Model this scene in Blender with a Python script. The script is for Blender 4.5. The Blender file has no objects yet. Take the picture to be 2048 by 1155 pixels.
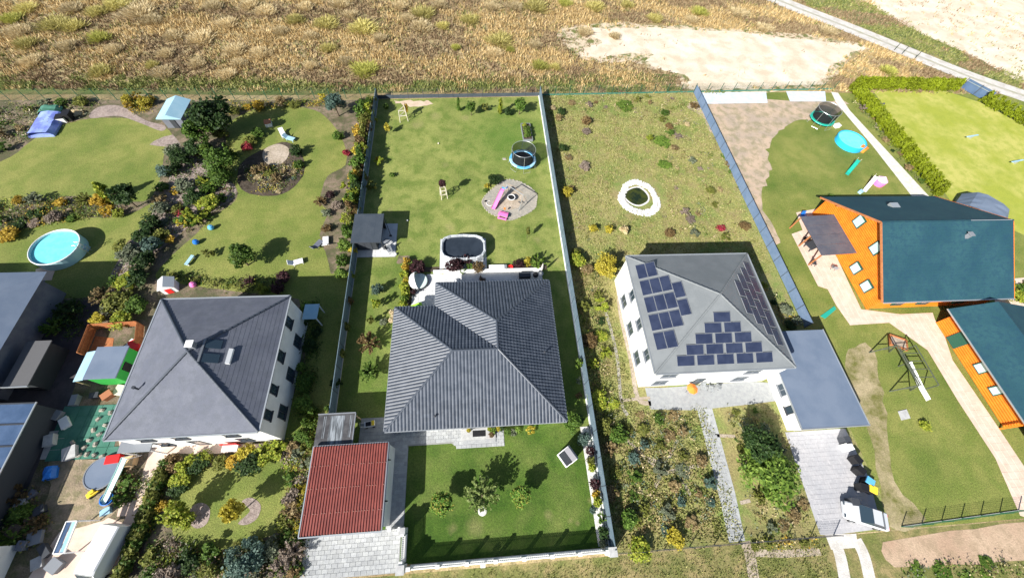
import bpy, bmesh, math, random
import numpy as np
from mathutils import Vector, Matrix, noise, geometry
R = math.radians
rnd = random.Random(7)
sc = bpy.context.scene
COL = sc.collection

# ------------------------------------------------------------------ camera, sky, sun, exposure
CAMH = 42.0
FPX = 789.0
PITCH, ROLL, YAW = R(60.329), R(-7.359), R(10.221)
_cp, _sp, _cr, _sr, _cy, _sy = math.cos(PITCH), math.sin(PITCH), math.cos(ROLL), math.sin(ROLL), math.cos(YAW), math.sin(YAW)
_F = Vector((_sy*_cp, _cy*_cp, -_sp)); _r = Vector((_cy, -_sy, 0)); _d = _F.cross(_r)
_RX = _cr*_r + _sr*_d; _DN = -_sr*_r + _cr*_d
cam_d = bpy.data.cameras.new('camera'); cam = bpy.data.objects.new('camera', cam_d); COL.objects.link(cam)
cam_d.sensor_width = 36.0; cam_d.lens = 36.0*FPX/2048.0; cam_d.clip_start = 0.5; cam_d.clip_end = 3000
m = Matrix((_RX, -_DN, -_F)).transposed().to_4x4(); m.translation = (0, 0, CAMH); cam.matrix_world = m
sc.camera = cam

SUN_EL = math.atan(1/1.5); SH_AZ = R(43.5)          # shadows fall towards SH_AZ (from +x)
w = bpy.data.worlds.new('World'); sc.world = w; w.use_nodes = True
wn = w.node_tree; sky = wn.nodes.new('ShaderNodeTexSky'); sky.sky_type = 'NISHITA'; sky.sun_disc = False
sky.sun_elevation = SUN_EL
sdir = Vector((-math.cos(SH_AZ)*math.cos(SUN_EL), -math.sin(SH_AZ)*math.cos(SUN_EL), math.sin(SUN_EL)))   # towards the sun
sky.sun_rotation = math.atan2(sdir.x, sdir.y)
wn.links.new(sky.outputs[0], wn.nodes['Background'].inputs[0]); wn.nodes['Background'].inputs[1].default_value = 0.06
sl = bpy.data.lights.new('sun', 'SUN'); sl.energy = 5.0; sl.angle = R(0.5); sl.color = (1.0, 0.965, 0.90)
so = bpy.data.objects.new('sun', sl); COL.objects.link(so); so.rotation_euler = sdir.to_track_quat('Z', 'Y').to_euler()
sc.view_settings.view_transform = 'Standard'; sc.view_settings.look = 'None'
sc.view_settings.gamma = 1; sc.view_settings.use_curve_mapping = False
sc.view_settings.exposure = 0.86

# ------------------------------------------------------------------ helpers
def g(px, py, z=0.0):
    """point of the place that the photograph shows at px, py and that lies z metres above the ground"""
    v = _RX*((px-1024)/FPX) + _DN*((py-577.5)/FPX) + _F
    t = (z-CAMH)/v.z
    return (v.x*t, v.y*t)

def tag(o, label=None, cat=None, group=None, kind=None):
    if label: o['label'] = label
    if cat: o['category'] = cat
    if group: o['group'] = group
    if kind: o['kind'] = kind
    return o

def thing(name, label, cat, loc=(0, 0, 0), rz=0.0, group=None):
    o = bpy.data.objects.new(name, None); COL.objects.link(o); o.empty_display_size = 0.3
    o.location = (loc[0], loc[1], loc[2] if len(loc) > 2 else 0); o.rotation_euler = (0, 0, rz)
    return tag(o, label, cat, group)

def link(name, me, mat=None, parent=None, loc=None, rz=None):
    o = bpy.data.objects.new(name, me); COL.objects.link(o)
    if mat and not me.materials: me.materials.append(mat)
    if parent: o.parent = parent
    if loc is not None: o.location = (loc[0], loc[1], loc[2] if len(loc) > 2 else 0)
    if rz is not None: o.rotation_euler = (0, 0, rz)
    return o

def dup(o, loc=None, rz=None, scale=None, parent=None):
    c = o.copy(); COL.objects.link(c); c.parent = parent
    if loc is not None: c.location = (loc[0], loc[1], loc[2] if len(loc) > 2 else 0)
    if rz is not None: c.rotation_euler = (0, 0, rz)
    if scale is not None: c.scale = scale
    for ch in list(o.children): dup(ch, parent=c)
    return c

class MB:
    def __init__(s, world=None): s.v = []; s.f = []; s.w = world
    def add(s, vs, fs):
        b = len(s.v); s.v += [tuple(p) for p in vs]; s.f += [tuple(b+i for i in f) for f in fs]; return s
    def box(s, x0, x1, y0, y1, z0, z1, rz=0, c=None):
        vs = [(x, y, z) for z in (z0, z1) for x, y in ((x0, y0), (x1, y0), (x1, y1), (x0, y1))]
        if rz:
            cx, cy = c if c else ((x0+x1)/2, (y0+y1)/2); a, b = math.cos(rz), math.sin(rz)
            vs = [(cx+(x-cx)*a-(y-cy)*b, cy+(x-cx)*b+(y-cy)*a, z) for x, y, z in vs]
        return s.add(vs, [(3, 2, 1, 0), (4, 5, 6, 7), (0, 1, 5, 4), (1, 2, 6, 5), (2, 3, 7, 6), (3, 0, 4, 7)])
    def prism(s, pts, z0, z1, cap0=True):
        n = len(pts)
        zz0 = z0 if hasattr(z0, '__len__') else [z0]*n; zz1 = z1 if hasattr(z1, '__len__') else [z1]*n
        vs = [(p[0], p[1], z) for p, z in zip(pts, zz0)]+[(p[0], p[1], z) for p, z in zip(pts, zz1)]
        fs = [tuple(range(n, 2*n))]+([tuple(range(n-1, -1, -1))] if cap0 else [])
        fs += [(i, (i+1) % n, n+(i+1) % n, n+i) for i in range(n)]
        return s.add(vs, fs)
    def beam(s, a, b, wd, ht=None, up=(0, 0, 1)):
        a, b = Vector(a), Vector(b); d = (b-a).normalized(); up = Vector(up)
        if abs(d.dot(up)) > .98: up = Vector((1, 0, 0))
        x = d.cross(up).normalized(); y = x.cross(d); ht = ht or wd
        vs = [p+x*(wd/2*i)+y*(ht/2*j) for p in (a, b) for i, j in ((-1, -1), (1, -1), (1, 1), (-1, 1))]
        return s.add(vs, [(0, 1, 2, 3), (7, 6, 5, 4), (0, 4, 5, 1), (1, 5, 6, 2), (2, 6, 7, 3), (3, 7, 4, 0)])
    def tube(s, path, r, n=8, closed=False, r1=None):
        P = [Vector(p) for p in path]; L = len(P); rings = []
        for i, p in enumerate(P):
            d = (P[(i+1) % L]-P[i-1]) if closed else (P[min(i+1, L-1)]-P[max(i-1, 0)])
            d.normalize(); u = Vector((0, 0, 1)) if abs(d.z) < .95 else Vector((1, 0, 0))
            x = d.cross(u).normalized(); y = x.cross(d)
            rr = r if r1 is None else r+(r1-r)*i/(L-1)
            rings.append([p+(x*math.cos(2*math.pi*k/n)+y*math.sin(2*math.pi*k/n))*rr for k in range(n)])
        vs = [q for ring in rings for q in ring]; fs = []
        for i in range(L if closed else L-1):
            j = (i+1) % L
            fs += [(i*n+k, i*n+(k+1) % n, j*n+(k+1) % n, j*n+k) for k in range(n)]
        if not closed: fs += [tuple(range(n-1, -1, -1)), tuple((L-1)*n+k for k in range(n))]
        return s.add(vs, fs)
    def lathe(s, prof, n=24, c=(0, 0), sx=1, sy=1, cap=True):
        vs = [(c[0]+r*sx*math.cos(2*math.pi*k/n), c[1]+r*sy*math.sin(2*math.pi*k/n), z) for r, z in prof for k in range(n)]
        fs = [(i*n+k, i*n+(k+1) % n, (i+1)*n+(k+1) % n, (i+1)*n+k) for i in range(len(prof)-1) for k in range(n)]
        if cap: fs += [tuple(range(n-1, -1, -1)), tuple((len(prof)-1)*n+k for k in range(n))]
        return s.add(vs, fs)
    def mesh(s, name='mesh', off=(0, 0, 0)):
        me = bpy.data.meshes.new(name)
        me.from_pydata([(x-off[0], y-off[1], z-off[2]) for x, y, z in s.v], [], s.f); me.validate(); return me
    def build(s, name, mat, parent=None, smooth=False, bevel=0):
        off = s.w or (0, 0, 0)
        me = s.mesh(name, off)
        if bevel:
            bm = bmesh.new(); bm.from_mesh(me)
            bmesh.ops.bevel(bm, geom=[e for e in bm.edges if len(e.link_faces) == 2 and e.calc_face_angle(0) > .6], offset=bevel, segments=2, affect='EDGES', profile=.6)
            bm.to_mesh(me); bm.free()
        if smooth:
            for p in me.polygons: p.use_smooth = True
        return link(name, me, mat, parent)

# ------------------------------------------------------------------ materials
def lin(c): return (c[0], c[1], c[2], 1)
MATS = {}
def M(name, c1, c2=None, c3=None, s1=.3, s2=2., rough=.85, fine=.25, fs=14., bump=0., bs=30., metal=0., spec=.3, coord='pos', amt=.6, lo=.4, hi=.6, spots=(), grad=None, objvar=0., stretch=None, alpha=None, coat=0.):
    if name in MATS: return MATS[name]
    mt = bpy.data.materials.new(name); mt.use_nodes = True; nt = mt.node_tree; N = nt.nodes; L = nt.links
    b = N['Principled BSDF']; b.inputs['Roughness'].default_value = rough; b.inputs['Metallic'].default_value = metal
    b.inputs['Specular IOR Level'].default_value = spec
    if coat: b.inputs['Coat Weight'].default_value = coat
    if coord == 'pos': vec = N.new('ShaderNodeNewGeometry').outputs['Position']
    else: vec = N.new('ShaderNodeTexCoord').outputs['Object']
    if stretch:
        mp = N.new('ShaderNodeMapping'); mp.inputs['Scale'].default_value = stretch; L.new(vec, mp.inputs[0]); vec = mp.outputs[0]
    def noi(sc_, det=4, ro=.6):
        n = N.new('ShaderNodeTexNoise'); n.inputs['Scale'].default_value = sc_; n.inputs['Detail'].default_value = det
        n.inputs['Roughness'].default_value = ro; L.new(vec, n.inputs['Vector']); return n.outputs['Fac']
    def rng(f, a, b2, c=0., d=1.):
        r = N.new('ShaderNodeMapRange'); L.new(f, r.inputs[0]); r.inputs[1].default_value = a; r.inputs[2].default_value = b2
        r.inputs[3].default_value = c; r.inputs[4].default_value = d; return r.outputs[0]
    def mix(f, a, b2, bt='MIX'):
        x = N.new('ShaderNodeMix'); x.data_type = 'RGBA'; x.blend_type = bt
        if isinstance(f, float): x.inputs[0].default_value = f
        else: L.new(f, x.inputs[0])
        for i, q in ((6, a), (7, b2)):
            if isinstance(q, tuple): x.inputs[i].default_value = q
            else: L.new(q, x.inputs[i])
        return x.outputs[2]
    def mth(op, a, b2):
        x = N.new('ShaderNodeMath'); x.operation = op
        for i, q in ((0, a), (1, b2)):
            if isinstance(q, (int, float)): x.inputs[i].default_value = q
            else: L.new(q, x.inputs[i])
        return x.outputs[0]
    col = lin(c1)
    if c2:
        f = rng(noi(s1, 5), lo, hi)
        if grad:                       # grad=(y0,y1): grass gets drier from y0 to y1
            sx = N.new('ShaderNodeSeparateXYZ'); L.new(vec, sx.inputs[0])
            gr = rng(sx.outputs[1], grad[0], grad[1], -.5, .38); f = mth('ADD', f, gr)
            cl = N.new('ShaderNodeClamp'); L.new(f, cl.inputs[0]); f = cl.outputs[0]
        col = mix(f, col, lin(c2))
    if c3: col = mix(mth('MULTIPLY', rng(noi(s2, 4), .45, .62), amt), col, lin(c3))
    for (x, y, rr, cc) in spots:
        d = N.new('ShaderNodeVectorMath'); d.operation = 'DISTANCE'; L.new(vec, d.inputs[0]); d.inputs[1].default_value = (x, y, 0)
        dd = mth('ADD', d.outputs['Value'], mth('MULTIPLY', noi(.5 if rr > 2 else 1.6, 5), rr*(.9 if rr > 2 else 1.9)))
        col = mix(rng(dd, rr*.6, rr*2.1, .55 if rr < 2 else .75, 0.), col, lin(cc))
    if fine:
        fb = rng(noi(fs, 3, .7), .25, .75, 1-fine, 1+fine)
        vm = N.new('ShaderNodeVectorMath'); vm.operation = 'SCALE'
        if isinstance(col, tuple): vm.inputs[0].default_value = col[:3]
        else: L.new(col, vm.inputs[0])
        L.new(fb, vm.inputs['Scale']); col = vm.outputs[0]
    if objvar:
        oi = N.new('ShaderNodeObjectInfo'); vm = N.new('ShaderNodeVectorMath'); vm.operation = 'SCALE'
        if isinstance(col, tuple): vm.inputs[0].default_value = col[:3]
        else: L.new(col, vm.inputs[0])
        L.new(rng(oi.outputs['Random'], 0, 1, 1-objvar, 1+objvar), vm.inputs['Scale']); col = vm.outputs[0]
    if isinstance(col, tuple): b.inputs['Base Color'].default_value = col
    else: L.new(col, b.inputs['Base Color'])
    if bump:
        bp = N.new('ShaderNodeBump'); bp.inputs['Strength'].default_value = min(1, bump); bp.inputs['Distance'].default_value = .05*max(1, bump)
        L.new(noi(bs, 4), bp.inputs['Height']); L.new(bp.outputs[0], b.inputs['Normal'])
    if alpha is not None: b.inputs['Alpha'].default_value = alpha
    MATS[name] = mt; return mt

def leaf(name, a, b_, c, tr=.25, var=.2):
    """leaf material: every leaf takes a colour of its own between a, b_ and c"""
    if name in MATS: return MATS[name]
    mt = bpy.data.materials.new(name); mt.use_nodes = True; nt = mt.node_tree; N = nt.nodes; L = nt.links
    b = N['Principled BSDF']; b.inputs['Roughness'].default_value = .6; b.inputs['Specular IOR Level'].default_value = .25
    ge = N.new('ShaderNodeNewGeometry'); cr = N.new('ShaderNodeValToRGB'); L.new(ge.outputs['Random Per Island'], cr.inputs[0])
    e = cr.color_ramp.elements; e[0].color = lin(a); e[1].color = lin(c); e2 = e.new(.5); e2.color = lin(b_)
    oi = N.new('ShaderNodeObjectInfo'); mr = N.new('ShaderNodeMapRange'); L.new(oi.outputs['Random'], mr.inputs[0])
    mr.inputs[3].default_value = 1-var; mr.inputs[4].default_value = 1+var
    vm = N.new('ShaderNodeVectorMath'); vm.operation = 'SCALE'; L.new(cr.outputs[0], vm.inputs[0]); L.new(mr.outputs[0], vm.inputs['Scale'])
    L.new(vm.outputs[0], b.inputs['Base Color'])
    t = N.new('ShaderNodeBsdfTranslucent'); L.new(vm.outputs[0], t.inputs[0]); mx = N.new('ShaderNodeMixShader'); mx.inputs[0].default_value = tr
    L.new(b.outputs[0], mx.inputs[1]); L.new(t.outputs[0], mx.inputs[2]); L.new(mx.outputs[0], N['Material Output'].inputs[0])
    MATS[name] = mt; return mt

LEAF = {
 'green':   ((.045, .09, .014), (.08, .15, .022), (.15, .24, .04)),
 'fresh':   ((.07, .13, .02), (.14, .23, .035), (.24, .34, .06)),
 'dark':    ((.018, .04, .011), (.032, .068, .018), (.065, .11, .028)),
 'olive':   ((.09, .105, .018), (.16, .18, .035), (.26, .26, .065)),
 'yellow':  ((.25, .22, .02), (.45, .38, .04), (.6, .5, .08)),
 'lime':    ((.13, .19, .02), (.28, .34, .035), (.42, .42, .06)),
 'gold':    ((.28, .18, .02), (.45, .3, .03), (.6, .43, .07)),
 'red':     ((.18, .02, .02), (.32, .03, .05), (.45, .06, .09)),
 'purple':  ((.025, .012, .014), (.05, .022, .025), (.09, .035, .04)),
 'rust':    ((.11, .065, .03), (.18, .12, .05), (.27, .19, .08)),
 'blue':    ((.05, .09, .07), (.09, .15, .12), (.16, .23, .19)),
 'grey':    ((.1, .12, .07), (.17, .2, .12), (.27, .29, .2)),
 'dry':     ((.16, .11, .05), (.27, .2, .09), (.4, .31, .16)),
 'straw':   ((.42, .32, .16), (.6, .49, .28), (.76, .65, .42)),
 'reed':    ((.33, .29, .08), (.52, .46, .15), (.68, .61, .26)),
 'hedge':   ((.13, .17, .006), (.21, .26, .01), (.3, .36, .02)),
 'cream':   ((.5, .4, .22), (.65, .55, .35), (.8, .72, .55)),
 'pink':    ((.2, .155, .12), (.28, .22, .17), (.38, .31, .26)),
}
WORD = {'green': 'green', 'fresh': 'fresh light green', 'dark': 'dark green', 'olive': 'olive green', 'yellow': 'yellow', 'lime': 'yellow-green', 'gold': 'golden orange',
        'red': 'crimson', 'purple': 'dark purple', 'rust': 'rust brown', 'blue': 'blue-green', 'grey': 'grey-green', 'dry': 'dry brown', 'straw': 'straw coloured', 'reed': 'greenish yellow',
        'hedge': 'bright olive', 'cream': 'cream flowering', 'pink': 'dusty pink'}
def lm(c): return leaf('leaves_'+c, *LEAF[c], .35 if c in ('straw', 'reed', 'limy') else .3)

# ground
m_meadow = M('meadow', (.3, .215, .11), (.42, .33, .18), (.2, .18, .08), s1=.09, s2=.5, fine=.5, fs=6, bump=1.4, bs=4, amt=.7)
m_lawn = M('lawn', (.045, .10, .009), (.25, .275, .075), (.085, .15, .018), s1=.2, s2=.55, fine=.42, fs=6, bump=1.3, bs=12, grad=(-4, 30), lo=.25, hi=.75, amt=.6,
           spots=[(5.6, 50.5, 5.5, (.085, .17, .022)), (-7.5, 26.5, 2.6, (.06, .13, .014))]+[(*g(a, b), r_, (.3, .25, .12)) for a, b, r_ in ((1098, 1030, .55), (1140, 1040, .3), (1155, 1045, .25), (950, 1052, .9), (905, 1055, .5), (1175, 870, .5), (835, 250, 1.2), (870, 232, 1.0), (930, 235, .9), (1075, 700, .3), (890, 330, .7), (900, 455, .9), (1075, 480, .6), (780, 420, .5), (760, 690, .4), (1100, 430, .6), (1115, 520, .5), (985, 455, .6), (820, 480, .4), (1180, 1000, .3))])
m_lawn2 = M('lawn_neighbour', (.066, .125, .014), (.23, .24, .062), (.13, .18, .03), s1=.14, s2=.45, fine=.45, fs=7, bump=1.2, bs=12, lo=.24, hi=.58)
m_lawn3 = M('lawn_yellowish', (.33, .36, .05), (.47, .45, .12), (.28, .33, .045), s1=.15, s2=.8, fine=.2, fs=8, bump=.9, bs=14)
m_wild = M('rough_grass', (.17, .22, .055), (.31, .28, .11), (.27, .22, .10), s1=.2, s2=.5, fine=.45, fs=5, bump=1.2, bs=7, amt=.8)
m_verge = M('verge', (.15, .16, .045), (.3, .24, .11), (.11, .14, .035), s1=.3, s2=1.1, fine=.4, fs=6, bump=1.2, bs=9)
m_soil = M('soil', (.1, .09, .05), (.24, .18, .13), (.07, .09, .03), s1=.4, s2=1.5, fine=.45, fs=8, bump=1.2, bs=10)
m_darksoil = M('bark_mulch', (.045, .034, .024), (.08, .06, .042), (.11, .09, .07), s1=.6, s2=2.5, fine=.5, fs=9, bump=1.2, bs=12)
m_sand = M('bare_sand', (.66, .55, .43), (.75, .65, .53), (.46, .38, .26), s1=.16, s2=.35, fine=.2, fs=5, bump=1, bs=6, amt=.55)
m_sandweed = M('sand_with_weeds', (.6, .49, .36), (.16, .17, .06), (.12, .15, .04), s1=.45, s2=.9, fine=.25, fs=5, bump=1, bs=7, lo=.48, hi=.6)
m_pinkdirt = M('pinkish_dirt', (.42, .29, .2), (.5, .37, .26), (.3, .22, .14), s1=.25, s2=1, fine=.2, fs=6, bump=.9, bs=8)
m_road = M('crushed_stone_road', (.55, .53, .51), (.62, .59, .55), (.42, .39, .34), s1=.3, s2=.8, fine=.15, fs=7, bump=.8, bs=9)
m_gravel = M('beige_gravel', (.40, .33, .25), (.5, .42, .34), (.3, .25, .19), s1=.5, s2=3, fine=.35, fs=11, bump=1.2, bs=14)
m_gravelg = M('grey_gravel', (.36, .33, .28), (.28, .27, .24), (.45, .4, .33), s1=.5, s2=3, fine=.3, fs=11, bump=1.2, bs=14)
m_white_gravel = M('white_gravel', (.75, .74, .72), (.55, .53, .5), None, s1=3, fine=.25, fs=10, bump=1, bs=12)
m_mauve_gravel = M('mauve_gravel', (.33, .26, .23), (.24, .19, .17), (.42, .35, .31), s1=.7, s2=3, fine=.35, fs=10, bump=1.2, bs=12)
# built
m_white = M('white_render', (.78, .78, .76), (.7, .7, .68), None, s1=.8, fine=.04, rough=.8)
m_whitepaint = M('white_paint', (.8, .8, .8), rough=.45, fine=.03)
m_conc = M('concrete_paving', (.42, .42, .42), (.5, .5, .49), (.34, .34, .34), s1=.6, s2=3, fine=.12, fs=12, bump=.3, bs=40)
m_stone = M('grey_paving_stone', (.33, .34, .35), (.39, .4, .4), None, s1=2.5, fine=.14, fs=20, objvar=.13, bump=.3, bs=40, rough=.75)
m_joint = M('paving_joint', (.26, .26, .255), (.3, .3, .29), None, fine=.2)
m_slab = M('pale_terrace_slab', (.55, .555, .56), (.62, .62, .62), None, s1=1.2, fine=.06, objvar=.05, rough=.6)
m_tile = M('anthracite_roof_tile', (.05, .062, .084), (.075, .088, .113), None, s1=1.3, fine=.14, fs=6, objvar=.1, rough=.45, spec=.45)
m_ridge = M('ridge_tile', (.062, .074, .096), rough=.4, spec=.6, fine=.1)
m_gutter = M('zinc_gutter', (.55, .58, .6), rough=.35, metal=.6, fine=.05)
m_redroof = M('red_profiled_sheet', (.2, .048, .038), (.24, .062, .05), (.16, .042, .036), s1=.6, s2=2, fine=.1, rough=.5, spec=.4)
m_felt = M('roofing_felt', (.05, .05, .055), (.09, .09, .095), None, s1=1.2, fine=.2, rough=.7)
m_streak = M('silvery_streak', (.3, .33, .36), (.09, .1, .11), None, s1=2.2, fine=.2, rough=.5, stretch=(3, .25, 1), lo=.42, hi=.58)
m_dark = M('dark_grey_metal', (.05, .055, .065), rough=.45, fine=.08)
m_shedroof = M('anthracite_shed_roof', (.06, .075, .095), (.075, .09, .11), None, s1=.8, fine=.08, rough=.45)
m_shedwall = M('anthracite_shed_wall', (.035, .04, .045), rough=.6, fine=.1)
m_black = M('black_plastic', (.015, .015, .017), rough=.5, fine=.1)
m_glass = M('window_glass', (.03, .05, .07), rough=.06, spec=.9, fine=0)
m_wood = M('raw_wood', (.42, .31, .18), (.5, .39, .25), None, s1=5, fine=.15)
m_bark = M('bark', (.09, .065, .045), (.15, .11, .08), None, s1=6, fine=.3)
m_stake = M('pale_timber', (.6, .55, .44), (.68, .62, .52), None, s1=5, fine=.1)
m_fence = M('grey_fence_panel', (.13, .185, .225), (.10, .15, .19), (.17, .22, .255), s1=1.6, s2=7, fine=.12, fs=12, rough=.7)
m_fpost = M('fence_post', (.07, .09, .11), rough=.6, fine=.1)
m_green_metal = M('green_wire', (.02, .10, .06), rough=.5, fine=0)
m_bluewater = M('pool_water', (.16, .62, .68), (.2, .68, .72), None, s1=1.5, rough=.08, spec=.5, fine=.02, bump=.15, bs=4)
m_poolcover = M('dark_pool_cover', (.022, .03, .042), (.03, .04, .055), None, s1=.8, rough=.35, fine=.05)
m_liner = M('grey_white_liner', (.5, .53, .56), (.3, .33, .36), (.62, .64, .66), s1=1.5, s2=4, rough=.5, fine=.05)
m_blue = M('sky_blue_vinyl', (.12, .42, .72), rough=.5, fine=.05)
m_net = M('black_safety_net', (.015, .02, .02), rough=.9, fine=0, alpha=.66)
m_mat = M('trampoline_mat', (.012, .014, .018), rough=.7, fine=.1)
m_steel = M('galvanised_steel', (.55, .57, .58), rough=.35, metal=.7, fine=.05)
m_pink = M('pink_plastic', (.8, .2, .5), rough=.4, fine=.03)
m_lime = M('lime_plastic', (.42, .72, .06), rough=.4, fine=.03)
m_redp = M('red_plastic', (.7, .03, .03), rough=.4, fine=.03)
m_yel = M('yellow_plastic', (.85, .6, .05), rough=.4, fine=.03)
m_orange = M('orange_plastic', (.85, .25, .04), rough=.4, fine=.03)
m_teal = M('teal_plastic', (.02, .36, .27), rough=.4, fine=.03)
m_bluep = M('blue_plastic', (.02, .16, .55), rough=.4, fine=.03)
m_log = M('orange_log', (.72, .18, .014), (.8, .225, .018), (.6, .14, .012), s1=1, s2=4, fine=.12, rough=.55)
m_tealroof = M('teal_felt_shingle', (.016, .062, .085), (.024, .08, .10), (.013, .05, .085), s1=.25, s2=2, fine=.16, fs=9, rough=.7)
m_greyroof = M('light_grey_roof', (.17, .185, .195), (.2, .215, .225), None, s1=.5, fine=.06, rough=.5)
m_mauveroof = M('slate_grey_roof', (.12, .13, .165), (.145, .155, .19), (.11, .12, .145), s1=.5, s2=1.5, fine=.14, rough=.75, spec=.2)
m_blueroof = M('blue_grey_flat_roof', (.13, .17, .24), (.16, .2, .27), None, s1=.4, fine=.05, rough=.6)
m_pv = M('solar_cell', (.022, .03, .062), (.032, .042, .08), None, s1=1, rough=.3, spec=.4, fine=.05)
m_pvf = M('solar_frame', (.22, .235, .26), rough=.4, fine=0)
m_bluetile = M('deep_blue_roof', (.05, .09, .17), (.08, .13, .23), None, s1=.5, fine=.1, rough=.3, spec=.6)
m_pblue = M('pale_blue_sheet', (.3, .5, .62), (.36, .55, .66), None, s1=.6, rough=.4, fine=.04)
m_greentile = M('green_patio_tile', (.05, .17, .12), (.07, .2, .15), None, s1=1, fine=.1)
m_dgreen = M('grass_green_paint', (.03, .3, .05), rough=.6, fine=.05)
m_slate = M('slate_paving', (.12, .13, .17), (.16, .17, .2), None, s1=1, fine=.15)
m_terra = M('terracotta', (.4, .16, .08), rough=.7, fine=.1)
m_pinkpave = M('pinkish_paving', (.62, .47, .38), (.68, .54, .45), None, s1=1, fine=.08, rough=.8)

# ------------------------------------------------------------------ ground sheets
def smooth(pts, k=5, closed=True, jit=0., seed=1):
    r = random.Random(seed); n = len(pts); out = []
    for i in range(n if closed else n-1):
        p0, p1, p2, p3 = (pts[(i-1) % n], pts[i], pts[(i+1) % n], pts[(i+2) % n]) if closed else (pts[max(i-1, 0)], pts[i], pts[i+1], pts[min(i+2, n-1)])
        for j in range(k):
            t = j/k; q = []
            for a in (0, 1):
                q.append(.5*((2*p1[a])+(-p0[a]+p2[a])*t+(2*p0[a]-5*p1[a]+4*p2[a]-p3[a])*t*t+(-p0[a]+3*p1[a]-3*p2[a]+p3[a])*t**3)+(r.uniform(-jit, jit) if jit else 0))
            out.append(tuple(q))
    if not closed: out.append(tuple(pts[-1]))
    return out
def sheet(name, pts, z, mat, kind='structure', px=True, sm=0, jit=0., thick=0., parent=None, seed=1):
    P = [g(*p) for p in pts] if px else list(pts)
    if sm: P = smooth(P, sm, True, jit, seed)
    mb = MB()
    if thick: mb.prism(P, z, z+thick)
    else:
        tri = geometry.tessellate_polygon([[Vector((x, y, 0)) for x, y in P]])
        mb.add([(x, y, z) for x, y in P], [t if (Vector(P[t[1]])-Vector(P[t[0]])).cross(Vector(P[t[2]])-Vector(P[t[0]])) > 0 else (t[2], t[1], t[0]) for t in tri])
    o = mb.build(name, mat, parent)
    if kind: o['kind'] = kind
    return o
def inside(p, poly):
    x, y = p; c = False; n = len(poly)
    for i in range(n):
        x0, y0 = poly[i]; x1, y1 = poly[i-1]
        if (y0 > y) != (y1 > y) and x < (x1-x0)*(y-y0)/(y1-y0)+x0: c = not c
    return c
def ribbon(name, pts, wd, z, mat, px=True, k=4, kind='structure', thick=0.):
    P = [g(*p) for p in pts] if px else pts; P = smooth(P, k, False); Lf, Rt = [], []
    for i, p in enumerate(P):
        a = Vector(P[max(i-1, 0)]); b = Vector(P[min(i+1, len(P)-1)]); d = (b-a).normalized(); n = Vector((-d.y, d.x))
        Lf.append(tuple(Vector(p)+n*wd/2)); Rt.append(tuple(Vector(p)-n*wd/2))
    return sheet(name, Lf+Rt[::-1], z, mat, kind, px=False, thick=thick)

tag(MB().add([(-600, -300, 0), (600, -300, 0), (600, 900, 0), (-600, 900, 0)], [(0, 1, 2, 3)]).build('ground', m_meadow), kind='structure')

Z1, Z2, Z3, Z4 = .012, .02, .028, .036
sheet('verge', [(-200, -90), (250, -90), (250, -4.2), (-200, -4.2)], .006, m_verge, px=False)
SAND = [g(*p) for p in ((1160, 62), (1250, 56), (1400, 60), (1560, 74), (1690, 88), (1728, 98), (1690, 112), (1655, 140), (1640, 168), (1560, 172), (1480, 176), (1385, 178), (1372, 150), (1325, 140), (1292, 122), (1300, 106), (1185, 116), (1165, 100), (1205, 84))]
sheet('bare_sand', smooth(SAND, 6, True, .45, 3), .02, m_sand, px=False)
WEED = [g(*p) for p in ((1120, 58), (1200, 45), (1330, 50), (1600, 70), (1710, 84), (1735, 100), (1700, 118), (1640, 178), (1375, 186), (1355, 150), (1300, 138), (1275, 125), (1170, 122), (1130, 95))]
sheet('weedy_sand', smooth(WEED, 6, True, .7, 5), .012, m_sandweed, px=False)
ROADC = [g(*p) for p in ((1420, -60), (1555, 0), (1700, 57), (1840, 114), (1950, 158), (2060, 196), (2200, 245))]
ribbon('dirt_road', ROADC, 4.6, .028, m_road, px=False)
ribbon('road_grass_median', ROADC, .7, .034, M('median', (.42, .4, .34), (.36, .35, .26), s1=.6, fine=.3), px=False)
FIELD = [g(*p) for p in ((1700, -40), (1760, 20), (1850, 70), (1960, 120), (2120, 190), (2300, 100), (2200, -60), (1900, -120))]
sheet('sandy_field', smooth(FIELD, 6, True, .6, 8), .02, m_sand, px=False)
ribbon('green_verge_strip', [g(*p) for p in ((1560, -40), (1690, 20), (1800, 65), (1930, 118), (2080, 185))], 9.5, .014, M('green_strip', (.12, .15, .05), (.3, .25, .12), (.10, .13, .05), s1=.35, s2=.8, fine=.4, fs=5, bump=1.2, bs=7), px=False)
ribbon('green_strip_behind_fences', [g(*p) for p in ((-80, 176), (300, 176), (600, 178), (900, 170), (1200, 158), (1360, 160))], 3.2, .010, M('fence_strip_green', (.10, .13, .035), (.2, .17, .07), (.08, .12, .03), s1=.3, s2=1, fine=.35, fs=6, bump=1.2, bs=8), px=False)  # darker green grass with drier patches

LAWN = [(-14.5, -3.5), (11.2, -3.5), (11.25, 60.9), (-15.2, 59.5)]
sheet('lawn', LAWN, Z1, m_lawn, px=False)
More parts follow.
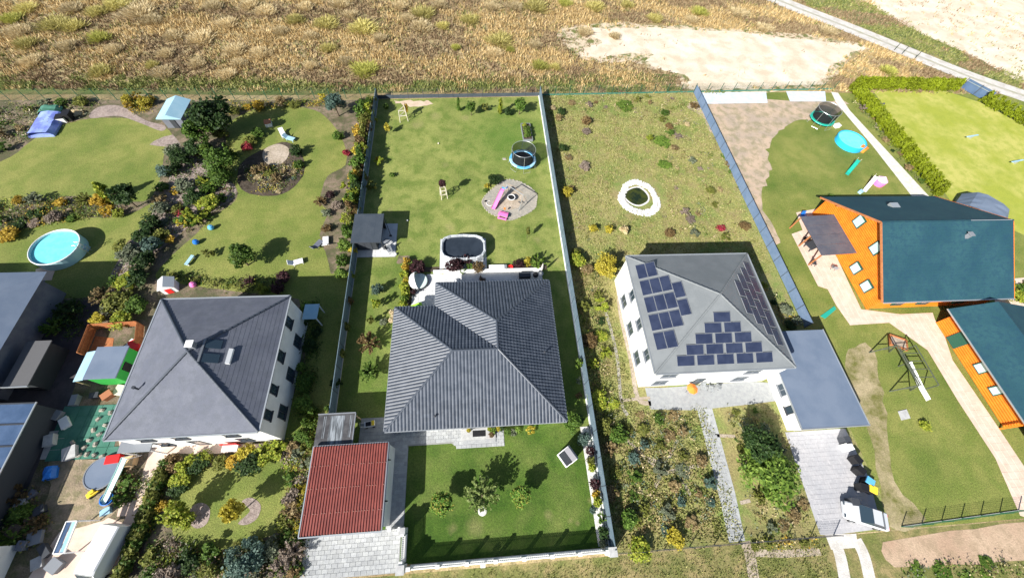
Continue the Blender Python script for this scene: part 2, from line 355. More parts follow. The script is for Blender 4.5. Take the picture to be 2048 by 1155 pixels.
# plots to the left
sheet('garden_soil', [(-150, -4.1), (-14.6, -4.1), (-15.3, 59.4), (-150, 56)], .008, m_soil, px=False)
L_A = [(470, 238), (520, 216), (600, 214), (650, 232), (688, 285), (690, 330), (655, 352), (640, 400), (655, 425), (640, 470), (655, 520), (660, 600), (560, 592), (440, 578), (330, 562), (312, 548), (345, 510), (390, 470), (430, 430), (472, 400), (470, 370), (440, 340), (455, 300), (450, 262)]
sheet('neighbour_lawn', L_A, Z1, m_lawn2, sm=4, jit=.06)
sheet('side_lawn', [(590, 560), (704, 540), (684, 700), (655, 826), (610, 860), (575, 884), (560, 866), (620, 700)], Z2, m_lawn2)
sheet('garden_lawn', [(-120, 420), (-60, 350), (20, 315), (80, 270), (160, 240), (240, 236), (300, 245), (345, 268), (328, 310), (322, 350), (298, 398), (240, 402), (150, 392), (60, 400), (0, 425)], Z1, m_lawn2, sm=4, jit=.06)
sheet('pool_lawn', [(-120, 500), (0, 470), (60, 455), (120, 438), (250, 430), (325, 395), (295, 445), (250, 490), (240, 520), (225, 565), (195, 592), (0, 600), (-100, 610)], Z1, m_lawn2, sm=4, jit=.06)
sheet('front_garden_lawn', [(338, 965), (400, 935), (470, 925), (560, 902), (602, 905), (596, 960), (572, 1010), (558, 1060), (500, 1083), (440, 1098), (370, 1102), (345, 1060), (355, 1010)], Z1, m_lawn2, sm=4, jit=.06)
sheet('island_bed', [(520, 302), (575, 284), (608, 320), (602, 358), (565, 388), (510, 390), (478, 372), (480, 330)], Z3, m_darksoil, sm=4, jit=.05)
sheet('sandy_play_circle', [(528, 300), (556, 288), (578, 298), (572, 320), (548, 332), (528, 322)], Z4, m_gravel, sm=4)
sheet('gravel_walk', [(195, 215), (240, 212), (290, 240), (330, 252), (322, 262), (280, 246), (235, 232), (180, 236)], Z2, m_mauve_gravel, sm=4)
sheet('gravel_bed', [(300, 290), (345, 270), (362, 300), (345, 340), (330, 380), (310, 420), (270, 470), (250, 500), (225, 540), (215, 590), (235, 596), (255, 550), (280, 520), (320, 500), (370, 460), (430, 420), (468, 396), (470, 372), (430, 340), (380, 300)], .016, m_mauve_gravel, sm=3, jit=.08)
sheet('stone_circle', [(378, 1030), (385, 1012), (402, 1004), (418, 1012), (420, 1030), (412, 1048), (394, 1056), (380, 1046)], Z3, m_mauve_gravel, sm=3)
sheet('stone_crescent', [(484, 1002), (500, 994), (514, 1000), (522, 1012), (515, 1035), (495, 1048), (476, 1046), (492, 1030), (500, 1018)], Z3, m_mauve_gravel, sm=3)
# plots to the right
sheet('wild_garden', [(11.6, -4.1), (39.6, -4.1), (39.6, 62.8), (11.6, 61.1)], .008, m_wild, px=False)
sheet('right_garden', [(39.6, -4.1), (110, -4.1), (110, 64), (39.6, 63)], .008, m_lawn2, px=False)
sheet('bare_plot_end', [(1392, 205), (1660, 200), (1690, 215), (1640, 240), (1600, 240), (1560, 262), (1535, 300), (1540, 345), (1520, 395), (1560, 480), (1530, 470), (1490, 390), (1440, 290), (1410, 240)], Z1, M('trampled_sand', (.5, .38, .28), (.4, .32, .25), (.2, .2, .1), s1=.3, s2=.8, fine=.15, fs=6, bump=.8, bs=8), sm=6, jit=.4)
sheet('pale_sheeting', [(1396, 186), (1532, 184), (1535, 206), (1402, 208)], Z2, M('pale_fleece', (.6, .66, .74), (.5, .56, .64), s1=1, fine=.06))
sheet('pale_sheeting', [(1572, 183), (1650, 183), (1652, 203), (1580, 203)], Z2, MATS['pale_fleece'])
sheet('dry_lawn_strip', [(1700, 700), (1740, 690), (1760, 760), (1775, 850), (1790, 960), (1850, 1040), (1790, 1060), (1765, 1000), (1740, 870), (1690, 760)], Z1, M('patchy_dry_lawn', (.4, .33, .2), (.15, .15, .04), (.3, .25, .14), s1=.4, s2=1, fine=.3, fs=6, bump=1, bs=8), sm=4, jit=.2)
sheet('yellow_green_lawn', [(1745, 180), (1880, 178), (1960, 205), (2048, 250), (2200, 330), (2200, 480), (2048, 470), (1900, 400), (1830, 300)], Z1, m_lawn3)
sheet('pink_dirt_road', [(1768, 1085), (1900, 1062), (2048, 1040), (2150, 1030), (2150, 1110), (2048, 1118), (1900, 1128), (1790, 1132)], .014, m_pinkdirt, sm=3, jit=.12)
ribbon('worn_track', [(1490, 1082), (1500, 1110), (1508, 1160)], 1.0, .014, m_gravel)
ribbon('worn_track', [(1505, 1104), (1570, 1106), (1640, 1102)], .6, .018, m_gravel)
ribbon('worn_track', [(1668, 1078), (1680, 1110), (1690, 1160)], 1.1, .014, m_road)
ribbon('worn_track', [(1712, 1078), (1728, 1110), (1740, 1160)], 1.1, .018, m_road)
sheet('crossover', [(1650, 1068), (1712, 1066), (1716, 1094), (1662, 1098)], .022, m_road)

# ------------------------------------------------------------------ vegetation
def crown_mesh(shape, col, big, seed):
    """unit plant: radius .5, height 1, foot at 0"""
    r = random.Random(hash((shape, col, big, seed)) % 99991 if False else sum(map(ord, shape+col))*7+seed*131+big)
    n = {0: 340, 1: 1200, 2: 3400}[big]; sz = {0: .088, 1: .052, 2: .033}[big]
    C = []
    def sph():
        while True:
            v = Vector((r.uniform(-1, 1), r.uniform(-1, 1), r.uniform(-1, 1)))
            if .05 < v.length < 1: return v
    if shape in ('round', 'tree', 'ball', 'low'):
        z0, zh = {'round': (.5, .48), 'tree': (.66, .34), 'ball': (.55, .43), 'low': (.4, .5)}[shape]
        for i in range(34 if shape != 'ball' else 60):
            v = sph().normalized()*r.uniform(.45, .86 if shape != 'ball' else .8)
            C.append((Vector((v.x*.42, v.y*.42, z0+v.z*zh*.85)), r.uniform(.07, .16) if shape != 'ball' else r.uniform(.07, .1)))
    elif shape == 'cone':
        for i in range(44):
            z = r.random()**1.3; a = r.uniform(0, 6.28); q = (1-z)*.42*r.uniform(.4, 1)
            C.append((Vector((math.cos(a)*q, math.sin(a)*q, .05+z*.88)), .05+.09*(1-z)))
    elif shape == 'column':
        for i in range(40):
            z = r.random(); a = r.uniform(0, 6.28); q = .3*r.uniform(.3, 1)*(1-.5*z)
            C.append((Vector((math.cos(a)*q, math.sin(a)*q, .08+z*.85)), r.uniform(.06, .13)))
    elif shape == 'spiky':
        for i in range(26 if big < 2 else 60):
            v = sph().normalized(); v.z = abs(v.z)*.9+.1; e = Vector((v.x*.46, v.y*.46, .3+v.z*.66)); s0 = Vector((v.x*.05, v.y*.05, .3))
            for k in range(7): C.append((s0.lerp(e, .25+.75*k/6), .035 if k < 5 else .022))
    elif shape == 'loose':
        for i in range(15):
            v = sph(); C.append((Vector((v.x*.4, v.y*.4, .55+v.z*.4)), r.uniform(.05, .11)))
    if shape == 'ball': n = int(n*1.7)
    vs, fs = [], []
    for i in range(n):
        c, q = C[r.randrange(len(C))]; p = c+sph()*q*1.15
        if p.z < .01: p.z = .02
        nrm = (sph().normalized()+(p-Vector((0, 0, .4))).normalized()*.7+Vector((0, 0, .35))).normalized()
        t = nrm.cross(sph()).normalized(); u = nrm.cross(t); L = sz*r.uniform(.6, 1.35); W = L*r.uniform(.5, .8)
        b = len(vs); vs += [p-t*L, p+u*W, p+t*L, p-u*W]; fs.append((b, b+1, b+2, b+3))
    me = bpy.data.meshes.new('crown'); me.from_pydata([tuple(v) for v in vs], [], fs); me.materials.append(lm(col)); return me
CR = {}
def crown(shape, col, big):
    k = (shape, col, big)
    if k not in CR: CR[k] = [crown_mesh(shape, col, big, s) for s in range(2)]
    return rnd.choice(CR[k])
def trunk_mesh(kind):
    mb = MB(); r = random.Random(5+len(kind))
    if kind == 'tree':
        mb.tube([(0, 0, 0), (.01, 0, .25), (0, .01, .5), (.01, 0, .75)], .035, 7, r1=.012)
        for i in range(6):
            a = i*1.05+.3; z = .3+.06*i
            mb.tube([(0, 0, z), (math.cos(a)*.14, math.sin(a)*.14, z+.13), (math.cos(a)*.3, math.sin(a)*.3, z+.24)], .014, 5, r1=.004)
    else:
        for i in range(5):
            a = i*1.26; mb.tube([(0, 0, 0), (math.cos(a)*.1, math.sin(a)*.1, .3), (math.cos(a)*.24, math.sin(a)*.24, .62)], .02, 5, r1=.006)
    me = mb.mesh('trunk'); me.materials.append(m_bark); return me
TR = {k: trunk_mesh(k) for k in ('tree', 'bush')}
SHAPEWORD = {'round': 'rounded shrub', 'ball': 'ball shrub', 'low': 'low plant', 'cone': 'conical conifer', 'column': 'upright shrub', 'spiky': 'spiky shrub', 'loose': 'thin shrub', 'tree': 'tree'}
PL = []          # planted things waiting for their label
def plant(shape, col, px, py, r, h, bed=None, label=None, cat=None, big=None, world=False, zc=None, trunk=None, name=None):
    if world: x, y = px, py
    else: x, y = g(px, py, (h*.5 if shape != 'tree' else h*.66) if zc is None else zc)
    if big is None: big = 0 if r < .75 else (1 if r < 1.7 else 2)
    if trunk is None: trunk = shape == 'tree' or (r >= .9 and shape != 'low')
    nm = name or ('tree' if shape == 'tree' else 'conifer' if shape == 'cone' else 'plant' if shape == 'low' else 'shrub')
    rz = rnd.uniform(0, 6.28)
    if trunk:
        o = thing(nm, None, None, (x, y, 0), rz)
        t = link('trunk' if shape == 'tree' else 'stem', TR['tree' if shape == 'tree' else 'bush'], None, o); t.scale = (min(2*r, h), min(2*r, h), h)
        c = link('crown', crown(shape, col, big), None, o); c.scale = (2.25*r, 2.25*r, h)
    else:
        o = link(nm, crown(shape, col, big), None, None, (x, y, 0), rz); o.scale = (2.25*r, 2.25*r, h)
    o['category'] = cat or ('tree' if shape == 'tree' else 'conifer' if shape == 'cone' else 'plant' if shape == 'low' else 'shrub')
    if label: o['label'] = label
    else: PL.append((bed, col, shape, r, o))
    if bed: o['group'] = 'plants '+bed
    return o
ORD = 'first second third fourth fifth sixth seventh eighth ninth tenth eleventh twelfth thirteenth fourteenth fifteenth sixteenth seventeenth eighteenth nineteenth twentieth'.split()
def label_plants():
    D = {}
    for e in PL:
        size = 'large ' if e[3] >= 1.7 else 'small ' if e[3] < .6 else ''
        D.setdefault((e[0], e[1], e[2], size), []).append(e[4])
    for (bed, col, shape, size), L in D.items():
        base = f"{size}{WORD[col]} {SHAPEWORD[shape]}"
        L.sort(key=lambda o: -o.location.y)
        for i, o in enumerate(L):
            if len(L) == 1: o['label'] = f"{base} {bed}"
            elif i == len(L)-1: o['label'] = f"{base} {bed}, nearest such one"
            elif i == 0: o['label'] = f"{base} {bed}, farthest such one"
            else: o['label'] = f"{base} {bed}, {ORD[min(i, 19)]} from the back"
def undergrowth(name, P, n, cols, h, label, seed):
    r = random.Random(seed+500); xs = [p[0] for p in P]; ys = [p[1] for p in P]; vs, fs, mi = [], [], []; mats = sorted(set(cols)); t = 0
    while len(fs) < n and t < n*4:
        t += 1; cx, cy = r.uniform(min(xs), max(xs)), r.uniform(min(ys), max(ys))
        if not inside((cx, cy), P): continue
        c = mats.index(r.choice(cols)); q = r.uniform(.12, .4); hh = h*r.uniform(.3, 1)
        for i in range(14):
            p = Vector((cx+r.gauss(0, q), cy+r.gauss(0, q), abs(r.gauss(0, hh*.5))+.02)); nrm = Vector((r.gauss(0, .7), r.gauss(0, .7), 1)).normalized(); a = Vector((r.gauss(0, 1), r.gauss(0, 1), r.gauss(0, 1)))
            tt = nrm.cross(a).normalized(); u = nrm.cross(tt); L = r.uniform(.06, .13); b = len(vs); vs += [p-tt*L, p+u*L*.6, p+tt*L, p-u*L*.6]; fs.append((b, b+1, b+2, b+3)); mi.append(c)
    me = bpy.data.meshes.new(name); me.from_pydata([tuple(v) for v in vs], [], fs)
    for c in mats: me.materials.append(lm(c))
    me.polygons.foreach_set('material_index', mi); tag(link(name, me), label, 'ground cover', kind='stuff')
def bed(poly, n, cols, rr=(.4, .9), hh=(.7, 1.2), where='', shapes=('round', 'round', 'loose', 'spiky', 'low'), seed=1, world=False, mind=.8):
    """shrubs standing in the bed poly, kept apart from each other"""
    global rnd
    P = poly if world else [g(*p) for p in poly]; r = random.Random(seed); n0 = n; n = max(1, int(n*.42)) if n > 6 else n; mind *= 1.15; xs = [p[0] for p in P]; ys = [p[1] for p in P]; pts = []; t = 0
    while len(pts) < n and t < n*60:
        t += 1; q = (r.uniform(min(xs), max(xs)), r.uniform(min(ys), max(ys)))
        if inside(q, P) and all((q[0]-a)**2+(q[1]-b)**2 > mind*mind for a, b in pts): pts.append(q)
    for q in pts:
        s = r.choice(shapes); c = r.choice(cols); R_ = r.uniform(*rr)
        plant(s, c, q[0], q[1], R_, R_*r.uniform(*hh)*(.6 if s == 'low' else 1.3), bed=where, world=True)
    if n0 > 6: undergrowth('ground_cover', P, n0*(110 if seed < 40 else 42), cols+(['green', 'olive'] if seed < 40 else ['dry', 'grey', 'olive', 'straw']), rr[1]*.7, f'mixed low leafy ground cover {where}', seed)

# ---- grass as stuff
def blades(name, pts, h, wd, mat, seed=1, lean=.35, per=4, spread=.3, label=None):
    r = np.random.RandomState(seed); P = np.array(pts); n = len(P)*per
    B = np.repeat(P, per, 0)+r.normal(0, spread, (n, 2)); a = r.uniform(0, 6.283, n); hh = h*r.uniform(.5, 1.3, n); ww = wd*r.uniform(.6, 1.3, n)
    dx, dy = np.cos(a)*ww/2, np.sin(a)*ww/2; lx, ly = r.normal(0, lean, n)*hh, r.normal(0, lean, n)*hh
    V = np.zeros((n, 3, 3)); V[:, 0, 0] = B[:, 0]-dx; V[:, 0, 1] = B[:, 1]-dy; V[:, 1, 0] = B[:, 0]+dx; V[:, 1, 1] = B[:, 1]+dy
    V[:, 2, 0] = B[:, 0]+lx; V[:, 2, 1] = B[:, 1]+ly; V[:, 2, 2] = hh
    me = bpy.data.meshes.new(name); me.vertices.add(3*n); me.vertices.foreach_set('co', V.reshape(-1)); me.loops.add(3*n)
    me.loops.foreach_set('vertex_index', np.arange(3*n, dtype=np.int32)); me.polygons.add(n)
    me.polygons.foreach_set('loop_start', np.arange(0, 3*n, 3, dtype=np.int32)); me.update(calc_edges=True)
    o = link(name, me, mat); return tag(o, label, name.replace('_', ' '), kind='stuff')
def dist_line(p, L):
    b = 1e9
    for i in range(len(L)-1):
        a, c = L[i], L[i+1]; vx, vy = c[0]-a[0], c[1]-a[1]; t = max(0, min(1, ((p[0]-a[0])*vx+(p[1]-a[1])*vy)/(vx*vx+vy*vy)))
        b = min(b, math.hypot(p[0]-a[0]-vx*t, p[1]-a[1]-vy*t))
    return b
def leafmix(name, a, b_, c): return leaf(name, a, b_, c, .15, 0)
mg1 = leafmix('dry_blades', (.32, .21, .085), (.5, .36, .16), (.72, .56, .3))
mg2 = leafmix('brown_blades', (.15, .10, .055), (.25, .175, .10), (.4, .3, .18))
mg3 = leafmix('green_blades', (.1, .14, .035), (.2, .22, .06), (.36, .34, .13))
r_ = random.Random(11); A, B_, C_ = [], [], []
ROADL = [tuple(p) for p in ROADC]
for i in range(64000):
    y = 60.8+(r_.random()**1.15)*52; x = r_.uniform(-95, 130)
    if y < 61.8+.02*x and x < 70: continue
    if abs(x) > 20+y*1.45: continue
    p = (x, y)
    if x > 5:
        if x > 20 and (inside(p, SAND) and r_.random() > (.09 if x < 38 else .03)): continue
        if x > 12 and inside(p, WEED) and r_.random() > .16: (0); continue
        d = dist_line(p, ROADL)
        if d < 2.6: continue
        if x > 60 and (inside(p, FIELD)) and r_.random() > .05: continue
        if x > 45 and y < 64: continue
    nz = noise.noise(Vector((x*.07, y*.16, 0)))+.45*noise.noise(Vector((x*.35, y*.35, 3)))
    far = x > 72 and dist_line(p, ROADL) < 15 and y > (97-(x-67)*.9)
    if far and nz > -.15: C_.append(p)
    elif nz > .13: A.append(p)
    elif nz < -.16: B_.append(p)
    elif r_.random() < .18 or y < 64.5: C_.append(p)
    else: (A if r_.random() < .6 else B_).append(p)
blades('dry_grass', A, .5, .17, mg1, 1, label='pale dry grass covering the meadow behind the gardens')
blades('brown_grass', B_, .42, .2, mg2, 2, label='brown withered grass patches covering the meadow behind the gardens')
blades('green_grass', C_, .4, .2, mg3, 3, label='green weeds and grass between the dry meadow patches')
# countable clumps
def clump_mesh(col, seed):
    r = random.Random(seed); vs, fs = [], []
    for i in range(900):
        a = r.uniform(0, 6.28); q = .55*r.random()**.55*(1+.25*math.sin(a*3+seed)); x, y = math.cos(a)*q, math.sin(a)*q; h = r.uniform(.5, 1)*(1-.45*q)
        lx, ly = x*.4+r.gauss(0, .16), y*.4+r.gauss(0, .16); b = r.uniform(0, 6.28); w_ = .015; dx, dy = math.cos(b)*w_, math.sin(b)*w_
        k = len(vs); vs += [(x-dx*.5, y-dy*.5, 0), (x+dx*.5, y+dy*.5, 0), (x+lx+dx, y+ly+dy, h*.8), (x+lx*1.25, y+ly*1.25, h), (x+lx-dx, y+ly-dy, h*.8)]; fs.append((k, k+1, k+2, k+3, k+4))
    me = bpy.data.meshes.new('clump'); me.from_pydata(vs, [], fs); me.materials.append(lm(col)); return me
LEAF['limy'] = ((.24, .25, .05), (.4, .4, .09), (.56, .54, .16))
CM = {c: [clump_mesh(c, s) for s in (1, 2, 3)] for c in ('straw', 'reed', 'limy')}
clumps = [(275, 22, 22, 's'), (300, 38, 14, 's'), (50, 15, 12, 'r'), (190, 22, 13, 'r'), (105, 48, 18, 'r'), (145, 50, 15, 'r'), (35, 60, 14, 's'), (50, 85, 13, 'r'), (195, 73, 14, 'l'), (230, 8, 16, 'r'),
 (345, 70, 13, 's'), (400, 75, 20, 's'), (452, 45, 15, 's'), (497, 8, 14, 's'), (530, 20, 16, 's'), (590, 38, 15, 'r'), (652, 45, 20, 'r'), (680, 5, 16, 's'), (700, 28, 13, 's'), (470, 98, 16, 's'), (520, 105, 16, 's'), (478, 125, 12, 's'),
 (393, 125, 12, 's'), (325, 143, 16, 's'), (302, 128, 9, 'r'), (225, 97, 11, 's'), (198, 140, 15, 'r'), (452, 148, 14, 's'), (655, 95, 13, 'r'), (725, 55, 24, 'r'), (728, 138, 24, 'l'), (690, 120, 12, 's'), (842, 52, 20, 's'), (848, 25, 20, 'r'), (885, 50, 12, 'r'),
 (940, 38, 17, 'r'), (800, 10, 14, 's'), (815, 35, 12, 's'), (1000, 80, 25, 'r'), (988, 104, 15, 's'), (1020, 98, 8, 'l'), (911, 93, 8, 'l'), (1072, 12, 22, 'r'), (1030, 12, 14, 's'), (985, 12, 15, 's'), (1080, 130, 16, 'l'), (1110, 132, 10, 'r'),
 (1190, 12, 17, 'r'), (1130, 5, 12, 'l'), (1255, 8, 12, 'r'), (1170, 62, 14, 's'), (1070, 88, 12, 's'), (1400, 22, 14, 'l'), (1385, 38, 11, 's'), (1310, 35, 13, 'r'), (620, 130, 12, 's'), (560, 60, 12, 's'), (60, 120, 12, 's'), (20, 35, 12, 'l'), (1480, 25, 14, 's'), (1530, 55, 13, 's'), (1655, 60, 14, 's'),
 (1780, 140, 12, 'l'), (880, 8, 13, 's'), (760, 75, 12, 's'), (1230, 70, 10, 's'), (620, 70, 12, 's'), (330, 105, 12, 's'), (130, 90, 12, 's'), (140, 15, 13, 's'), (610, 12, 13, 's'), (425, 10, 13, 's')]
CW = {'s': ('straw', 'pale straw coloured'), 'r': ('reed', 'greenish yellow'), 'l': ('limy', 'green-tinged yellow')}
for i, (px, py, wpx, c) in enumerate(clumps):
    x, y = g(px, py, .5); D = math.sqrt(x*x+y*y+42*42); rad = wpx*D/900*.72
    nb = 'far left' if x < -45 else 'left' if x < -15 else 'middle' if x < 15 else 'right'
    rowd = 'close behind the fences' if y < 67 else 'fairly near the fences' if y < 73 else 'halfway out' if y < 80 else 'far out' if y < 89 else 'farthest out'
    o = link('grass_clump', rnd.choice(CM[CW[c][0]]), None, None, (x, y), rnd.uniform(0, 6.28)); o.scale = (rad*1.75, rad*1.75, .85+rad*.2)
    tag(o, f"{'large' if wpx > 17 else 'small' if wpx < 13 else 'middling'} {CW[c][1]} grass clump {rowd}, {nb} of the meadow", 'grass clump', 'tall grass clumps in the meadow')
_by = {}
for o in [o for o in COL.objects if o.name.startswith('grass_clump')]: _by.setdefault(o['label'], []).append(o)
for k, L in _by.items():
    if len(L) > 1:
        for i, o in enumerate(sorted(L, key=lambda o: math.atan2(o.location.x, o.location.y))): o['label'] = k.replace(' of the meadow', '')+', '+['first', 'second', 'third', 'fourth', 'fifth', 'sixth'][min(i, 5)]+' from left'
# rough grass of the wild garden and the verge
pts = []
for i in range(9000):
    p = (r_.uniform(12, 39.3), r_.uniform(24.5, 62))
    if math.hypot(p[0]-23.8, p[1]-38.6) < 4.2: continue
    pts.append(p)
for i in range(5000):
    p = (r_.uniform(12, 24), r_.uniform(-3.8, 24.5))
    if p[0] > 16.5 and p[1] > 8: continue
    pts.append(p)
blades('rough_grass', pts, .16, .2, leafmix('rough_blades', (.17, .21, .05), (.27, .28, .09), (.4, .36, .16)), 5, per=4, label='uneven rough grass and weeds in the wild garden right of the fence')
blades('verge_grass', [(r_.uniform(-16, 31.5), r_.uniform(-12, -4.5)) for i in range(4500)], .16, .09, mg3, 6, per=5, label='short grass on the verge in front of the plots')

# ------------------------------------------------------------------ paving made of single stones
def pave(parent, poly, w_, h_, mat, z, t=.035, gap=.013, bond=.5, limit=300, rot=False, full=False, name='paving_stone', off=(0, 0)):
    """stones laid in rows over the polygon, children of the paving they belong to"""
    xs = [p[0] for p in poly]; ys = [p[1] for p in poly]; cache = {}; cells = []
    ny = int((max(ys)-min(ys))/h_+.999); nx = int((max(xs)-min(xs))/w_+2)
    for j in range(ny):
        y0 = min(ys)+j*h_; y1 = min(y0+h_, max(ys))
        for i in range(-1, nx):
            x0 = max(min(xs)+(i+(bond if j % 2 else 0))*w_, min(xs)); x1 = min(min(xs)+(i+1+(bond if j % 2 else 0))*w_, max(xs))
            if x1-x0 < .08 or y1-y0 < .08: continue
            if not inside(((x0+x1)/2, (y0+y1)/2), poly): continue
            if full and not all(inside(q, poly) for q in ((x0, y0), (x1, y0), (x1, y1), (x0, y1))): continue
            cells.append((x0, x1, y0, y1))
    cells.sort(key=lambda c: c[0]**2+c[2]**2)
    rest = MB()
    for n, (x0, x1, y0, y1) in enumerate(cells):
        if n >= limit: rest.box(x0+gap/2, x1-gap/2, y0+gap/2, y1-gap/2, z-t, z+rnd.uniform(-.003, .003)); continue
        k = (round(x1-x0, 2), round(y1-y0, 2))
        if k not in cache:
            a, b = k[0]/2-gap/2, k[1]/2-gap/2; c = .012
            mb = MB(); vs = [(sx*a, sy*b, -t) for sx, sy in ((-1, -1), (1, -1), (1, 1), (-1, 1))]+[(sx*a, sy*b, -c) for sx, sy in ((-1, -1), (1, -1), (1, 1), (-1, 1))]+[(sx*(a-c), sy*(b-c), 0) for sx, sy in ((-1, -1), (1, -1), (1, 1), (-1, 1))]
            mb.add(vs, [(8, 9, 10, 11)]+[(q, (q+1) % 4, 4+(q+1) % 4, 4+q) for q in range(4)]+[(4+q, 4+(q+1) % 4, 8+(q+1) % 4, 8+q) for q in range(4)])
            me = mb.mesh(name); me.materials.append(mat); cache[k] = me
        link(name, cache[k], None, parent, ((x0+x1)/2, (y0+y1)/2, z+rnd.uniform(-.003, .003)))
    if rest.v: tag(rest.build(name, mat, parent), kind='stuff')
SX0, SX1 = -8.45, -7.15
dw = [(-15.55, -6.2), (-7.45, -6.2), (-7.45, -.8), (-15.55, -.8)]
o = sheet('driveway', [(-15.6, -4.05), (-7.35, -4.05), (-7.35, -.78), (-15.6, -.78)], .03, m_joint, px=False); pave(o, [(-15.55, -4.0), (-7.4, -4.0), (-7.4, -.8), (-15.55, -.8)], .5, .34, m_stone, .06)
o = sheet('side_path', [(SX0-.3, -.76), (SX1, -.76), (SX1, 6.1), (SX0-.3, 6.1)], .03, m_joint, px=False); pave(o, [(SX0-.25, -.72), (SX1-.03, -.72), (SX1-.03, 6.08), (SX0-.25, 6.08)], .5, .34, m_stone, .06)
YP = [(-12.0, 6.12), (-7.15, 6.12), (-7.15, 6.15), (-5.9, 6.15), (-2.95, 6.15), (-2.2, 5.62), (2.3, 5.62), (2.3, 7.5), (-8.3, 7.5), (-8.9, 9.05), (-12.0, 9.05)]
o = sheet('front_path', YP, .034, m_joint, px=False); pave(o, [(x*.999, y) for x, y in YP], .5, .34, m_stone, .062)
# terrace behind the house
TP = [(-7.75, 20.0), (8.15, 20.0), (8.15, 25.9), (-5.3, 25.9), (-7.75, 25.2)]
o = sheet('terrace', TP, .05, m_joint, px=False); pave(o, TP, .8, .8, m_slab, .09, gap=.008, bond=0)

# ------------------------------------------------------------------ main house
H0, H1, EX, EY = 2.75, 6.05, 0, 0
X0, X1, XN, Y0, YI, Y1 = -8.95, 8.3, -4.6, 7.15, 20.05, 23.0
HW = (YI-Y0)/2; RX, RY0, RY1, RXW = X1-HW, Y0+HW, Y1-HW, X0+HW
SL = math.hypot(HW, H1-H0)
house = thing('house', 'single storey house with dark grey tiled L-shaped hip roof in the middle plot', 'house', (0, 15, 0))
HO = (0, 15, 0)
ov = .35
wall = MB(HO).prism([(X0+ov, Y0+ov), (X1-ov, Y0+ov), (X1-ov, Y1-ov), (XN+ov, Y1-ov), (XN+ov, YI-ov), (X0+ov, YI-ov)], 0, H0-.06).build('wall', m_white, house)
sof = MB(HO).prism([(X0+.04, Y0+.04), (X1-.04, Y0+.04), (X1-.04, Y1-.04), (XN+.04, Y1-.04), (XN+.04, YI-.04), (X0+.04, YI-.04)], H0-.16, H0-.055).build('soffit', m_whitepaint, house)
def window(parent, x, y, z, w_, h_, axis, out, wo, frame=m_whitepaint, nm='window', bars=1):
    """window whose frame stands proud of the wall; axis 'x' lies along x; out=+-1 is the outward side"""
    mb = MB(wo); gl = MB(wo); t = .05; f = .07
    def bx(M_, a0, a1, z0, z1, d0, d1):
        d0, d1 = sorted((d0*out, d1*out))
        if axis == 'x': M_.box(x+a0, x+a1, y+d0, y+d1, z0, z1)
        else: M_.box(x+d0, x+d1, y+a0, y+a1, z0, z1)
    bx(mb, -w_/2, w_/2, z, z+f, -.03, t); bx(mb, -w_/2, w_/2, z+h_-f, z+h_, -.03, t)
    bx(mb, -w_/2, -w_/2+f, z+f, z+h_-f, -.03, t); bx(mb, w_/2-f, w_/2, z+f, z+h_-f, -.03, t)
    for i in range(bars): c = -w_/2+w_*(i+1)/(bars+1); bx(mb, c-.03, c+.03, z+f, z+h_-f, -.03, t-.01)
    if nm == 'window': bx(mb, -w_/2-.08, w_/2+.08, z-.06, z-.003, -.03, t+.1)
    o = mb.build(nm, frame, parent); bx(gl, -w_/2+f, w_/2-f, z+f, z+h_-f, -.03, .02); gl.build('pane', m_glass, o); return o
for x in (-6.3, -3.6, 4.6, 6.6): window(house, x, Y0+ov, .95, 1.3, 1.25, 'x', -1, HO)
window(house, -.2, Y0+ov, .2, 1.15, 2.15, 'x', -1, HO, m_dark, 'door', 0)
for y in (10, 13.5, 17): window(house, X1-ov, y, .95, 1.1, 1.25, 'y', 1, HO); window(house, X0+ov, y, .95, 1.1, 1.25, 'y', -1, HO)
window(house, -1.0, Y1-ov, .15, 3.4, 2.2, 'x', 1, HO, m_dark, 'patio_door', 2); window(house, 4.2, Y1-ov, .9, 1.6, 1.3, 'x', 1, HO)
window(house, -6.6, YI-ov, .15, 2.0, 2.2, 'x', 1, HO, m_dark, 'patio_door', 1)
roofb = MB(HO)
P3 = lambda x, y, z: (x, y, z)
rc = dict(SW=(X0, Y0, H0), SE=(X1, Y0, H0), NE=(X1, Y1, H0), NN=(XN, Y1, H0), NI=(XN, YI, H0), NW=(X0, YI, H0), RW=(RXW, RY0, H1), RC=(RX, RY0, H1), RN=(RX, RY1, H1))
FACES = [('SW', 'SE', 'RC', 'RW'), ('SE', 'NE', 'RN', 'RC'), ('NE', 'NN', 'RN'), ('NN', 'NI', 'RC', 'RN'), ('NI', 'NW', 'RW', 'RC'), ('NW', 'SW', 'RW')]
for f in FACES: roofb.add([rc[k] for k in f], [tuple(range(len(f)))])
roof = roofb.build('roof', m_joint if False else m_dark, house)
TW, TL, TH = .33, .37, .03
PROF = [(0, .0), (.1, .035), (.28, .062), (.52, .068), (.76, .045), (.93, .008), (1.0, 0)]
def tile_geo(u0, v0, lift=.048):
    """one interlocking tile in roof coordinates: u along the eave, v up the slope"""
    vs = []; n = len(PROF)
    for vv, base in ((v0-.03, lift+.012), (v0+TL, .006)):
        vs += [(u0+t*TW, vv, base+h) for t, h in PROF]
    vs += [(u0+t*TW, v0-.03, base_) for (t, h), base_ in zip(PROF, [0]*n)]
    fs = [(i, i+1, n+i+1, n+i) for i in range(n-1)]+[(2*n+i, 2*n+i+1, i+1, i) for i in range(n-1)]
    return vs, fs
tm = bpy.data.meshes.new('tile'); v_, f_ = tile_geo(0, 0); tm.from_pydata(v_, [], f_); tm.materials.append(m_tile)
for p in tm.polygons: p.use_smooth = False
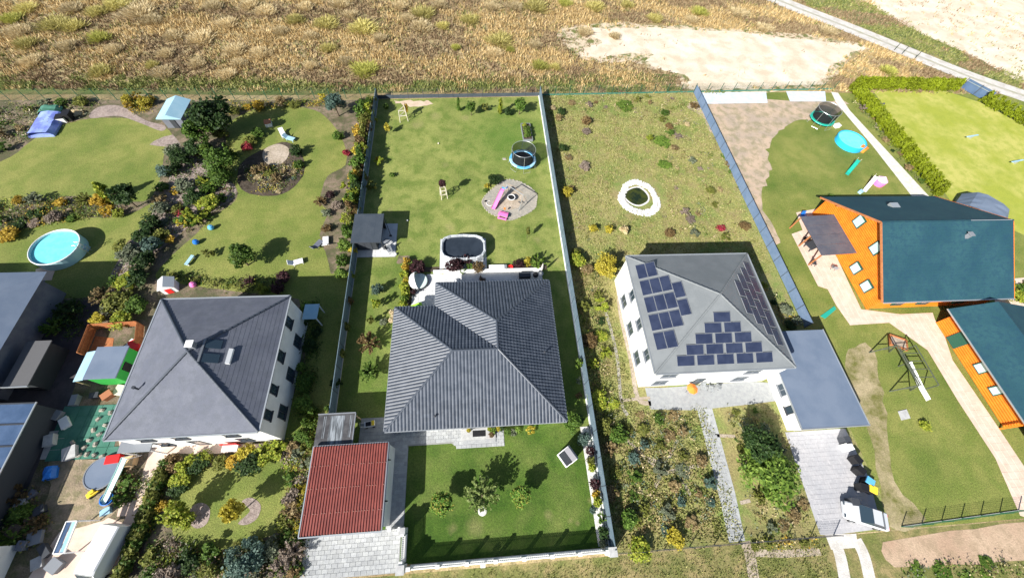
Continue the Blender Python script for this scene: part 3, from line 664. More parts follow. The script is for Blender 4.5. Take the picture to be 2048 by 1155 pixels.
def tiled_face(ks, singles=0):
    pts = [Vector(rc[k]) for k in ks]; O = pts[0]; U = (pts[1]-pts[0]).normalized(); Nn = U.cross(pts[-1]-pts[0]).normalized(); V = Nn.cross(U)
    poly = [((p-O).dot(U), (p-O).dot(V)) for p in pts]; M4 = Matrix((U, V, Nn)).transposed().to_4x4(); M4.translation = O+Nn*.012
    u1 = max(p[0] for p in poly); u0 = min(p[0] for p in poly); vmax = max(p[1] for p in poly); mb = MB(); cells = []
    nv = int(vmax/TL)+1; nu0 = int(math.floor(u0/TW))-1; nu1 = int(u1/TW)+1
    for j in range(nv):
        for i in range(nu0, nu1+1):
            a, b = i*TW, j*TL; cs = [(a, b), (a+TW, b), (a+TW, b+TL), (a, b+TL)]
            ins = [inside((x+1e-5, y+1e-5), poly) for x, y in cs]
            if all(inside((x+(.02 if q in (0, 3) else -.02), y+.02*(1 if q < 2 else -1)), poly) for q, (x, y) in enumerate(cs)): cells.append((a, b, True))
            elif any(ins) or inside((a+TW/2, b+TL/2), poly) or any(a-.2 < p[0] < a+TW+.2 and b-.2 < p[1] < b+TL+.2 for p in poly): cells.append((a, b, False))
    done = 0
    for a, b, full in cells:
        if full and done < singles:
            done += 1; o = link('tile', tm, None, roof); mt = M4 @ Matrix.Translation((a, b, rnd.uniform(0, .004))); mt.translation -= Vector(HO); o.matrix_local = mt
        else: v, f = tile_geo(a, b); mb.add(v, f)
    me = mb.mesh('tiles'); bm = bmesh.new(); bm.from_mesh(me); n = len(poly)
    for i in range(n):
        p, q = poly[i], poly[(i+1) % n]
        if i == 0: continue
        nx, ny = (q[1]-p[1]), -(q[0]-p[0])
        bmesh.ops.bisect_plane(bm, geom=bm.verts[:]+bm.edges[:]+bm.faces[:], plane_co=(p[0], p[1], 0), plane_no=(nx, ny, 0), clear_outer=True)
    bm.transform(M4); bm.transform(Matrix.Translation(-Vector(HO))); bm.to_mesh(me); bm.free()
    tag(link('tile', me, m_tile, roof), kind='stuff')
for i, f in enumerate(FACES): tiled_face(f, 296 if i == 0 else 0)
def ridge(a, b, r=.11, nm='ridge_tile', step=.38, parent=None, off=(0, 0, 0), mat=None, lift=.05):
    """a run of overlapping half-round caps along a hip or ridge"""
    a, b = Vector(a), Vector(b); d = b-a; L = d.length; d.normalize(); n = max(1, int(L/step)); x = d.cross(Vector((0, 0, 1))).normalized(); y = x.cross(d)
    mb = MB(); st = L/n
    vs = [];
    for t, rr, up in ((-.02, 1.12, .02), (1.0, .9, 0)):
        vs += [x*math.cos(q)*r*rr+y*(math.sin(q)*r*rr*.75+up)+d*(t*st) for q in [math.pi*k/6 for k in range(7)]]
    mb.add(vs, [(k, k+1, 8+k, 7+k) for k in range(6)]+[tuple(range(7))[::-1]]); me = mb.mesh(nm); me.materials.append(mat or m_ridge)
    for i in range(n): link(nm, me, None, parent, tuple(a+d*(st*i)+Vector((0, 0, lift))-Vector(off)))
for a, b in (('SW', 'RW'), ('SE', 'RC'), ('NE', 'RN'), ('NN', 'RN'), ('NW', 'RW'), ('RW', 'RC'), ('RC', 'RN')): ridge(rc[a], rc[b], parent=roof, off=HO)
MB(HO).beam(Vector(rc['NI'])+Vector((0, 0, .03)), Vector(rc['RC'])+Vector((0, 0, .03)), .16, .04).build('valley_gutter', m_gutter, roof)
for a, b in (('SW', 'SE'), ('SE', 'NE'), ('NE', 'NN'), ('NN', 'NI'), ('NI', 'NW'), ('NW', 'SW')):
    p, q = Vector(rc[a]), Vector(rc[b]); d = (q-p).normalized(); o_ = Vector((d.y, -d.x, 0))*.07
    if (a, b) == ('NN', 'NI') : q = q-d*.07
    MB(HO).beam(p+o_-d*.0, q+o_, .12, .09).build('gutter', m_gutter, house)
for (px, py) in ((868, 829), (1090, 702)):
    x, y = g(px, py, 4.2); z = H0+(y-Y0)*(H1-H0)/HW if px < 1000 else H0+(X1-x)*(H1-H0)/HW
    MB(HO).lathe([(.06, z), (.06, z+.35), (.11, z+.36), (.11, z+.45), (.03, z+.48)], 12, (x, y)).build('vent_pipe', m_dark, roof)
for x, y in ((X0+ov-.06, Y0+ov+.1), (X1-ov+.06, Y0+ov+.1), (X1-ov+.06, Y1-ov-.1)): MB(HO).tube([(x, y, .05), (x, y, H0-.2)], .045, 8).build('downpipe', m_gutter, house)
st = thing('entrance_step', 'pale grey stone entrance platform with one step and dark doormat at the front door', 'step', (-.15, 6.9, 0))
so_ = (-.15, 6.9, 0)
MB(so_).box(-2.0, 1.45, 6.35, 7.44, .05, .2).build('platform', m_conc, st, bevel=.012); MB(so_).box(-2.0, 1.45, 6.02, 6.345, .05, .13).build('lower_step', m_stone, st, bevel=.012)
tag(MB().box(-.85, .45, 6.62, 7.2, .203, .225).build('doormat', m_black), 'black doormat lying on the entrance platform of the middle house', 'doormat')
# pots at the entrance
def pot(x, y, z, r, col, matp, label, h=.5):
    o = thing('potted_plant', label, 'plant', (x, y, z)); MB().lathe([(r*.7, 0), (r, r*1.5), (r*.85, r*1.5), (r*.8, r*1.3)], 12).build('pot', matp, o)
    c = link('foliage', crown('round', col, 0), None, o, (0, 0, r*1.2)); c.scale = (r*3, r*3, h)
for px, py, z, c, mp, r, lb in ((937, 856, .2, 'yellow', m_black, .2, 'yellow flowering pot left of the doormat on the entrance platform'), (979, 855, .2, 'lime', m_black, .2, 'yellow-green potted plant just right of the doormat'), (986, 862, .2, 'fresh', m_black, .28, 'bright green potted plant on the right side of the entrance platform'),
                              (984, 868, .2, 'rust', m_terra, .26, 'rust brown plant in terracotta pot at the front corner of the entrance platform'), (995, 857, .06, 'yellow', m_slate, .26, 'yellow leaved pot beside the right end of the entrance platform'), (1002, 856, .06, 'dark', m_black, .25, 'dark green potted plant against the front wall, last on the right')):
    x, y = g(px, py, z+.3); pot(x, min(y, 7.2), z, r, c, mp, lb)

# ------------------------------------------------------------------ garage and lean-to
gar = thing('garage', 'white garage with a red profiled metal roof beside the paved driveway', 'garage', (-11.85, 2.7, 0)); GO = (-11.85, 2.7, 0)
gx0, gx1, gy0, gy1, gz = -15.1, -8.55, -.8, 6.15, 2.75
MB(GO).box(gx0+.3, gx1-.08+.22, gy0+.3, gy1-.15, 0, gz-.12).build('wall', m_white, gar)
# roof sheets: trapezoid ribs running down the slope (along y)
ns = 7; sw = (gx1-gx0)/ns
def rib_sheet(x0, x1, y0, y1, zf, pitch, hgt_, mb):
    n = round((x1-x0)/pitch); st_ = (x1-x0)/n; pr = []
    for i in range(n):
        a = x0+i*st_; pr += [(a, 0), (a+st_*.2, hgt_), (a+st_*.55, hgt_*1.05), (a+st_*.75, 0)]
    pr.append((x1, 0)); k = len(pr)
    vs = [(x, y, zf(y)+h) for y in (y0, y1) for x, h in pr]
    mb.add(vs, [(i, i+1, k+i+1, k+i) for i in range(k-1)])
zf = lambda y: gz+.12-(gy1-y)*.02
MB(GO).box(gx0+.02, gx1-.02, gy0+.02, gy1-.02, gz-.14, gz-.04).build('roof_deck', m_dark, gar)
rf = MB(GO); [rib_sheet(gx0+i*sw, gx0+(i+1)*sw-.004, gy0, gy1, (lambda y: zf(y)+.003), .235, .055, rf) if False else None for i in range(ns)]
for i in range(ns):
    sm_ = MB(GO); rib_sheet(gx0+i*sw+.002, gx0+(i+1)*sw-.002, gy0+.03, gy1-.03, zf, .235, .06, sm_); sm_.build('roof_sheet', m_redroof, gar)
sc_ = MB(GO)
for yy in (gy0+1.6, gy0+3.5, gy0+5.3):
    for i in range(28):
        if i % 3 != 0 and rnd.random() < .55: continue
        x = gx0+.235*i+.1; sc_.box(x, x+.07, yy-.02, yy+.02, zf(yy)+.05, zf(yy)+.075)
tag(sc_.build('roof_screw', M('screw_cap', (.36, .22, .18)), gar), kind='stuff')
for a, b in (((gx0-.05, gy0-.05), (gx1+.05, gy0-.05)), ((gx1+.05, gy0), (gx1+.05, gy1+.05)), ((gx0, gy1+.05), (gx1, gy1+.05)), ((gx0-.05, gy0), (gx0-.05, gy1+.05))):
    MB(GO).beam((*a, gz), (*b, gz), .09, .16).build('roof_edge', m_gutter if a[1] < gy0 or a[0] < gx0 else m_pvf, gar)
MB(GO).box(gx0+1.2, gx1-1.2, gy0+.24, gy0+.297, .06, 2.25).build('garage_door', m_whitepaint, gar)
for y in (1.4, 4.7): MB(GO).tube([(gx1+.14, y, gz-.05), (gx1+.28, y, gz-.25)], .06, 8).build('outlet', m_black, gar)
lt = thing('lean_to', 'flat black felt roof with silvery streaks on a timber lean-to behind the red garage', 'shed', (-13.6, 7.6, 0)); LO = (-13.6, 7.6, 0)
MB(LO).box(-15.3, -11.95, 6.25, 9.05, 2.32, 2.42).build('roof', m_felt, lt)
MB(LO).box(-14.15, -12.85, 6.3, 8.9, 2.421, 2.428).build('silvery_strip', m_streak, lt)
for x in (-14.75, -14.6, -12.35, -12.22): MB(LO).box(x, x+.06, 6.9, 8.9, 2.421, 2.4265).build('silvery_strip', m_streak, lt)
MB(LO).box(-15.35, -11.9, 9.06, 9.16, 2.3, 2.46).build('roof_edge', m_pvf, lt); MB(LO).box(-11.94, -11.86, 6.25, 9.05, 2.3, 2.45).build('roof_edge', m_pvf, lt)
for x in (-15.2, -12.05): MB(LO).beam((x, 8.95, 0), (x, 8.95, 2.32), .12).build('post', m_wood, lt)
MB(LO).box(-15.25, -15.2, 6.3, 8.9, 0, 2.3).build('side_wall', m_wood, lt)

# ------------------------------------------------------------------ fences of the middle plot
def panel_fence(nm, label, p, q, h, n, mat, base=True, post=m_fpost, t=.07, slats=0, postr=.08, clear=.1, cat='fence'):
    P, Q = Vector((*p, 0)), Vector((*q, 0)); o = thing(nm, label, cat, (P.x, P.y, 0)); w0 = (P.x, P.y, 0)
    ed = Q-P; L = ed.length; rz = math.atan2(ed.y, ed.x); o.rotation_euler = (0, 0, rz); st_ = L/n
    pm = MB(); hh = h-clear
    if slats:
        for i in range(slats): pm.box(postr/2, st_-postr/2, -t/2, t/2, clear+i*hh/slats+.012, clear+(i+1)*hh/slats-.012+.0)
        pm.box(postr/2, st_-postr/2, -t/4, t/4, clear, h-.03)
    else: pm.box(postr/2, st_-postr/2, -t/2, t/2, clear, h)
    pme = pm.mesh('panel'); pme.materials.append(mat)
    qm = MB().box(-postr/2, postr/2, -postr/2-.02, postr/2+.02, 0, h+.05).mesh('post'); qm.materials.append(post)
    for i in range(n): link('panel', pme, None, o, (i*st_, 0, 0))
    for i in range(n+1): link('post', qm, None, o, (i*st_, 0, 0))
    if base: MB().box(0, L, -.09, .16, 0, .14).build('base_kerb', m_conc if base is True else base, o)
    return o
panel_fence('panel_fence', 'grey slatted privacy fence with pale kerb along the right side of the middle lawn', (11.35, -3.6), (11.4, 61.0), 1.8, 26, m_fence, slats=6, base=m_white)
panel_fence('panel_fence', 'grey slatted privacy fence on the left side of the middle lawn', (-14.6, 6.6), (-15.25, 59.6), 1.8, 21, m_fence, slats=6)
# rear wire fence: concrete foot boards, posts, rods
def wire_fence(label, p, q, h, n, board=.3, mat=None, bmat=None):
    P, Q = Vector((*p, 0)), Vector((*q, 0)); o = thing('wire_fence', label, 'fence', (P.x, P.y, 0), math.atan2(Q.y-P.y, Q.x-P.x)); L = (Q-P).length; st_ = L/n; mat = mat or m_green_metal
    qm = MB().box(-.035, .035, -.035, .035, 0, h).mesh('post'); qm.materials.append(m_dark if mat is m_dark else mat)
    wm = MB()
    for k in range(7): wm.box(.03, st_-.03, -.004, .004, board+.05+k*(h-board-.1)/6, board+.058+k*(h-board-.1)/6)
    for k in range(int(st_/.12)): wm.box(.06+k*.12, .066+k*.12, -.004, .004, board, h-.04)
    wme = wm.mesh('wire_panel'); wme.materials.append(mat)
    if board: bme = MB().box(.035, st_-.035, -.03, .03, 0, board).mesh('foot_board'); bme.materials.append(bmat or m_conc)
    for i in range(n): link('wire_panel', wme, None, o, (i*st_, 0, 0)); board and link('foot_board', bme, None, o, (i*st_, 0, 0))
    for i in range(n+1): link('post', qm, None, o, (i*st_, 0, 0))
    return o
wire_fence('dark green rod fence with grey foot boards at the far end of the middle lawn', (-15.2, 59.7), (11.4, 61.1), 1.7, 11, .6, m_dark, m_shedroof)
# white picket fence on a low wall at the front
def picket(nm, label, p, q, bays, h=1.65, wallh=.42, wt=.38, cat='fence', sl=12, gate=False):
    P, Q = Vector((*p, 0)), Vector((*q, 0)); o = thing(nm, label, cat, (P.x, P.y, 0), math.atan2(Q.y-P.y, Q.x-P.x)); L = (Q-P).length; st_ = L/bays
    if not gate: MB().box(0, L, -wt/2, wt/2, 0, wallh).build('base_wall', m_white, o)
    z0 = wallh+.06 if not gate else .12; w_ = (st_-.3)/sl
    pk = MB().box(-w_*.36, w_*.36, -.012, .012, z0, h-.03).mesh('picket'); pk.materials.append(m_whitepaint)
    rl = MB().box(.1, st_-.1, -.035, -.027, z0+.12, z0+.19).box(.1, st_-.1, -.035, -.027, h-.28, h-.21).mesh('rail'); rl.materials.append(m_whitepaint)
    ps = MB().box(-.14, .14, -.12, .12, 0 if gate else wallh, h+.02).box(-.17, .17, -.15, .15, h+.021, h+.06).mesh('pillar'); ps.materials.append(m_white)
    for b in range(bays):
        link('rail', rl, None, o, (b*st_, 0, 0))
        for i in range(sl): link('picket', pk, None, o, (b*st_+.15+(i+.5)*w_, 0, 0))
    for b in range(bays+1): link('pillar', ps, None, o, (b*st_, 0, 0))
    return o
picket('picket_fence', 'long white picket fence on a low white wall along the front lawn', (-6.35, -3.72), (10.65, -3.72), 7)
picket('picket_fence', 'short white picket fence between driveway and front lawn', (-6.98, -3.3), (-6.98, -1.2), 1, sl=12)
picket('garden_gate', 'white slatted gate closing the side path between garage and gate pillar', (-8.1, -.78), (-7.2, -.78), 1, gate=True, sl=6, cat='gate')
for x, y, l, hw in ((-6.98, -3.72, 'thick white pillar at the corner of driveway and front fence', .3), (-6.98, -.95, 'white gate pillar at the head of the driveway', .2), (11.1, -3.75, 'thick white pillar at the front right corner of the middle plot', .32)):
    o = thing('gate_pillar', l, 'pillar', (x, y, 0)); MB().box(-hw, hw, -hw, hw, 0, 1.72).build('shaft', m_white, o, bevel=.01); MB().box(-hw-.05, hw+.05, -hw-.05, hw+.05, 1.722, 1.8).build('cap', m_conc, o, bevel=.012)
mb_ = thing('letter_box', 'small white letter box on a post outside the front fence', 'letter box', (*g(966, 1128, .5), 0)); MB().beam((0, 0, 0), (0, 0, 1.0), .08).build('post', m_whitepaint, mb_); MB().box(-.2, .2, -.15, .15, 1.0, 1.35).build('box', m_whitepaint, mb_, bevel=.02)
sheet('white_gravel_strip', [(10.3, -3.4), (11.1, -3.4), (11.15, 7.0), (10.2, 7.0)], Z3, m_white_gravel, px=False)
sheet('bare_soil_patch', [(790, 203), (830, 201), (858, 203), (862, 209), (830, 213), (798, 208)], Z3, M('light_sand', (.52, .4, .3), (.6, .48, .36), s1=1, fine=.2), sm=4, jit=.28)
sheet('bare_soil_patch', [(-9.6, 28.7), (-8.2, 28.6), (-8.7, 27.9), (-9.7, 27.6)], Z3, MATS['wear'] if 'wear' in MATS else m_soil, px=False, sm=4, jit=.16)

# ------------------------------------------------------------------ back garden of the middle plot
# shed
sh = thing('garden_shed', 'anthracite garden shed with ribbed roof and open covered side by the left fence', 'shed', (-13.0, 31.3, 0)); SO = (-13.0, 31.3, 0)
sheet('shed_slab', [(-15.1, 28.6), (-10.1, 28.6), (-10.2, 33.9), (-15.1, 33.9)], .02, m_joint, px=False, thick=.03)
pave(bpy.data.objects['shed_slab'], [(-15.0, 28.65), (-10.15, 28.65), (-10.15, 33.85), (-15.0, 33.85)], .6, .6, m_slab, .07, gap=.01, bond=0)
MB(SO).box(-14.75, -12.3, 29.7, 33.2, .05, 2.3).build('wall', m_shedwall, sh)
for x in (-14.1, -13.3): MB(SO).box(x-.38, x+.38, 29.66, 29.697, .1, 2.0).build('door', m_dark, sh)
MB(SO).box(-12.3, -11.6, 33.1, 33.16, .05, 2.3).build('back_wall', m_shedwall, sh)
for y in (29.75, 33.0): MB(SO).beam((-11.6, y, .05), (-11.6, y, 2.36), .1).build('post', m_shedwall, sh)
for i in range(4):
    x0, x1 = -14.98+i*.89, -14.98+(i+1)*.89-.006
    mb = MB(SO); rib_sheet(x0, x1, 29.12, 33.5, lambda y: 2.42+(y-29.12)*.012, .11, .02, mb); mb.build('roof_sheet', m_shedroof, sh)
MB(SO).box(-15.0, -11.42, 29.1, 33.52, 2.32, 2.41).build('roof_frame', m_dark, sh)
sw = thing('sweeping_broom', 'dark broom leaning against the open side of the garden shed', 'broom', (-10.9, 31.8, 0)); MB((-10.9, 31.8, 0)).beam((-11.5, 33.3, 1.9), (-10.95, 31.9, .1), .09).build('handle', m_dark, sw); MB((-10.9, 31.8, 0)).box(-11.1, -10.8, 31.75, 31.95, .07, .16).build('brush', m_black, sw)
def lounge(x, y, rz, label, mt=m_dark, s=1.0, nm='garden_chair'):
    o = thing(nm, label, 'chair', (x, y, .07), rz); o.scale = (s, s, s)
    MB().box(-.28, .28, -.26, .26, .38, .44).build('seat', mt, o, bevel=.01); MB().beam((0, .28, .42), (0, .42, .98), .56, .05, (0, 1, 0)).build('backrest', mt, o)
    lg = MB().box(-.02, .02, -.02, .02, 0, .38).mesh('leg'); lg.materials.append(mt)
    for a in (-.24, .24):
        for b in (-.22, .22): link('leg', lg, None, o, (a, b, 0))
        MB().box(a-.02, a+.02, -.25, .3, .6, .64).build('armrest', mt, o)
    return o
lounge(-11.25, 29.75, 2.6, 'dark grey garden chair on the shed slab close to the shed wall'); lounge(-10.75, 29.3, .4, 'grey garden chair in the sun at the corner of the shed slab', m_pvf)
o = thing('round_table', 'small grey round table between the chairs on the shed slab', 'table', (-11.2, 30.5, .07)); MB().lathe([(.4, .7), (.42, .73), (.4, .74)], 18).build('tabletop', m_pvf, o); MB().tube([(0, 0, 0), (0, 0, .7)], .03).build('leg', m_dark, o)
tag(link('stone', MB().lathe([(.12, 0), (.2, .1), (.12, .22)], 9).mesh('stone'), m_white, None, (-10.1, 28.9, .07)), 'white decorative stone at the outer corner of the shed slab', 'stone')
tag(link('ball', MB().lathe([(.02, 0), (.09, .04), (.12, .12), (.09, .2), (.02, .24)], 12).mesh('ball'), m_white, None, (*g(815, 442), .01)), 'small white ball lying in the shade beside the shed', 'ball')
tag(link('ball', MB().lathe([(.02, 0), (.09, .04), (.12, .12), (.09, .2), (.02, .24)], 12).mesh('ball'), m_stake, None, (*g(877, 288), .01)), 'small pale ball in the middle of the rear lawn', 'ball')

# pool
sheet('pool_slab', [(-4.6, 26.35), (1.3, 26.35), (1.3, 31.25), (-4.6, 31.25)], .03, m_joint, px=False, thick=.02)
pave(bpy.data.objects['pool_slab'], [(-4.55, 26.4), (1.25, 26.4), (1.25, 31.2), (-4.55, 31.2)], .6, .6, m_slab, .075, gap=.008, bond=0)
pl = thing('swimming_pool', 'elongated octagonal frame pool with grey-white liner and dark cover on a pale slab', 'pool', (-1.6, 29.2, .075))
a_, b_ = 2.85, 1.9
OC = [(a_*math.copysign(abs(math.cos(t))**.62, math.cos(t)), b_*math.copysign(abs(math.sin(t))**.62, math.sin(t))) for t in [2*math.pi*(k+.5)/14 for k in range(14)]]
def ringp(s): return [(x*s if True else x, y*s) for x, y in OC]
mb = MB(); n = len(OC); I = ringp(.9); T = 1.12
mb.add([(x, y, 0) for x, y in OC]+[(x, y, T) for x, y in OC]+[(x, y, T) for x, y in I]+[(x, y, .3) for x, y in I],
       [(i, (i+1) % n, n+(i+1) % n, n+i) for i in range(n)]+[(n+i, n+(i+1) % n, 2*n+(i+1) % n, 2*n+i) for i in range(n)]+[(2*n+i, 2*n+(i+1) % n, 3*n+(i+1) % n, 3*n+i) for i in range(n)])
mb.build('wall', m_liner, pl)
MB().prism(ringp(.897), .7, .82).build('cover', m_poolcover, pl)
for i in range(n):
    p, q = Vector((*OC[i], T)), Vector((*OC[(i+1) % n], T)); p, q = p.lerp(q, .06)*1, q.lerp(p, .06)*1
    MB().tube([(p.x*.95, p.y*.95, T+.03), (q.x*.95, q.y*.95, T+.03)], .06, 8).build('rim_tube', m_liner, pl)
    MB().tube([(OC[i][0]*1.0, OC[i][1], 0), (OC[i][0]*.97, OC[i][1]*.97, T+.03)], .045, 8).build('leg', m_whitepaint, pl)
for sx in (-.25, .25): MB().tube([(sx+.3, -1.55, .6), (sx+.3, -1.75, 1.45), (sx+.3, -2.0, 1.4), (sx+.3, -2.15, 0)], .025, 6).build('ladder_rail', m_steel, pl)

# terrace wall and furniture
tw = thing('terrace_wall', 'low white wall with pale coping along the back edge of the terrace', 'wall', (1.5, 26.0, 0)); TO = (1.5, 26.0, 0)
MB(TO).box(-5.3, 8.15, 25.92, 26.2, 0, .42).build('wall', m_white, tw); 
for i in range(9): MB(TO).box(-5.33+i*1.5, -5.33+(i+1)*1.5-.015, 25.88, 26.24, .422, .47).build('coping_stone', m_whitepaint, tw)
sheet('terrace_bed', [(-8.6, 26.25), (8.9, 26.25), (8.9, 27.0), (-8.6, 27.0)], Z3, m_darksoil, px=False)
sheet('terrace_bed', [(-9.0, 20.2), (-7.8, 20.2), (-7.8, 26.2), (-9.0, 26.2)], Z3, m_darksoil, px=False)
o = thing('planter_bench', 'white box bench on the terrace edge right of the pool slab', 'bench', (2.65, 26.5, 0)); MB().box(-1.1, 1.1, -.28, .28, 0, .45).build('box', m_white, o, bevel=.015); MB().box(-1.12, .8, -.3, .3, .452, .5).build('seat', m_whitepaint, o, bevel=.01); MB().box(.82, 1.12, -.3, .3, .452, .5).build('end_board', m_pvf, o)
# sun island: round daybed with a folding canopy
o = thing('sun_island', 'round garden daybed with white folding canopy in the corner of the terrace', 'daybed', (-7.0, 24.75, .09), R(5))
MB().lathe([(1.1, .05), (1.15, .12), (1.15, .3), (1.1, .34)], 28).build('base', m_dark, o); MB().lathe([(1.05, .34), (1.08, .4), (1.0, .46), (.1, .47)], 28).build('mattress', M('pale_cushion', (.55, .66, .62), rough=.9, fine=.05), o)
cn = MB(); K = 9
vs = []
for i in range(K):
    th = math.pi*(.6+i/(K-1)*.44)
    for j in range(13):
        ph = math.pi*j/12; vs.append((math.cos(th)*math.sin(ph)*1.2, math.cos(ph)*1.2, .35+abs(math.sin(th))*math.sin(ph)*1.2))
cn.add(vs, [(i*13+j, i*13+j+1, (i+1)*13+j+1, (i+1)*13+j) for i in range(K-1) for j in range(12)])
cn.build('canopy', m_whitepaint, o, smooth=True)
for i in (0, 4, 8):
    th = math.pi*(.6+i/(K-1)*.44); MB().tube([(math.cos(th)*math.sin(math.pi*j/12)*1.21, math.cos(math.pi*j/12)*1.21, .35+abs(math.sin(th))*math.sin(math.pi*j/12)*1.21) for j in range(13)], .02, 6).build('canopy_hoop', m_steel, o)
o = thing('play_table', 'lime green plastic children\'s table in the terrace corner behind the left roof wing', 'table', (-7.0, 21.2, .09), R(20))
MB().box(-.62, .62, -.42, .42, .45, .52).build('tabletop', m_lime, o, bevel=.015)
for a in (-.5, .5):
    for b in (-.32, .32): MB().box(a-.05, a+.05, b-.05, b+.05, 0, .45).build('leg', m_lime, o)
tag(link('toy_box', MB().box(-.2, .2, -.12, .12, 0, .18).mesh('b'), m_dgreen, None, (-6.9, 21.25, .61), .5), 'dark green toy box on the lime green table', 'box')
lounge(-5.7, 20.75, 2.9, 'black chair beside the lime green table behind the house', m_black, .9)
lounge(-2.7, 24.5, 3.3, 'white chair with dark seat alone in the middle of the terrace', m_whitepaint)
lounge(.75, 24.6, 1.2, 'dark brown chair in the shadow edge of the terrace close to the rear eave', M('brown_wicker', (.1, .07, .05), rough=.8, fine=.3), 1.0)
pf = thing('potted_plant', 'small dark leaved plant in black pot under the canopy daybed', 'plant', (-7.5, 23.1, .09)); MB().lathe([(.18, 0), (.24, .35), (.2, .35)], 12).build('pot', m_black, pf); c = link('foliage', crown('loose', 'purple', 0), None, pf, (0, 0, .25)); c.scale = (.9, .9, .8)
o = thing('parasol', 'closed pale parasol leaning at the right end of the terrace wall', 'parasol', (8.0, 25.6, .09)); MB().lathe([(.35, 0), (.35, .08), (.05, .1)], 16).build('base', m_conc, o); MB().tube([(0, 0, .1), (0, 0, 2.3)], .03).build('pole', m_steel, o); MB().lathe([(.12, .9), (.16, 1.3), (.1, 1.9), (.03, 2.35)], 10).build('folded_cover', M('beige_cloth', (.5, .47, .43), rough=.9), o)
o = thing('grill', 'black barbecue grill with side shelf under the right rear corner of the house', 'grill', (7.2, 24.9, .09), .2); MB().lathe([(.1, .55), (.33, .7), (.36, .85), (.33, 1.0), (.1, 1.1)], 18).build('bowl', m_black, o); MB().box(.36, .8, -.25, .25, .8, .84).build('side_shelf', m_steel, o)
for a in (0, 2.1, 4.2): MB().beam((math.cos(a)*.3, math.sin(a)*.3, 0), (math.cos(a)*.12, math.sin(a)*.12, .6), .035).build('leg', m_black, o)
o = thing('storage_box', 'dark grey cushion box against the rear wall at the right end of the terrace', 'box', (5.9, 25.2, .09)); MB().box(-.7, .7, -.32, .32, 0, .5).build('body', m_black, o, bevel=.02); MB().box(-.73, .73, -.35, .35, .502, .57).build('lid', m_dark, o, bevel=.015)
TB = 'on the terrace edge'
for a in (('round', 'purple', 835, 532, 1.05, 1.7), ('round', 'purple', 908, 530, 1.1, 1.9), ('spiky', 'purple', 932, 520, .7, 1.5), ('round', 'green', 940, 533, .6, 1.1), ('round', 'rust', 957, 533, .85, 1.4), ('round', 'purple', 1037, 527, .75, 1.2), ('column', 'yellow', 1055, 522, .6, 1.9), ('spiky', 'fresh', 1076, 522, 1.0, 1.9),
          ('low', 'gold', 884, 542, .4, .5), ('low', 'olive', 1012, 536, .5, .6), ('loose', 'green', 925, 540, .5, .8)): plant(*a, bed=TB)
tag(link('flower_pot', MB().lathe([(.2, 0), (.32, .4), (.28, .4), (.26, .3)], 14).mesh('p'), m_redp, None, (*g(1021, 534, .3), .0)), 'bright red flower pot in the bed beside the purple bush', 'pot')
HB = 'in the hedge left of the terrace'
for i, (px, py, c, r, h) in enumerate(((813, 521, 'gold', .5, 1.1), (811, 534, 'gold', .55, 1.3), (809, 548, 'lime', .6, 1.4), (812, 560, 'yellow', .55, 1.3), (807, 573, 'lime', .65, 1.4), (810, 585, 'lime', .6, 1.3), (808, 597, 'fresh', .6, 1.3), (806, 608, 'lime', .55, 1.2))): plant('round', c, px, py, r, h, bed=HB)
# left side strip
LS = 'on the side lawn left of the house'
for a in (('round', 'blue', 754, 577, .75, 1.7), ('loose', 'lime', 751, 606, .6, 2.2), ('loose', 'olive', 742, 639, .45, 1.6), ('spiky', 'rust', 737, 684, 1.15, 2.1), ('spiky', 'green', 738, 742, 1.05, 1.9), ('low', 'grey', 766, 643, .5, .5)): plant(*a, bed=LS)
for px, py in ((784, 624), (783, 640), (787, 632)): plant('ball', 'cream', px, py, .42, .8, bed='at the left eave', big=0)
LF = 'on the inside of the left fence'
for a in (('loose', 'yellow', 707, 502, .55, 1.9), ('low', 'lime', 702, 549, .5, 1.6), ('low', 'rust', 698, 600, .5, 1.5), ('low', 'olive', 690, 650, .55, 1.6), ('low', 'olive', 680, 705, .6, 1.6), ('low', 'dark', 672, 765, .6, 1.6), ('low', 'green', 655, 815, .4, 1.5)): plant(*a, bed=LF)
# rear lawn
RL = 'on the rear lawn near the back fence'
for a in (('column', 'green', 917, 209, .42, 2.4), ('tree', 'green', 942, 212, .9, 2.6), ('loose', 'olive', 971, 214, .6, 1.5), ('column', 'lime', 1001, 212, .6, 2.8), ('round', 'dark', 1017, 222, .8, 1.5), ('tree', 'green', 1040, 208, 1.1, 2.9), ('tree', 'gold', 812, 216, .4, 2.2), ('tree', 'yellow', 774, 254, .45, 1.9), ('loose', 'lime', 757, 322, .8, 1.3), ('low', 'gold', 757, 316, .5, .8), ('round', 'green', 784, 349, .42, .7), ('loose', 'dry', 733, 357, .5, .8), ('loose', 'olive', 745, 373, .8, 1.5), ('round', 'green', 772, 213, .5, 1.1)): plant(*a, bed=RL)
plant('round', 'dark', 988, 359, 1.05, 1.3, label='dark round shrub with pale berries beside the play area')
plant('low', 'yellow', 974, 371, .45, .6, bed='beside the play area'); plant('low', 'green', 971, 380, .4, .5, bed='beside the play area')
plant('loose', 'green', 1063, 456, .35, 2.0, label='spindly young sapling on the right of the rear lawn', shape_=None) if False else plant('tree', 'olive', 1056, 462, .35, 2.2, label='spindly young sapling alone on the right of the rear lawn')
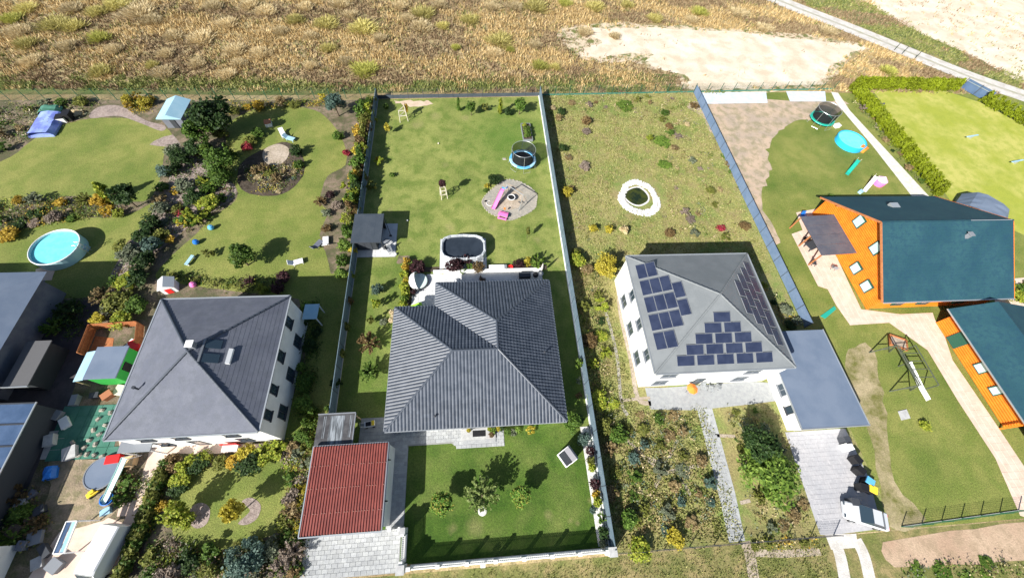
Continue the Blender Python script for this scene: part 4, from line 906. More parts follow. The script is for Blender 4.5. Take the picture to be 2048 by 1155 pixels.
def stake_frame(px, py, n, h, wdt, label, crown_args=None):
    x, y = g(px, py); o = thing('stake_frame', label, 'tree stakes', (x, y, 0), .25)
    pts = [(-wdt, -wdt), (wdt, -wdt), (wdt, wdt), (-wdt, wdt)][:n] if n > 2 else [(-wdt, 0), (wdt, 0)]
    for a, b in pts: MB().tube([(a, b, 0), (a*.8, b*.8, h)], .05, 7).build('stake', m_stake, o)
    for i in range(len(pts) if n > 2 else 1):
        p, q = pts[i], pts[(i+1) % len(pts)]
        for z in ((h*.93, h*.5) if n > 2 else (h*.85,)): MB().beam((p[0]*.85, p[1]*.85, z), (q[0]*.85, q[1]*.85, z), .07, .09).build('crossbar', m_stake, o)
    return o
stake_frame(888, 394, 4, 1.7, .42, 'pale wooden stake frame around the purple tree in the middle of the rear lawn')
x, y = g(888, 394); plant('ball', 'purple', x, y, .62, 3.2, world=True, label='dark purple standard tree inside the pale stake frame', cat='tree', name='tree') if False else None
o = thing('tree', 'young tree with dark purple crown inside the pale stake frame', 'tree', (x, y, 0)); t = link('trunk', TR['tree'], None, o); t.scale = (1, 1, 2.6); c = link('crown', crown('ball', 'purple', 1), None, o, (0, 0, 1.75)); c.scale = (1.35, 1.35, 1.7)
stake_frame(807, 239, 3, 2.1, .62, 'three pale timber stakes with crossbar near the rear left corner')
# raised bed
x, y = g(1053, 267); o = thing('raised_bed', 'long grey raised bed with lush green plants behind the trampoline', 'raised bed', (x, y, 0), R(2))
for a in ((-.75, .75, -1.9, -1.82), (-.75, .75, 1.82, 1.9), (-.75, -.67, -1.815, 1.815), (.67, .75, -1.815, 1.815)): MB().box(*a, 0, .45).build('board', m_pvf, o)
MB().box(-.66, .66, -1.81, 1.81, 0, .38).build('soil', m_darksoil, o)
for k, (xx, yy, c) in enumerate(((-.3, -1.3, 'fresh'), (.3, -1.1, 'green'), (-.2, -.5, 'fresh'), (.3, -.3, 'green'), (-.3, .3, 'fresh'), (.3, .6, 'green'), (-.3, 1.2, 'lime'))):
    tag(link('vegetable_plant', crown('round', c, 0), None, None, (x+xx, y+yy, .35), k), f"{'bushy bright green' if c == 'fresh' else 'deep green' if c == 'green' else 'yellowish'} vegetable plant in the raised bed, {ORD[k]} counted from the trampoline", 'plant', 'vegetables in the raised bed').scale = (.85, .85, .7)
# trampoline
def trampoline(x, y, r, label, pad=(m_blue, m_blue), hnet=1.75, rt=None, zb=.85, net=m_net, nseg=6):
    o = thing('trampoline', label, 'trampoline', (x, y, 0)); rt = rt or r*.9
    MB().lathe([(.01, zb), (r*.82, zb), (r*.82, zb+.01)], 36).build('jumping_mat', m_mat, o)
    for i in range(nseg):
        a0, a1 = 2*math.pi*i/nseg, 2*math.pi*(i+1)/nseg-.02; K = 6; vs = []
        for k in range(K+1):
            a = a0+(a1-a0)*k/K
            for rr, z in ((r*.8, zb+.02), (r*.83, zb+.07), (r*.99, zb+.07), (r*1.02, zb-.06)): vs.append((math.cos(a)*rr, math.sin(a)*rr, z))
        MB().add(vs, [(k*4+j, k*4+j+1, k*4+j+5, k*4+j+4) for k in range(K) for j in range(3)]).build('edge_pad', pad[i % 2], o)
    MB().tube([(math.cos(2*math.pi*k/36)*r, math.sin(2*math.pi*k/36)*r, zb-.05) for k in range(36)], .03, 6, True).build('frame_ring', m_steel, o)
    MB().tube([(math.cos(2*math.pi*k/36)*rt, math.sin(2*math.pi*k/36)*rt, zb+hnet) for k in range(36)], .03, 6, True).build('top_ring', m_steel, o)
    for i in range(6):
        a = 2*math.pi*(i+.5)/6; ca, sa = math.cos(a), math.sin(a)
        MB().tube([(ca*r*1.01, sa*r*1.01, zb-.1), (ca*rt*1.01, sa*rt*1.01, zb+hnet)], .028, 6).build('net_pole', m_steel, o)
        MB().tube([(ca*r, sa*r, zb-.05), (ca*r*1.08, sa*r*1.08, .02), (math.cos(a+.5)*r*1.08, math.sin(a+.5)*r*1.08, .02), (math.cos(a+.5)*r, math.sin(a+.5)*r, zb-.05)], .025, 6).build('leg', m_steel, o)
    MB().lathe([(r*.84, zb+.05), (rt*.97, zb+hnet-.04)], 36, cap=False).build('safety_net', net, o)
    return o
x, y = g(1045.5, 318, .85); trampoline(x, y, 1.95, 'trampoline with blue edge pads, black net and white top ring by the right fence', (m_blue, M('pale_blue_vinyl', (.35, .6, .8), rough=.5, fine=.05)), 1.85, 1.72)
# play area
PA = [(1020, 359), (1050, 368), (1072, 386), (1073, 402), (1068, 418), (1040, 434), (1020, 440), (1003, 436), (978, 425), (965, 408), (968, 395), (982, 380), (1000, 366)]
sheet('play_gravel', PA, Z3, m_gravelg, sm=4, jit=.05)
sheet('play_sand', [(1018, 368), (1045, 385), (1052, 400), (1035, 415), (1010, 420), (995, 405), (1003, 385)], Z4, m_gravel, sm=3, jit=.08)
ed = [g(*p) for p in PA]; ed = smooth(ed, 4)
o = thing('edging', 'low rim of pale stones around the gravel play area', 'edging', (*g(1020, 400), 0)); ex, ey = o.location.x, o.location.y
smesh = MB().add([(-.13, -.09, 0), (.13, -.09, 0), (.13, .09, 0), (-.13, .09, 0), (-.09, -.05, .07), (.1, -.06, .08), (.09, .05, .07), (-.08, .06, .075)], [(4, 5, 6, 7), (0, 1, 5, 4), (1, 2, 6, 5), (2, 3, 7, 6), (3, 0, 4, 7)]).mesh('stone'); smesh.materials.append(m_gravelg)
for i in range(len(ed)):
    p, q = Vector(ed[i]), Vector(ed[(i+1) % len(ed)]); L = (q-p).length; k = max(1, int(L/.3))
    for j in range(k): s_ = p.lerp(q, j/k); link('stone', smesh, None, o, (s_.x-ex, s_.y-ey, .02), math.atan2(q.y-p.y, q.x-p.x)+rnd.uniform(-.2, .2))
HS = 2.25; A1 = Vector((*g(1014, 370, HS), HS)); B1 = Vector((*g(1047, 390, HS), HS)); sx, sy = (A1.x+B1.x)/2, (A1.y+B1.y)/2; dv = (B1-A1); Ls = dv.length; rz = math.atan2(dv.y, dv.x)
o = thing('swing_set', 'steel swing set with nest swing and pink slide on the gravel play area', 'swing set', (sx, sy, 0), rz)
MB().tube([(-Ls/2-.1, 0, HS), (Ls/2+.1, 0, HS)], .06, 8).build('top_beam', m_steel, o)
for s in (-1, 1):
    for t in (-1, 1): MB().tube([(s*Ls/2, 0, HS), (s*(Ls/2+.15), t*1.05, 0)], .045, 8).build('leg', m_steel, o)
MB().tube([(-Ls/2-.08, -.75, .7), (-Ls/2-.08, .75, .7)], .03).build('brace', m_steel, o); MB().tube([(Ls/2+.08, -.75, .7), (Ls/2+.08, .75, .7)], .03).build('brace', m_steel, o)
ns_ = MB().tube([(-.5+math.cos(2*math.pi*k/24)*.5, math.sin(2*math.pi*k/24)*.5, .5) for k in range(24)], .06, 8, True).build('nest_ring', m_whitepaint, o); MB().lathe([(.01, .46), (.46, .48)], 20, (-.5, 0), cap=False).build('nest_seat', m_black, ns_)
for a in (-1, 1):
    for b in (-1, 1): MB().tube([(-.5+a*.35, b*.35, .5), (-.5+a*.1, 0, HS)], .012, 5).build('rope', m_dark, ns_)
MB().box(.75, 1.2, -.09, .09, .5, .53).build('swing_seat', m_dark, o)
for b in (.78, 1.17): MB().tube([(b, 0, .53), (b, 0, HS)], .012, 5).build('chain', m_steel, o)
x, y = g(996, 400, .6); o = thing('slide', 'pink plastic slide with steel ladder on the gravel play area', 'slide', (x, y, 0), math.atan2(g(1004, 380, 1.2)[1]-g(988, 413, .1)[1], g(1004, 380, 1.2)[0]-g(988, 413, .1)[0]))
Ld = 1.45
path = [(-Ld, 0, .22), (-Ld*.72, 0, .3), (0, 0, .85), (Ld*.75, 0, 1.42), (Ld, 0, 1.45)]
vs = []
for p in path:
    for yy, zz in ((-.27, .13), (-.25, 0), (.25, 0), (.27, .13)): vs.append((p[0], yy, p[2]+zz))
MB().add(vs, [(i*4+j, i*4+j+1, i*4+j+5, i*4+j+4) for i in range(4) for j in range(3)]).build('chute', m_pink, o)
for s in (-.24, .24): MB().tube([(Ld+.35, s, 0), (Ld, s, 1.45), (Ld-.05, s, 1.9)], .025).build('ladder_rail', m_steel, o)
for k in range(4): MB().tube([(Ld+.3-k*.08, -.24, .3+k*.32), (Ld+.3-k*.08, .24, .3+k*.32)], .02).build('rung', m_steel, o)
MB().box(Ld-.1, Ld+.35, -.27, .27, 1.4, 1.44).build('platform', m_blue, o)
x, y = g(980, 407); o = thing('paddling_ring', 'white plastic hoop lying on the gravel at the foot of the slide', 'hoop', (x, y, .04)); MB().tube([(math.cos(a)*.45, math.sin(a)*.45, .04) for a in [1.6+k*.33 for k in range(13)]], .035, 6).build('hoop', m_whitepaint, o)
x, y = g(1006, 430, .4); o = thing('picnic_table', 'pink plastic children\'s picnic table at the lower edge of the play area', 'table', (x, y, .02), R(-18))
MB().box(-.65, .65, -.28, .28, .48, .54).build('tabletop', m_pink, o, bevel=.01)
for s in (-1, 1): MB().box(-.62, .62, s*.55-.13, s*.55+.13, .26, .31).build('bench', m_pink, o, bevel=.01)
for s in (-.5, .5): MB().beam((s, -.55, .24), (s, .55, .24), .06).build('leg_beam', m_pink, o); MB().beam((s, -.5, 0), (s, -.2, .5), .06).build('leg', m_pink, o); MB().beam((s, .5, 0), (s, .2, .5), .06).build('leg', m_pink, o)
tag(link('toy_bucket', MB().lathe([(.1, 0), (.15, .22), (.12, .22)], 12).mesh('b'), m_orange, None, (*g(1009, 424), .56)), 'small orange toy bucket on the pink picnic table', 'bucket')
for px, py, mt, lb in ((1017, 432, m_teal, 'teal sand toy beside the pink picnic table'), (971, 403, m_black, 'black toy at the left rim of the play area'), (1013, 376, m_bluep, 'blue toy under the swing beam')):
    tag(link('toy', MB().box(-.14, .14, -.1, .1, 0, .12).box(-.06, .06, -.06, .06, .121, .2).mesh('t'), mt, None, (*g(px, py), .04), rnd.random()), lb, 'toy')
for px, py in ((1009, 318), (0, 0)):
    if px: tag(link('stone', smesh, None, None, (*g(px, py), .01)), 'flat pale stone in the grass left of the trampoline', 'stone').scale = (2.2, 2.4, 1)

# ------------------------------------------------------------------ front garden of the middle plot
def ball_tree(px, py, r, h, col1, label):
    x, y = g(px, py, h*.6); o = thing('tree', label, 'tree', (x, y, 0)); t = link('trunk', TR['tree'], None, o); t.scale = (1.3, 1.3, h*.8)
    c = link('crown', crown('ball', col1, 2), None, o, (0, 0, h*.28)); c.scale = (2.55*r, 2.55*r, h*.85); return o
LEAF['autumn'] = ((.07, .17, .025), (.14, .27, .04), (.33, .27, .06)); WORD['autumn'] = 'green and orange'
ball_tree(884, 1006, 1.1, 2.3, 'autumn', 'dense ball-shaped tree with orange tinted leaves, left of the three on the front lawn')
ball_tree(1042, 991, 1.0, 2.2, 'autumn', 'dense ball-shaped tree with orange tinted leaves, right of the three on the front lawn')
x, y = g(965, 1021); o = thing('tree', 'pale green spiky weeping tree in a white gravel disc, centre of the front lawn', 'tree', (x, y, 0)); t = link('trunk', TR['bush'], None, o, (0, 1.2, .95)); t.scale = (2.4, 2.4, 1.4)
LEAF['pale'] = ((.10, .16, .03), (.2, .27, .07), (.34, .4, .15))
c = link('crown', crown('spiky', 'pale', 2), None, o, (-.02, 1.35, .7)); c.scale = (3.5, 3.3, 2.1)
MB().tube([(0, 0, 0), (0, .25, .7), (0, .8, 1.3), (0, 1.3, 1.9)], .07, 8, r1=.04).build('leaning_stem', m_bark, o)
tag(link('gravel_disc', MB().lathe([(.42, 0), (.4, .05), (.05, .07)], 20).mesh('d'), m_white_gravel, None, (x, y, .02)), 'small white gravel disc round the foot of the weeping tree', 'gravel disc')
x, y = g(1134, 913, .8); o = thing('beach_chair', 'hooded beach chair with grey cover and white frame standing on the front lawn', 'beach chair', (x, y, 0), R(-58))
MB().box(-.72, .72, -.55, .5, 0, .42).build('base_box', m_whitepaint, o, bevel=.02); MB().box(-.62, .62, -.5, .3, .422, .52).build('seat_cushion', m_dark, o, bevel=.02)
sidep = [(-.52, .42), (.5, .42), (.72, 1.35), (.5, 1.62), (-.02, 1.56), (-.12, 1.2), (-.1, .75), (-.5, .62)]
for s in (-.72, .66):
    MB().add([(s, a, b) for a, b in sidep]+[(s+.06, a, b) for a, b in sidep], [tuple(range(8)), tuple(range(15, 7, -1))]+[(i, 8+i, 8+(i+1) % 8, (i+1) % 8) for i in range(8)]).build('side', m_whitepaint, o)
MB().add([(-.66, .5, .42), (.66, .5, .42), (.66, .74, 1.36), (-.66, .74, 1.36), (.66, .5, 1.66), (-.66, .5, 1.66), (.66, -.02, 1.6), (-.66, -.02, 1.6)], [(0, 1, 2, 3), (3, 2, 4, 5), (5, 4, 6, 7)]).build('hood', M('taupe_canvas', (.3, .29, .31), rough=.9, fine=.06), o)
MB().box(-.64, .64, .28, .36, .5, 1.3).build('back_cushion', m_dark, o)
tag(sheet('wear_mark', [(1125, 925), (1140, 921), (1146, 926), (1130, 931)], Z2, M('wear', (.2, .14, .07), (.1, .12, .03), s1=2), sm=3), kind='structure')
FR = 'in the white gravel strip'
for a in (('round', 'dark', 1160, 838, .6, 1.2), ('round', 'blue', 1169, 876, .75, 1.5), ('round', 'purple', 1180, 900, .5, 1.0), ('column', 'olive', 1183, 920, .55, 1.6), ('round', 'lime', 1184, 935, .5, 1.1), ('round', 'purple', 1190, 966, .6, 1.2), ('round', 'gold', 1192, 988, .45, 1.0), ('round', 'lime', 1195, 1004, .55, 1.3), ('loose', 'green', 1203, 1035, .5, 1.2), ('round', 'blue', 1186, 1020, .35, .6), ('round', 'dark', 1207, 1065, .6, 1.2), ('round', 'grey', 1205, 1085, .4, .9)): plant(*a, bed=FR)
plant('round', 'green', 1143, 842, 1.15, 2.0, label='large green bush at the front right corner of the middle house', big=2); plant('loose', 'fresh', 1157, 727, .55, 1.6, label='small bright green shrub in the shaded strip right of the house')
plant('loose', 'rust', 1157, 790, .4, .8, label='small brownish plant at the right fence behind the green bush'); plant('loose', 'grey', 1157, 760, .4, .8, label='thin grey plant in the shaded strip right of the house')
FH = 'against the front wall'
for a in (('low', 'green', 1016, 862, .45, .7), ('low', 'grey', 1026, 864, .45, .6), ('low', 'fresh', 1036, 858, .4, .6), ('loose', 'yellow', 1061, 860, .5, .8)): plant(*a, bed=FH)
# little cart beside the garage
x, y = g(739, 847, .5); o = thing('garden_cart', 'white garden cart with dark panel and yellow box on the shaded path', 'cart', (x, y, .06), R(8))
MB().box(-.5, .5, -.28, .28, .25, .5).build('tub', m_whitepaint, o, bevel=.02); MB().box(-.35, .15, -.2, .2, .502, .56).build('dark_panel', m_black, o); MB().box(.22, .48, -.24, .24, .502, .66).build('yellow_box', m_yel, o, bevel=.01)
for a in (-.35, .35):
    for s in (-.3, .3): MB().tube([(a, s-.03, .14), (a, s+.03, .14)], .14, 12).build('wheel', m_black, o)
MB().tube([(-.5, -.2, .45), (-.85, -.2, .75), (-.85, .2, .75), (-.5, .2, .45)], .02).build('handle', m_steel, o)
x, y = g(795, 866); tag(link('garden_hose', MB().tube([(math.cos(a)*.22, math.sin(a)*.16, .03+.01*k) for k, a in enumerate([i*.5 for i in range(30)])], .02, 5).mesh('h'), m_pvf, None, (x, y, .07)), 'coiled grey garden hose on the path under the left front eave', 'hose')
# planting left of the garage and driveway
GB = 'in the bed left of the red garage'
bed([(612, 822), (640, 815), (630, 890), (622, 895)], 9, ['fresh', 'green'], (.45, .7), (1.8, 2.4), 'left of the black lean-to', ('round', 'column'), 3)
bed([(600, 905), (622, 895), (596, 1072), (574, 1072), (578, 1000)], 24, ['green', 'olive', 'pink', 'lime', 'grey', 'yellow', 'rust'], (.35, .7), (.9, 1.3), GB, ('round', 'loose', 'low', 'spiky'), 4)
bed([(575, 1075), (606, 1078), (600, 1150), (570, 1150)], 12, ['dark', 'pink', 'grey', 'green', 'dry'], (.35, .75), (.8, 1.1), 'in the bed left of the driveway', ('round', 'low', 'loose'), 5)
sheet('driveway_bed', [(-16.9, -4.1), (-15.62, -4.1), (-15.3, 9), (-16.4, 9)], Z3, m_darksoil, px=False)

# ------------------------------------------------------------------ left neighbour's house
def pyramid_house(nm, label, x0, x1, y0, y1, ez, ap, rmat, ovh, wmat=m_white, face_step=.36, two=True, ribs=True):
    wo = ((x0+x1)/2, (y0+y1)/2, 0); o = thing(nm, label, 'house', wo)
    MB(wo).box(x0+ovh, x1-ovh, y0+ovh, y1-ovh, 0, ez-.1).build('wall', wmat, o)
    MB(wo).box(x0+.03, x1-.03, y0+.03, y1-.03, ez-.22, ez-.06).build('soffit', m_whitepaint, o)
    A = Vector((ap[0], ap[1], ap[2])); cs = [Vector((x0, y0, ez)), Vector((x1, y0, ez)), Vector((x1, y1, ez)), Vector((x0, y1, ez))]
    rb = MB(wo)
    for i in range(4):
        p, q = cs[i], cs[(i+1) % 4]; u = (q-p); L = u.length; u.normalize(); nrm = u.cross(A-p).normalized(); v = nrm.cross(u); H_ = (A-p).dot(v); c0 = (A-p).dot(u)
        n = int(H_/face_step)
        for k in range(n):       # courses, each lapping over the one below
            a, b = k*H_/n, (k+1)*H_/n; la, ra = c0*a/H_, L-(L-c0)*a/H_; lb, rb_ = c0*b/H_, L-(L-c0)*b/H_
            vs = [p+u*la+v*a, p+u*ra+v*a, p+u*la+v*a+nrm*.01, p+u*ra+v*a+nrm*.01, p+u*rb_+v*b+nrm*.002, p+u*lb+v*b+nrm*.002]
            rb.add(vs, [(0, 1, 3, 2), (2, 3, 4, 5)])
    r = rb.build('roof', rmat, o)
    for c in cs: ridge(c, A, .1, 'hip_cap', .5, r, wo, m_ridge if rmat is m_mauveroof else rmat, .03)
    for i in range(4):
        p, q = cs[i], cs[(i+1) % 4]; d = (q-p).normalized(); of = Vector((d.y, -d.x, 0))*.07
        MB(wo).beam(p+of, q+of, .12, .1).build('gutter', m_gutter, o)
    return o, r, wo
lh, lr, lo_ = pyramid_house('house', 'two storey white house with grey pyramid hip roof, left of the middle plot', -31.15, -18.98, 7.28, 20.42, 5.3, (-25.0, 13.75, 8.05), m_mauveroof, .12)
for y in (18.0, 14.4, 11.2, 8.9): window(lh, -19.1, y, 3.55 if y != 14.4 else 3.7, 1.1 if y > 12 else .9, 1.2, 'y', 1, lo_, m_dark, bars=0)
for y in (17.0, 13.4, 9.7): window(lh, -19.1, y, .9, 1.3, 1.45, 'y', 1, lo_, m_dark, bars=1)
for x in (-29, -26.2, -22): window(lh, x, 7.4, 3.4, 1.2, 1.25, 'x', -1, lo_, m_dark); window(lh, x, 7.4, .9, 1.2, 1.25, 'x', -1, lo_, m_dark) if x != -26.2 else window(lh, x, 7.4, .1, 1.1, 2.1, 'x', -1, lo_, m_dark, 'door', 0)
ch = MB(lo_).box(-25.0, -24.5, 14.0, 14.5, 7.2, 8.5).build('chimney', m_pvf, lr); MB(lo_).box(-25.06, -24.44, 13.94, 14.56, 8.502, 8.58).build('chimney_cap', m_whitepaint, ch) if False else None
MB(lo_).box(-25.06, -24.44, 13.94, 14.56, 8.502, 8.58).build('chimney_cap', m_whitepaint, lr)
zz = lambda x: 5.3+(-18.98-x)*(8.05-5.3)/6.0
def slope_box(x0, x1, y0, y1, up, nm, mat, par): MB(lo_).add([(x, y, zz(x)+dz) for dz in (.02, up) for x, y in ((x0, y0), (x1, y0), (x1, y1), (x0, y1))], [(3, 2, 1, 0), (4, 5, 6, 7), (0, 1, 5, 4), (1, 2, 6, 5), (2, 3, 7, 6), (3, 0, 4, 7)]).build(nm, mat, par)
slope_box(-24.0, -22.9, 14.2, 15.0, .1, 'skylight', m_glass, lr); slope_box(-23.9, -22.8, 12.9, 13.7, .1, 'skylight', m_glass, lr); slope_box(-22.3, -22.0, 12.9, 14.3, .22, 'roof_flue_box', m_whitepaint, lr)
slope_box(-24.15, -24.02, 12.9, 15.0, .14, 'skylight_frame', m_pvf, lr)
x, y = g(272, 776, 6.4); MB(lo_).lathe([(.08, 5.6), (.08, 6.6), (.14, 6.62), (.14, 6.75)], 10, (x, y)).build('vent_pipe', m_dark, lr)
o = thing('carport', 'small pale blue lean-to roof at the rear right corner of the left house', 'carport', (-18.3, 20.3, 0)); wo = (-18.3, 20.3, 0)
MB(wo).box(-18.9, -17.4, 19.4, 21.2, 1.9, 2.0).build('roof', m_pblue, o)
for a, b in ((-17.5, 19.5), (-17.5, 21.1)): MB(wo).beam((a, b, 0), (a, b, 1.9), .1).build('post', m_whitepaint, o)
sheet('house_path', [(236, 872), (330, 878), (500, 888), (540, 884), (545, 898), (410, 908), (345, 905), (330, 920), (300, 985), (262, 1062), (230, 1160), (208, 1160), (240, 1060), (272, 985), (296, 915), (300, 893), (240, 895)], Z2, m_pinkpave)
sheet('slate_drive', [(243, 1048), (272, 1030), (262, 1062), (224, 1160), (196, 1160)], Z1, m_slate)
o = thing('garden_bench', 'red and white bench against the front wall of the left house', 'bench', (*g(461, 896, .3), 0)); MB().box(-.7, .7, -.3, .25, .38, .46).build('seat', m_whitepaint, o); MB().box(-.75, .75, .25, .33, .2, .95).build('backrest', m_redp, o); MB().box(-.65, -.55, -.25, .25, 0, .38).build('leg', m_whitepaint, o); MB().box(.55, .65, -.25, .25, 0, .38).build('leg', m_whitepaint, o)
o = thing('canopy', 'pale grey porch canopy at the front left corner of the left house', 'canopy', (*g(273, 885, 2.3), 0)); MB().box(-1.3, 1.4, -.8, .8, 2.25, 2.35).build('roof', m_pvf, o)
for a in (-1.2, 1.3): MB().beam((a, -.7, 0), (a, -.7, 2.25), .1).build('post', m_whitepaint, o)

# green patio and sheds left of it
sheet('green_patio', [(130, 812), (250, 808), (222, 918), (84, 918)], Z2, m_greentile)
gp = bpy.data.objects['green_patio']
tilem = MB().box(-.48, .48, -.48, .48, 0, .03).mesh('tile'); tilem.materials.append(m_greentile)
P_ = [g(*p) for p in ((132, 814), (248, 810), (221, 916), (88, 916))]
for i in range(-42, -34):
    for j in range(7, 13):
        if inside((i+.5, j+.2), P_): link('patio_tile', tilem, None, gp, (i+.5, j+.2, Z2+.003))
for k, (px, py) in enumerate(((205, 820), (198, 838), (188, 860), (180, 880), (170, 895), (222, 825), (212, 850), (200, 868), (192, 888), (150, 900), (160, 910), (175, 908), (190, 910), (205, 912), (140, 915), (147, 885))):
    s_ = link('marker_stone', smesh, None, None, (*g(px, py), .05), k); s_.scale = (1.7, 1.7, 2.5); tag(s_, f'pale edging stone on the green patio, {ORD[k]} of the stones', 'stone', 'pale stones set on the green patio')
sheet('grey_slabs', [(100, 862), (137, 858), (112, 918), (80, 918)], Z3, m_conc)
o = thing('shed', 'garden shed with flat blue-grey roof and green side wall left of the left house', 'shed', (*g(212, 727), 0)); wo = tuple(o.location)
SQ = [g(*p, 2.3) for p in ((195, 697), (251, 696), (233, 757), (174, 757))]; x0, x1, y0, y1 = -37.9, -35.0, 13.6, 16.9
MB(wo).box(x0+.1, x1-.1, y0+.1, y1-.1, 0, 2.2).build('wall', m_dgreen, o); MB(wo).box(x0, x1, y0, y1, 2.21, 2.32).build('roof', m_blueroof, o); MB(wo).box(x1-.1, x1-.04, 14.6, 15.4, .1, 1.9).build('door', m_black, o)
o = thing('lean_to', 'pale blue sheet awning on the left side of the blue-grey shed', 'awning', (*g(172, 740), 0)); MB(tuple(o.location)).prism([(-39.2, 13.6), (-38.0, 13.6), (-38.0, 16.6), (-39.2, 16.6)], [1.7, 2.1, 2.1, 1.7], [1.75, 2.15, 2.15, 1.75]).build('roof', m_pblue, o)
for a in (13.7, 16.5): MB(tuple(o.location)).beam((-39.1, a, 0), (-39.1, a, 1.7), .08).build('post', m_wood, o)
def board_fence(label, pts, h, mat, px=True, step=.15):
    P = [g(*p) for p in pts] if px else pts; o = thing('board_fence', label, 'fence', (*P[0], 0)); bm_ = MB().box(-step*.44, step*.44, -.012, .012, .05, h).mesh('board'); bm_.materials.append(mat); pm_ = MB().box(-.05, .05, -.05, .05, 0, h+.05).mesh('post'); pm_.materials.append(mat)
    for a, b in zip(P, P[1:]):
        a, b = Vector(a), Vector(b); d = b-a; L = d.length; rz = math.atan2(d.y, d.x); n = max(1, int(L/step)); d.normalize(); nr = Vector((-d.y, d.x))*.07
        for i in range(n): q = a+d*((i+.5)*L/n)+nr-Vector(P[0]); link('board', bm_, None, o, (q.x, q.y, 0), rz)
        for i in range(max(1, int(L/2))+1): q = a+d*(i*L/max(1, int(L/2)))-Vector(P[0]); link('post', pm_, None, o, (q.x, q.y, 0), rz)
        mid = (a+b)/2-Vector(P[0])
        for z in (.3, h-.25): MB().beam((a.x-P[0][0], a.y-P[0][1], z), (b.x-P[0][0], b.y-P[0][1], z), .05, .08).build('rail', mat, o)
    return o
m_orwood = M('orange_brown_wood', (.36, .13, .05), (.45, .18, .07), None, s1=4, fine=.15)
board_fence('orange-brown wooden fence around a small yard beside the left house', [(175, 712), (196, 658), (288, 652), (284, 690)], 1.2, m_orwood)
sheet('wooden_deck', [(176, 712), (192, 672), (228, 676), (225, 696), (196, 697), (188, 716)], Z3, m_orwood)
# dark yard further left
sheet('dark_yard', [(0, 790), (95, 600), (200, 600), (175, 700), (140, 800), (80, 920), (20, 1060), (0, 1100), (-80, 1160), (-200, 1160), (-100, 700)], Z1, M('shade_toned_paving', (.05, .045, .05), (.075, .065, .07), None, s1=.6, fine=.25))  # dark colour paints in the shade that the buildings cast over this court
sheet('long_path', [(92, 592), (104, 592), (30, 735), (-10, 790), (-25, 785), (20, 720)], Z2, m_slate)
sheet('pool_deck', [(72, 538), (116, 528), (106, 552), (104, 560), (70, 562)], Z3, m_pinkpave)
ribbon('garden_path', [(84, 560), (72, 580), (58, 604)], .8, Z2, m_slate)
o = thing('flat_roof_shed', 'dark grey flat-roofed hut standing in the dark yard on the far left', 'shed', (*g(100, 740), 0)); wo = tuple(o.location); x, y = wo[0], wo[1]
MB().box(-.95, .95, -2.1, 2.1, 0, 2.2).build('wall', m_shedwall, o); MB().box(-1.1, 1.1, -2.3, 2.3, 2.21, 2.3).build('roof', M('grey_felt', (.11, .11, .115), fine=.15), o); MB().box(-1.15, 1.15, -2.4, -2.305, 2.15, 2.35).build('roof_edge', m_gutter, o)
# big dark house with conservatory on the far left
o = thing('house', 'large house with blue-grey roof cut by the left edge of the photo', 'house', (-55, 9, 0)); wo = (-55, 9, 0)
MB(wo).box(-62, -46.0, 12.6, 24.5, 0, 3.4).build('wall', m_slate, o)
MB(wo).add([(-63, 12, 3.5), (-45.3, 12, 3.5), (-45.3, 25.2, 3.5), (-63, 25.2, 3.5), (-54, 18.6, 5.4), (-51.5, 18.6, 5.4)], [(0, 1, 5, 4), (1, 2, 5), (2, 3, 4, 5), (3, 0, 4)]).build('roof', m_blueroof, o)
o = thing('conservatory', 'big conservatory with deep blue glazed roof and dark beams at the left edge', 'conservatory', (-47, 6, 0)); wo = (-47, 6, 0)
MB(wo).box(-55, -40.8, .6, 11.4, 0, 2.7).build('wall', m_dark, o)  # dark material stands in for the shade on this wall
for i in range(6):
    for j in range(4):
        xa, xb = -54.0+j*3.4, -54.0+(j+1)*3.4-.16; ya, yb = .4+i*1.85, .4+(i+1)*1.85-.14; zl = lambda x: 3.6-(x+55)*.06
        MB(wo).add([(xa, ya, zl(xa)), (xb, ya, zl(xb)), (xb, yb, zl(xb)), (xa, yb, zl(xa))], [(0, 1, 2, 3)]).build('pane', m_bluetile, o)
for i in range(7): y = .33+i*1.85; MB(wo).beam((-55.1, y, 3.6), (-40.5, y, 2.73), .12, .1).build('beam', m_dark, o)
for j in range(5): x = -54.08+j*3.4; MB(wo).beam((x, .35, 3.56-(x+55)*.06+.07), (x, 11.5, 3.56-(x+55)*.06+.07), .1, .08).build('beam', m_gutter if j == 4 else m_dark, o)
# round pool on the far left
x, y = g(110, 494, 1.1); o = thing('swimming_pool', 'round turquoise pool on the lawn at the far left', 'pool', (x, y, 0))
MB().lathe([(2.55, 0), (2.55, 1.15), (2.4, 1.18), (2.38, .9)], 40, cap=False, sx=1.0, sy=1.0).build('wall', M('pale_blue_wall', (.45, .7, .75), rough=.4, fine=.03), o); MB().lathe([(.01, .98), (2.4, .98)], 40, cap=False).build('water', m_bluewater, o)
MB().tube([(math.cos(2*math.pi*k/40)*2.5, math.sin(2*math.pi*k/40)*2.5, 1.2) for k in range(40)], .06, 6, True).build('rim', m_whitepaint, o)
ld = MB()
for s in (-.25, .25): ld.tube([(2.3, s, .6), (2.4, s, 1.7), (2.75, s, 1.7), (3.0, s, 0)], .03)
for k in range(3): ld.tube([(2.78+.06*k, -.25, 1.2-.35*k), (2.78+.06*k, .25, 1.2-.35*k)], .03)
ld.build('ladder', m_steel, o)
o = thing('pool_pump', 'blue-grey pump box beside the round turquoise pool', 'pump', (*g(168, 496, .3), 0)); MB().box(-.5, .4, -.35, .35, 0, .6).build('box', m_pblue, o, bevel=.03); MB().lathe([(.2, .6), (.22, .8), (.12, .95)], 12).build('filter', m_dark, o)
